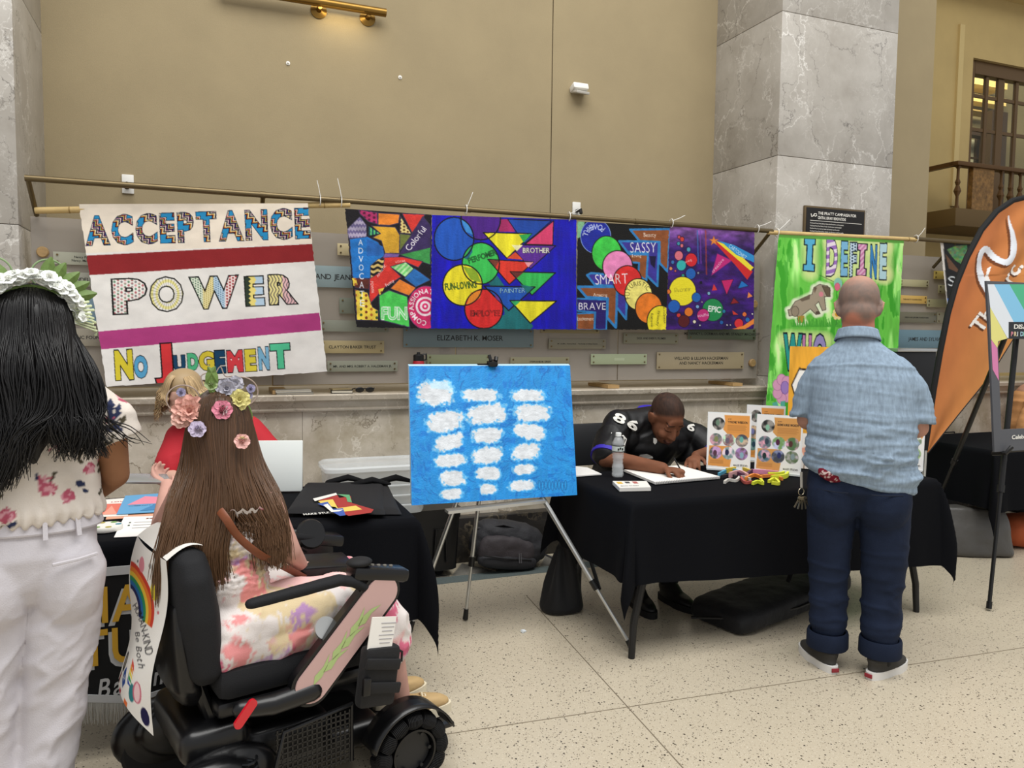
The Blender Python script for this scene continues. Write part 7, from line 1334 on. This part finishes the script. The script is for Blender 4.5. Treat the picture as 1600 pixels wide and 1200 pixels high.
# hair of the girl: world coordinates around her head
hw_ = wm(gl) @ V(.288, .045, 1.205); paths = []; cols = []; R5 = random.Random(23)
def gpt(x, y, z): return V(hw_.x+x, hw_.y+y, z)
for i in range(1500):
    s = R5.uniform(-1, 1); lay = R5.random(); a = s*1.75; back = max(0, cos(a)); d = V(sin(a), -cos(a), 0)
    P0 = gpt(.006*s, .04-.07*R5.random(), 1.338+.004*lay); P1 = gpt(d.x*.066, d.y*.078-.01, 1.312-.014*abs(s)); P2 = gpt(d.x*.097, d.y*.118-.008*lay, 1.225)
    P3 = gpt(s*.122+.004, -.118*back-.035-.012*lay, 1.11); P4 = gpt(s*.158+.01+R5.gauss(0, .006), -.135-.03*back-.014*lay, 1.0-.02*lay)
    if s < .12: ex = -.185+.20*(s+1)/1.12+R5.gauss(0, .010); ez = .70+.09*R5.random()+.03*(s+1); P5 = gpt((P4.x-hw_.x)*.5+ex*.5-.012, -.165-.02*lay, .86)
    elif R5.random() < (.28 if s < .5 else .85): ex = .08+.105*s+R5.gauss(0, .012); ez = .78+.09*R5.random(); P5 = gpt((P4.x-hw_.x)*.5+ex*.5+.012, -.155-.01*lay, .91)
    else: ex = s*.17+.018+R5.gauss(0, .01); ez = .935-.05*R5.random(); P5 = gpt((P4.x-hw_.x)*.5+ex*.5, -.15, .965)
    paths.append([P0, P1, P2, P3, P4, P5, gpt(ex, -.165-.012*lay, ez)]); g = R5.uniform(.72, 1.25)*(1+.25*(R5.random() < .2)); cols.append((.27*g, .195*g, .145*g))
hg = strands('hair', paths, M_hair, gl, .0022, cols, True, tip=(.40, .29, .20))
hv = blob('hair_volume', join(MB().ell((hw_.x, hw_.y-.012, 1.222), (.082, .092, .098)), MB().rings([(hw_.x-.10, hw_.y-.145, .76, .055, .012), (hw_.x-.085, hw_.y-.142, .85, .07, .016), (hw_.x-.05, hw_.y-.125, .96, .075, .014), (hw_.x-.01, hw_.y-.10, 1.04, .08, .02), (hw_.x, hw_.y-.065, 1.13, .08, .035), (hw_.x, hw_.y-.04, 1.22, .075, .05)], 28)), mat('brown_hair', '#3a2b20', .6), None, .008, 3, lambda c, n: .004*np.sin(c[:, 0]*170+4*np.sin(c[:, 2]*8))); hv.parent = gl; hv.matrix_parent_inverse = wm(gl).inverted()
# headband with cloth flowers
hbnd = obj('flower_headband', MB().tube([gpt(.095*sin(a), -.005, 1.225+.102*cos(a)) for a in np.linspace(-1.5, 1.5, 20)], .005, 6), Mlf, gl, world=True)
def wflower(px, py, y, r, col, n=6, layers=3, seed=1, nm='flower', par=None, tilt=(0, -1, .25)):
    p = at(px, py, y=y); me = bloom_mesh(nm, n=n, r=r, cup=.25, layers=layers, seed=seed); o = place(nm, me, mat('petal_'+col, col, .65, var=.12, vscale=90), None, p, tilt, 1, seed); o.parent = par or hbnd; o.matrix_parent_inverse = wm(par or hbnd).inverted(); return o
HY = hw_.y-.06
wflower(296, 643, HY, .052, '#e0aa9c', 9, 4, 3); wflower(283, 655, HY-.01, .03, '#e5b9ac', 7, 3, 9); wflower(354, 608, HY, .034, '#a9a7b3', 7, 4, 4); wflower(368, 600, HY+.02, .026, '#b5b3bd', 6, 3, 5); wflower(374, 625, HY-.015, .034, '#d6cd86', 7, 4, 6); wflower(330, 600, HY, .02, '#9fb07e', 5, 2, 7); wflower(392, 607, HY, .014, '#8f8aa8', 5, 2, 8); wflower(283, 613, HY, .014, '#8f8aa8', 5, 2, 12); wflower(389, 618, HY, .012, '#9a95b0', 5, 2, 13)
for px, py, t in ((330, 612, .0), (340, 598, -.5), (322, 598, .5), (336, 618, -.2), (385, 640, -1.8), (350, 625, -.9)):
    o = place('leaf', lfm, Mlf, None, at(px, py, y=HY-.005), (0, 0, 1), .75); o.parent = hbnd; o.matrix_parent_inverse = wm(hbnd).inverted(); o.rotation_mode = 'XYZ'; o.rotation_euler = (radians(82), t, 0)
Mwire = mat('rose_wire', '#c7b3a6', .35, .7)
for px, py, r in ((286, 624, 26), (376, 612, 27)):
    obj('wire_hoop', MB().tube([at(px+r*cos(a), py+r*.85*sin(a), y=HY+.03) for a in np.linspace(0, 6.283, 30)], .0022, 6), Mwire, hbnd, world=True)
obj('wire_ears', MB().tube(smooth_path([at(x, y, y=HY+.03) for x, y in ((318, 603), (314, 588), (325, 583), (334, 588), (344, 573), (352, 588), (366, 588), (368, 600))], 4), .0018, 6), Mwire, hbnd, world=True)
YH = hw_.y-.125
for px, py, yy, r, c, c2, lb in ((347, 641, hw_.y-.108, .031, '#c9788c', '#e5d3d6', 1), (308, 671, hw_.y-.125, .026, '#b9adc4', '#d9d2de', 2), (378, 690, hw_.y-.155, .024, '#dba9a2', '#e5d8b4', 3)):
    f = wflower(px, py, yy, r, c, 6, 2, lb, 'hair_flower', gl, (.1, -1, .35)); g = wflower(px, py, yy-.008, r*.62, c2, 6, 3, lb+5, 'petals', f, (.1, -1, .35))
# ================================================================== the man writing
sm_ = T('person', 'man in a black football jersey with white 86, seated and bent over his writing', 'person', (2.45, -.70, 0))
hc = at(1041, 652, y=-.99); hc = Vector((hc.x, -.99, hc.z))
HS = Matrix.Translation(hc-Vector(sm_.location)) @ Matrix.Rotation(radians(180+6), 4, 'Z') @ Matrix.Rotation(radians(-40), 4, 'X')
lc = lambda p: Vector(p)-Vector(sm_.location)
shR, shL = lc(at(966, 663, y=-.86)), lc(at(1084, 682, y=-.86)); elR, elL = lc(at(947, 722, y=-1.00)), lc(at(1118, 722, y=-1.0)); elR.z = elL.z = .80-0; haR, haL = lc(at(1040, 736, z=.785)), lc(at(1086, 716, z=.80))
nk = (shR+shL)/2+V(.01, .0, .05)
dirR = (haR-elR).normalized(); dirL = (haL-elL).normalized()
body = join(head_mb(HS, s=1.17), MB().limb([nk-V(0, -.03, .06), lc(hc)+V(0, .05, -.06)], [.075, .065]), MB().limb([(-.07, .08, .5), (0, -.02, .75), nk-V(0, -.04, .1)], [.15, .15, .12]),
    MB().limb([shR, elR+V(0, 0, .01)], [.065, .055]), MB().limb([elR+V(0, 0, .01), haR-dirR*.02+V(0, 0, .012)], [.052, .033]), hand_mb(haR-dirR*.01+V(0, 0, .012), dirR, (0, -.35, -1), -1, 1.0, 1.05),
    MB().limb([shL, elL+V(0, 0, .01)], [.065, .052]), MB().limb([elL+V(0, 0, .01), haL-dirL*.02+V(0, 0, .01)], [.05, .033]), hand_mb(haL-dirL*.0+V(0, 0, .01), dirL+V(0, -.5, -.1), (0, -.2, -1), -1 if 0 else 1, .55, 1.05),
    *[MB().limb([(-.07+.10*s, .06, .52), (-.06+.13*s, -.34, .54), (-.10+.10*s, -.42, .30), (-.12+.11*s, -.47, .09)], [.09, .07, .05, .04]) for s in (-1, 1)])
bo = blob('body', body, M_skin, sm_, .0062, 3); HI2 = np.array((HS @ Matrix.Scale(1.17, 4)).inverted())
def sskin(c):
    q = np.c_[c, np.ones(len(c))] @ HI2.T; x, y, z = q[:, 0], q[:, 1], q[:, 2]; base = hx('#7a4f3a')*(.92+.16*fbm(c[:, 0]*40, c[:, 2]*40, 3))[:, None]; inh = (np.abs(x) < .09)*(np.sqrt(x*x+y*y+z*z) < .17)
    hair = np.clip((z-(.012+.75*np.clip(y, -.1, .085)))*45, 0, 1)*inh*(np.abs(x) < .081); hair = np.clip(hair, 0, 1)*(.72+.4*(fbm(x*160, z*160+y*90, 5, 2)-.3)); base = base*(1-hair[:, None]*.9)+hx('#221c1a')*hair[:, None]*.9
    br = ((np.abs(np.abs(x)-.031) < .018) & (np.abs(z-.024) < .0038) & (y > .05)); base[br] = hx('#35221a'); lid = ((np.abs(np.abs(x)-.031) < .016) & (np.abs(z+.011) < .0022) & (y > .06)); base[lid] = hx('#2a1a14'); lip = ((np.abs(x) < .022) & (np.abs(z+.080) < .010) & (y > .07)); base[lip] = hx('#5e3a34'); mo_ = ((np.abs(x) < .024) & (np.abs(z+.080) < .002) & (y > .07)); base[mo_] = hx('#2a1816')
    bd_ = np.clip((-.055-z)*22, 0, 1)*(y > -.02)*(y < .11)*inh*.28; base = base*(1-bd_[:, None]); return base
vcol(bo.data, sskin)
M_jer = mat('black_jersey', '#0d0d0f', .45, bump=.3, bscale=350, spec=.4); M_purp = mat('purple_trim', '#3021a5', .6)
je = join(MB().limb([(-.07, .10, .48), (-.02, .02, .70), nk-V(.0, -.05, .12)], [.19, .20, .17], 24), MB().limb([shR+V(.0, .01, -.01), nk+V(0, .03, .0), shL+V(0, .01, -.01)], [.085, .105, .085], 20), MB().limb([shR, shR.lerp(elR, .55)+V(-.0, .01, 0), shR.lerp(elR, .82)], [.085, .092, .092], 20), MB().limb([shL, shL.lerp(elL, .5), shL.lerp(elL, .72)], [.085, .09, .09], 20), MB().ell((nk.x, nk.y-.01, nk.z-.10), (.22, .09, .10)), MB().ell((nk.x, nk.y-.0, .84), (.25, .10, .09)), MB().ell((shR.x+.05, shR.y, shR.z-.09), (.09, .08, .09)), MB().ell((shL.x-.05, shL.y, shL.z-.09), (.09, .08, .09)))
jo = blob('jersey', je, M_jer, sm_, .0075, 4, lambda c, n: .012*(ridge(c[:, 0]*5+c[:, 1]*4, c[:, 2]*6-c[:, 0]*4, 44, 4)-.25)); 
for sh_, el_, a_, b_, r_ in ((shR, elR, .88, .97, .0955), (shL, elL, .76, .82, .0935)): obj('cuff', MB().tube([sh_.lerp(el_, a_), sh_.lerp(el_, b_)], r_, 24), M_purp, jo)
obj('collar', MB().tube(smooth_path([nk+V(.10, .02, .055), nk+V(.07, .095, .075), nk+V(-.02, .11, .085), nk+V(-.10, .055, .075), nk+V(-.10, -.04, .035), nk+V(-.02, -.125, -.045), nk+V(.07, -.075, .01), nk+V(.10, .02, .055)], 6), .017, 8, flat=.6), M_purp, jo)
bpy.context.view_layer.update()
def decal(target, name, px, py, h, txt=None, poly=None, m=None, ang=0, width=None, off=.06, lift=.009, skew=0):   # lettering laid onto a curved surface
    Mi = target.matrix_world.inverted(); o_ = Mi @ Vector((0, CY, CH)); co = []; fs = []
    if txt: mb = text_mb(txt, h, Matrix.Identity(4), off=off, width=width); co = [(v[0], v[1]) for v in mb.v]; fs = mb.f
    else: co = poly; fs = [tuple(range(len(poly)))]
    P = []
    for x, y in co:
        X = px+x*cos(ang)+y*(sin(ang)+skew); Y = py+x*sin(ang)-y*cos(ang); d = Mi.to_3x3() @ ray(X, Y); ok, hit, nn, i = target.ray_cast(o_, d.normalized())
        if not ok: return None
        P.append(hit+nn*lift)
    return obj(name, MB().add(P, fs), m or M_white, target, False)
decal(jo, 'number', 968, 655, 13, '8', ang=.45, width=16, off=.03); decal(jo, 'number', 988, 664, 14, '6', ang=.5, width=15, off=.03); decal(jo, 'number', 1079, 668, 10, '6', ang=.5, width=11, off=.03)
decal(jo, 'shoulder_patch', 966, 684, 1, poly=[(-11, 8), (8, 4), (13, -2), (9, -16), (-10, -12)], m=M_white, lift=.002); decal(jo, 'shoulder_patch', 966, 684, 1, poly=[(-9, 6), (7, 2), (11, -3), (7, -13), (-8, -10)], m=M_black, lift=.004)
decal(jo, 'chest_shield', 1023, 688, 1, poly=[(-3, 4), (4, 3), (3, -3), (0, -6), (-3, -3)], m=M_white)
decal(jo, 'chest_number', 1008, 712, 1, poly=[(-13, -2), (-8, 3), (2, 4), (11, 0), (12, -3), (0, -4)], m=M_white)
blob('trousers', join(MB().limb([(-.07, .09, .52), (-.07, .0, .53)], [.16, .15]), *[MB().limb([(-.07+.10*s, .04, .53), (-.06+.13*s, -.34, .54), (-.09+.11*s, -.42, .30), (-.12+.11*s, -.46, .14)], [.105, .088, .072, .066]) for s in (-1, 1)]), mat('black_denim', '#101116', .85), sm_, .009, 4)
for s in (-1, 1): shoe(sm_, V(-.12+.11*s, -.53, 0), radians(180+6*s), .30, mat('boot_black', '#0c0c0d', .5), M_blackm, 'boot', M_blackm, .10)
pen = at(1068, 742, z=.775); tag(obj('pen', MB().tube([pen, pen+V(-.03, .05, .085)], .0042, 8), M_black), 'black pen in the right hand of the man in the black jersey', 'pen')
wb_ = lc(at(1092, 678, y=-1.03)); cdv = T('cyan_badge', 'white and cyan folded card by the left sleeve of the writing man', 'card', at(1092, 684, y=-1.12)); c_ = at(1094, 682, y=-1.13); obj('card', MB().box(c_, (.11, .006, .05), (radians(-40), radians(38), 0)), M_white, cdv, world=True); obj('band', MB().box(c_+V(.01, -.004, .0), (.07, .005, .025), (radians(-40), radians(38), 0)), mat('cyan_band', '#7ab8d6', .5), cdv, world=True); bpy.data.objects.remove(cdv.children[1]); bpy.data.objects.remove(cdv.children[0]); bpy.data.objects.remove(cdv)
# ================================================================== person in red behind the left table
rp = T('person', 'person with curly blond hair and red shirt seated behind the left table', 'person', (.10, -.60, 0)); rl_ = lambda p: Vector(p)-Vector(rp.location)
hc2 = at(287, 617, y=-.74); HR = Matrix.Translation(rl_(hc2)) @ Matrix.Rotation(radians(180-12), 4, 'Z') @ Matrix.Rotation(radians(-22), 4, 'X')
sR, sL = rl_(at(285, 683, y=-.66)), rl_(at(388, 672, y=-.66)); nk2 = (sR+sL)/2+V(-.04, 0, .06); eR, eL = rl_(at(262, 745, y=-.78)), rl_(at(425, 715, y=-.78)); zt2 = .76
body = join(head_mb(HR, s=1.0), MB().limb([nk2-V(0, 0, .06), rl_(hc2)-V(0, -.03, .08)], [.058, .055]), MB().limb([(0, .05, .5), (0, .02, .75), nk2-V(0, 0, .1)], [.13, .13, .11]), MB().limb([sR, eR], [.05, .042]), MB().limb([eR, (eR.x+.12, -.45, .80)], [.042, .03]), MB().limb([sL, eL], [.05, .042]), MB().limb([eL, (eL.x-.12, -.45, .80)], [.042, .03]), hand_mb((eR.x+.125, -.46, .80), (.4, -1, -.1), (.1, 0, -1), 1, .5), hand_mb((eL.x-.125, -.46, .80), (-.4, -1, -.1), (-.1, 0, -1), -1, .5), *[MB().limb([(.09*s, .05, .52), (.10*s, -.3, .52), (.10*s, -.34, .06)], [.085, .065, .04]) for s in (-1, 1)])
bo = blob('body', body, M_skin, rp, .0085, 3); vcol(bo.data, lambda c: np.tile(hx('#cfa592'), (len(c), 1)))
blob('red_shirt', join(MB().limb([(0, .06, .48), (0, .02, .72), nk2-V(0, 0, .13)], [.165, .165, .135], 22), MB().limb([sR, sL], [.075, .075], 18), MB().limb([sR, sR.lerp(eR, .75)], [.078, .075], 18), MB().limb([sL, sL.lerp(eL, .78)], [.078, .075], 18)), mat('red_cotton', '#b3202c', .8, bump=.2, bscale=200), rp, .009, 3, lambda c, n: .010*(ridge(c[:, 0]*6+c[:, 1]*5, c[:, 2]*6, 54, 3)-.3))
blob('trousers', join(MB().limb([(0, .08, .50), (0, 0, .50)], [.14, .14]), *[MB().limb([(.09*s, .04, .52), (.10*s, -.3, .52), (.10*s, -.34, .10)], [.10, .08, .06]) for s in (-1, 1)]), mat('black_denim', '#101116', .85), rp, .011, 3)
for s in (-1, 1): shoe(rp, V(.10*s, -.39, 0), radians(180), .26, M_canv, M_sole)
paths = []; cols = []; R5 = random.Random(5); hh = rl_(hc2); R_ = HR.to_3x3()
for i in range(620):
    a = R5.uniform(-2.6, 2.6); c = V(sin(a), -cos(a), 0); l = R5.uniform(.7, 1); fr = abs(a) > 1.9; P = [hh+R_ @ V(.01*R5.uniform(-1, 1), -.01, .122)]
    P.append(hh+R_ @ V(c.x*.06, c.y*.075, .105)); P.append(hh+R_ @ V(c.x*.092, c.y*.108, .045)); n_ = 2 if fr else 6
    for k in range(n_): t = (k+1)/6; P.append(hh+R_ @ V(c.x*.10+.014*sin(i+k*2.2), c.y*.115+.012*cos(i*1.3+k*2.4), .045)+V(c.x*-.02*t, .012*sin(k*2+i), -.165*t*l))
    paths.append(P); g = R5.uniform(.8, 1.12); cols.append((.74*g, .63*g, .47*g))
strands('hair', paths, M_hair, rp, .0026, cols); blob('hair_volume', MB().ell(hh+R_ @ V(0, -.02, .04), (.092, .105, .088)), mat('blond_hair', '#a48c68', .5), rp, .009, 3)
tag(obj('stool', MB().lathe([(.17, .40), (.18, .41), (.18, .43), (.17, .44), (0, .44)], 24, (.10, -.56, -.06)).lathe([(.03, .0), (.03, .36)], 12, (.10, -.56, 0)).lathe([(.2, 0), (.2, .02), (.03, .04)], 24, (.10, -.56, 0)), M_black), 'round black stool under the person in the red shirt', 'stool')
# ================================================================== person at the far right edge
tp_ = T('person', 'person in a tan shirt seated behind the far right table, cut by the frame edge', 'person', (6.60, -.22, 0)); tl = lambda p: Vector(p)-Vector(tp_.location); s0 = tl(at(1628, 612, y=-.30)); e0 = tl(at(1607, 668, y=-.42))
HT = Matrix.Translation((.27, -.02, 1.30)) @ Matrix.Rotation(radians(180), 4, 'Z')
bo = blob('body', join(head_mb(HT), MB().limb([(.22, 0, 1.0), (.27, 0, 1.22)], [.06, .055]), MB().limb([(.12, 0, .5), (.12, 0, 1.0)], [.14, .13]), MB().limb([s0, e0], [.05, .045]), MB().limb([e0, e0+V(.16, -.16, -.02)], [.045, .03]), hand_mb(e0+V(.165, -.165, -.02), (.6, -.7, 0), (0, 0, -1), 1, .5), MB().limb([(.3, 0, 1.0), (.38, -.1, .78)], [.05, .045]), *[MB().limb([(.12+.1*s, 0, .5), (.12+.1*s, -.32, .5), (.12+.1*s, -.34, .05)], [.08, .06, .04]) for s in (-1, 1)]), M_skin, tp_, .01, 3); vcol(bo.data, lambda c: np.tile(hx('#b78a70'), (len(c), 1)))
blob('tan_shirt', join(MB().limb([(.12, .02, .48), (.12, 0, .75), (.12, 0, .95)], [.18, .18, .16], 22), MB().limb([s0+V(.02, 0, 0), (.38, 0, s0.z)], [.085, .085]), MB().limb([(.18, 0, .9), (.21, 0, 1.02)], [.14, .085]), MB().limb([s0, e0], [.09, .085], 20)), mat('tan_cotton', '#cf9660', .8, bump=.2, bscale=200), tp_, .009, 3, lambda c, n: .014*(ridge(c[:, 0]*7, c[:, 2]*9, 64, 3)-.3))
obj('shirt_collar', MB().tube([(.22+.085*cos(a), .075*sin(a), 1.06+.015*sin(a)) for a in np.linspace(0, 6.283, 24)], .022, 8), mat('tan_cotton', '#cf9660', .8), tp_)
blob('hair', MB().ell((.27, .0, 1.345), (.088, .105, .088)), mat('dark_hair', '#1d1613', .6), tp_, .01, 3); blob('trousers', join(*[MB().limb([(.12+.1*s, .05, .5), (.12+.1*s, -.32, .5), (.12+.1*s, -.34, .1)], [.1, .08, .06]) for s in (-1, 1)]), mat('black_denim', '#101116', .85), tp_, .012, 3)
for s in (-1, 1): shoe(tp_, V(.12+.1*s, -.39, 0), radians(180), .27, M_canv, M_sole)
tag(obj('stool', MB().lathe([(.17, .37), (.18, .38), (.17, .40), (0, .40)], 24, (6.72, -.2, 0)).lathe([(.03, .0), (.03, .37)], 12, (6.72, -.2, 0)).lathe([(.2, 0), (.2, .02), (.03, .04)], 24, (6.72, -.2, 0)), M_black), 'round black stool under the person in the tan shirt', 'stool')
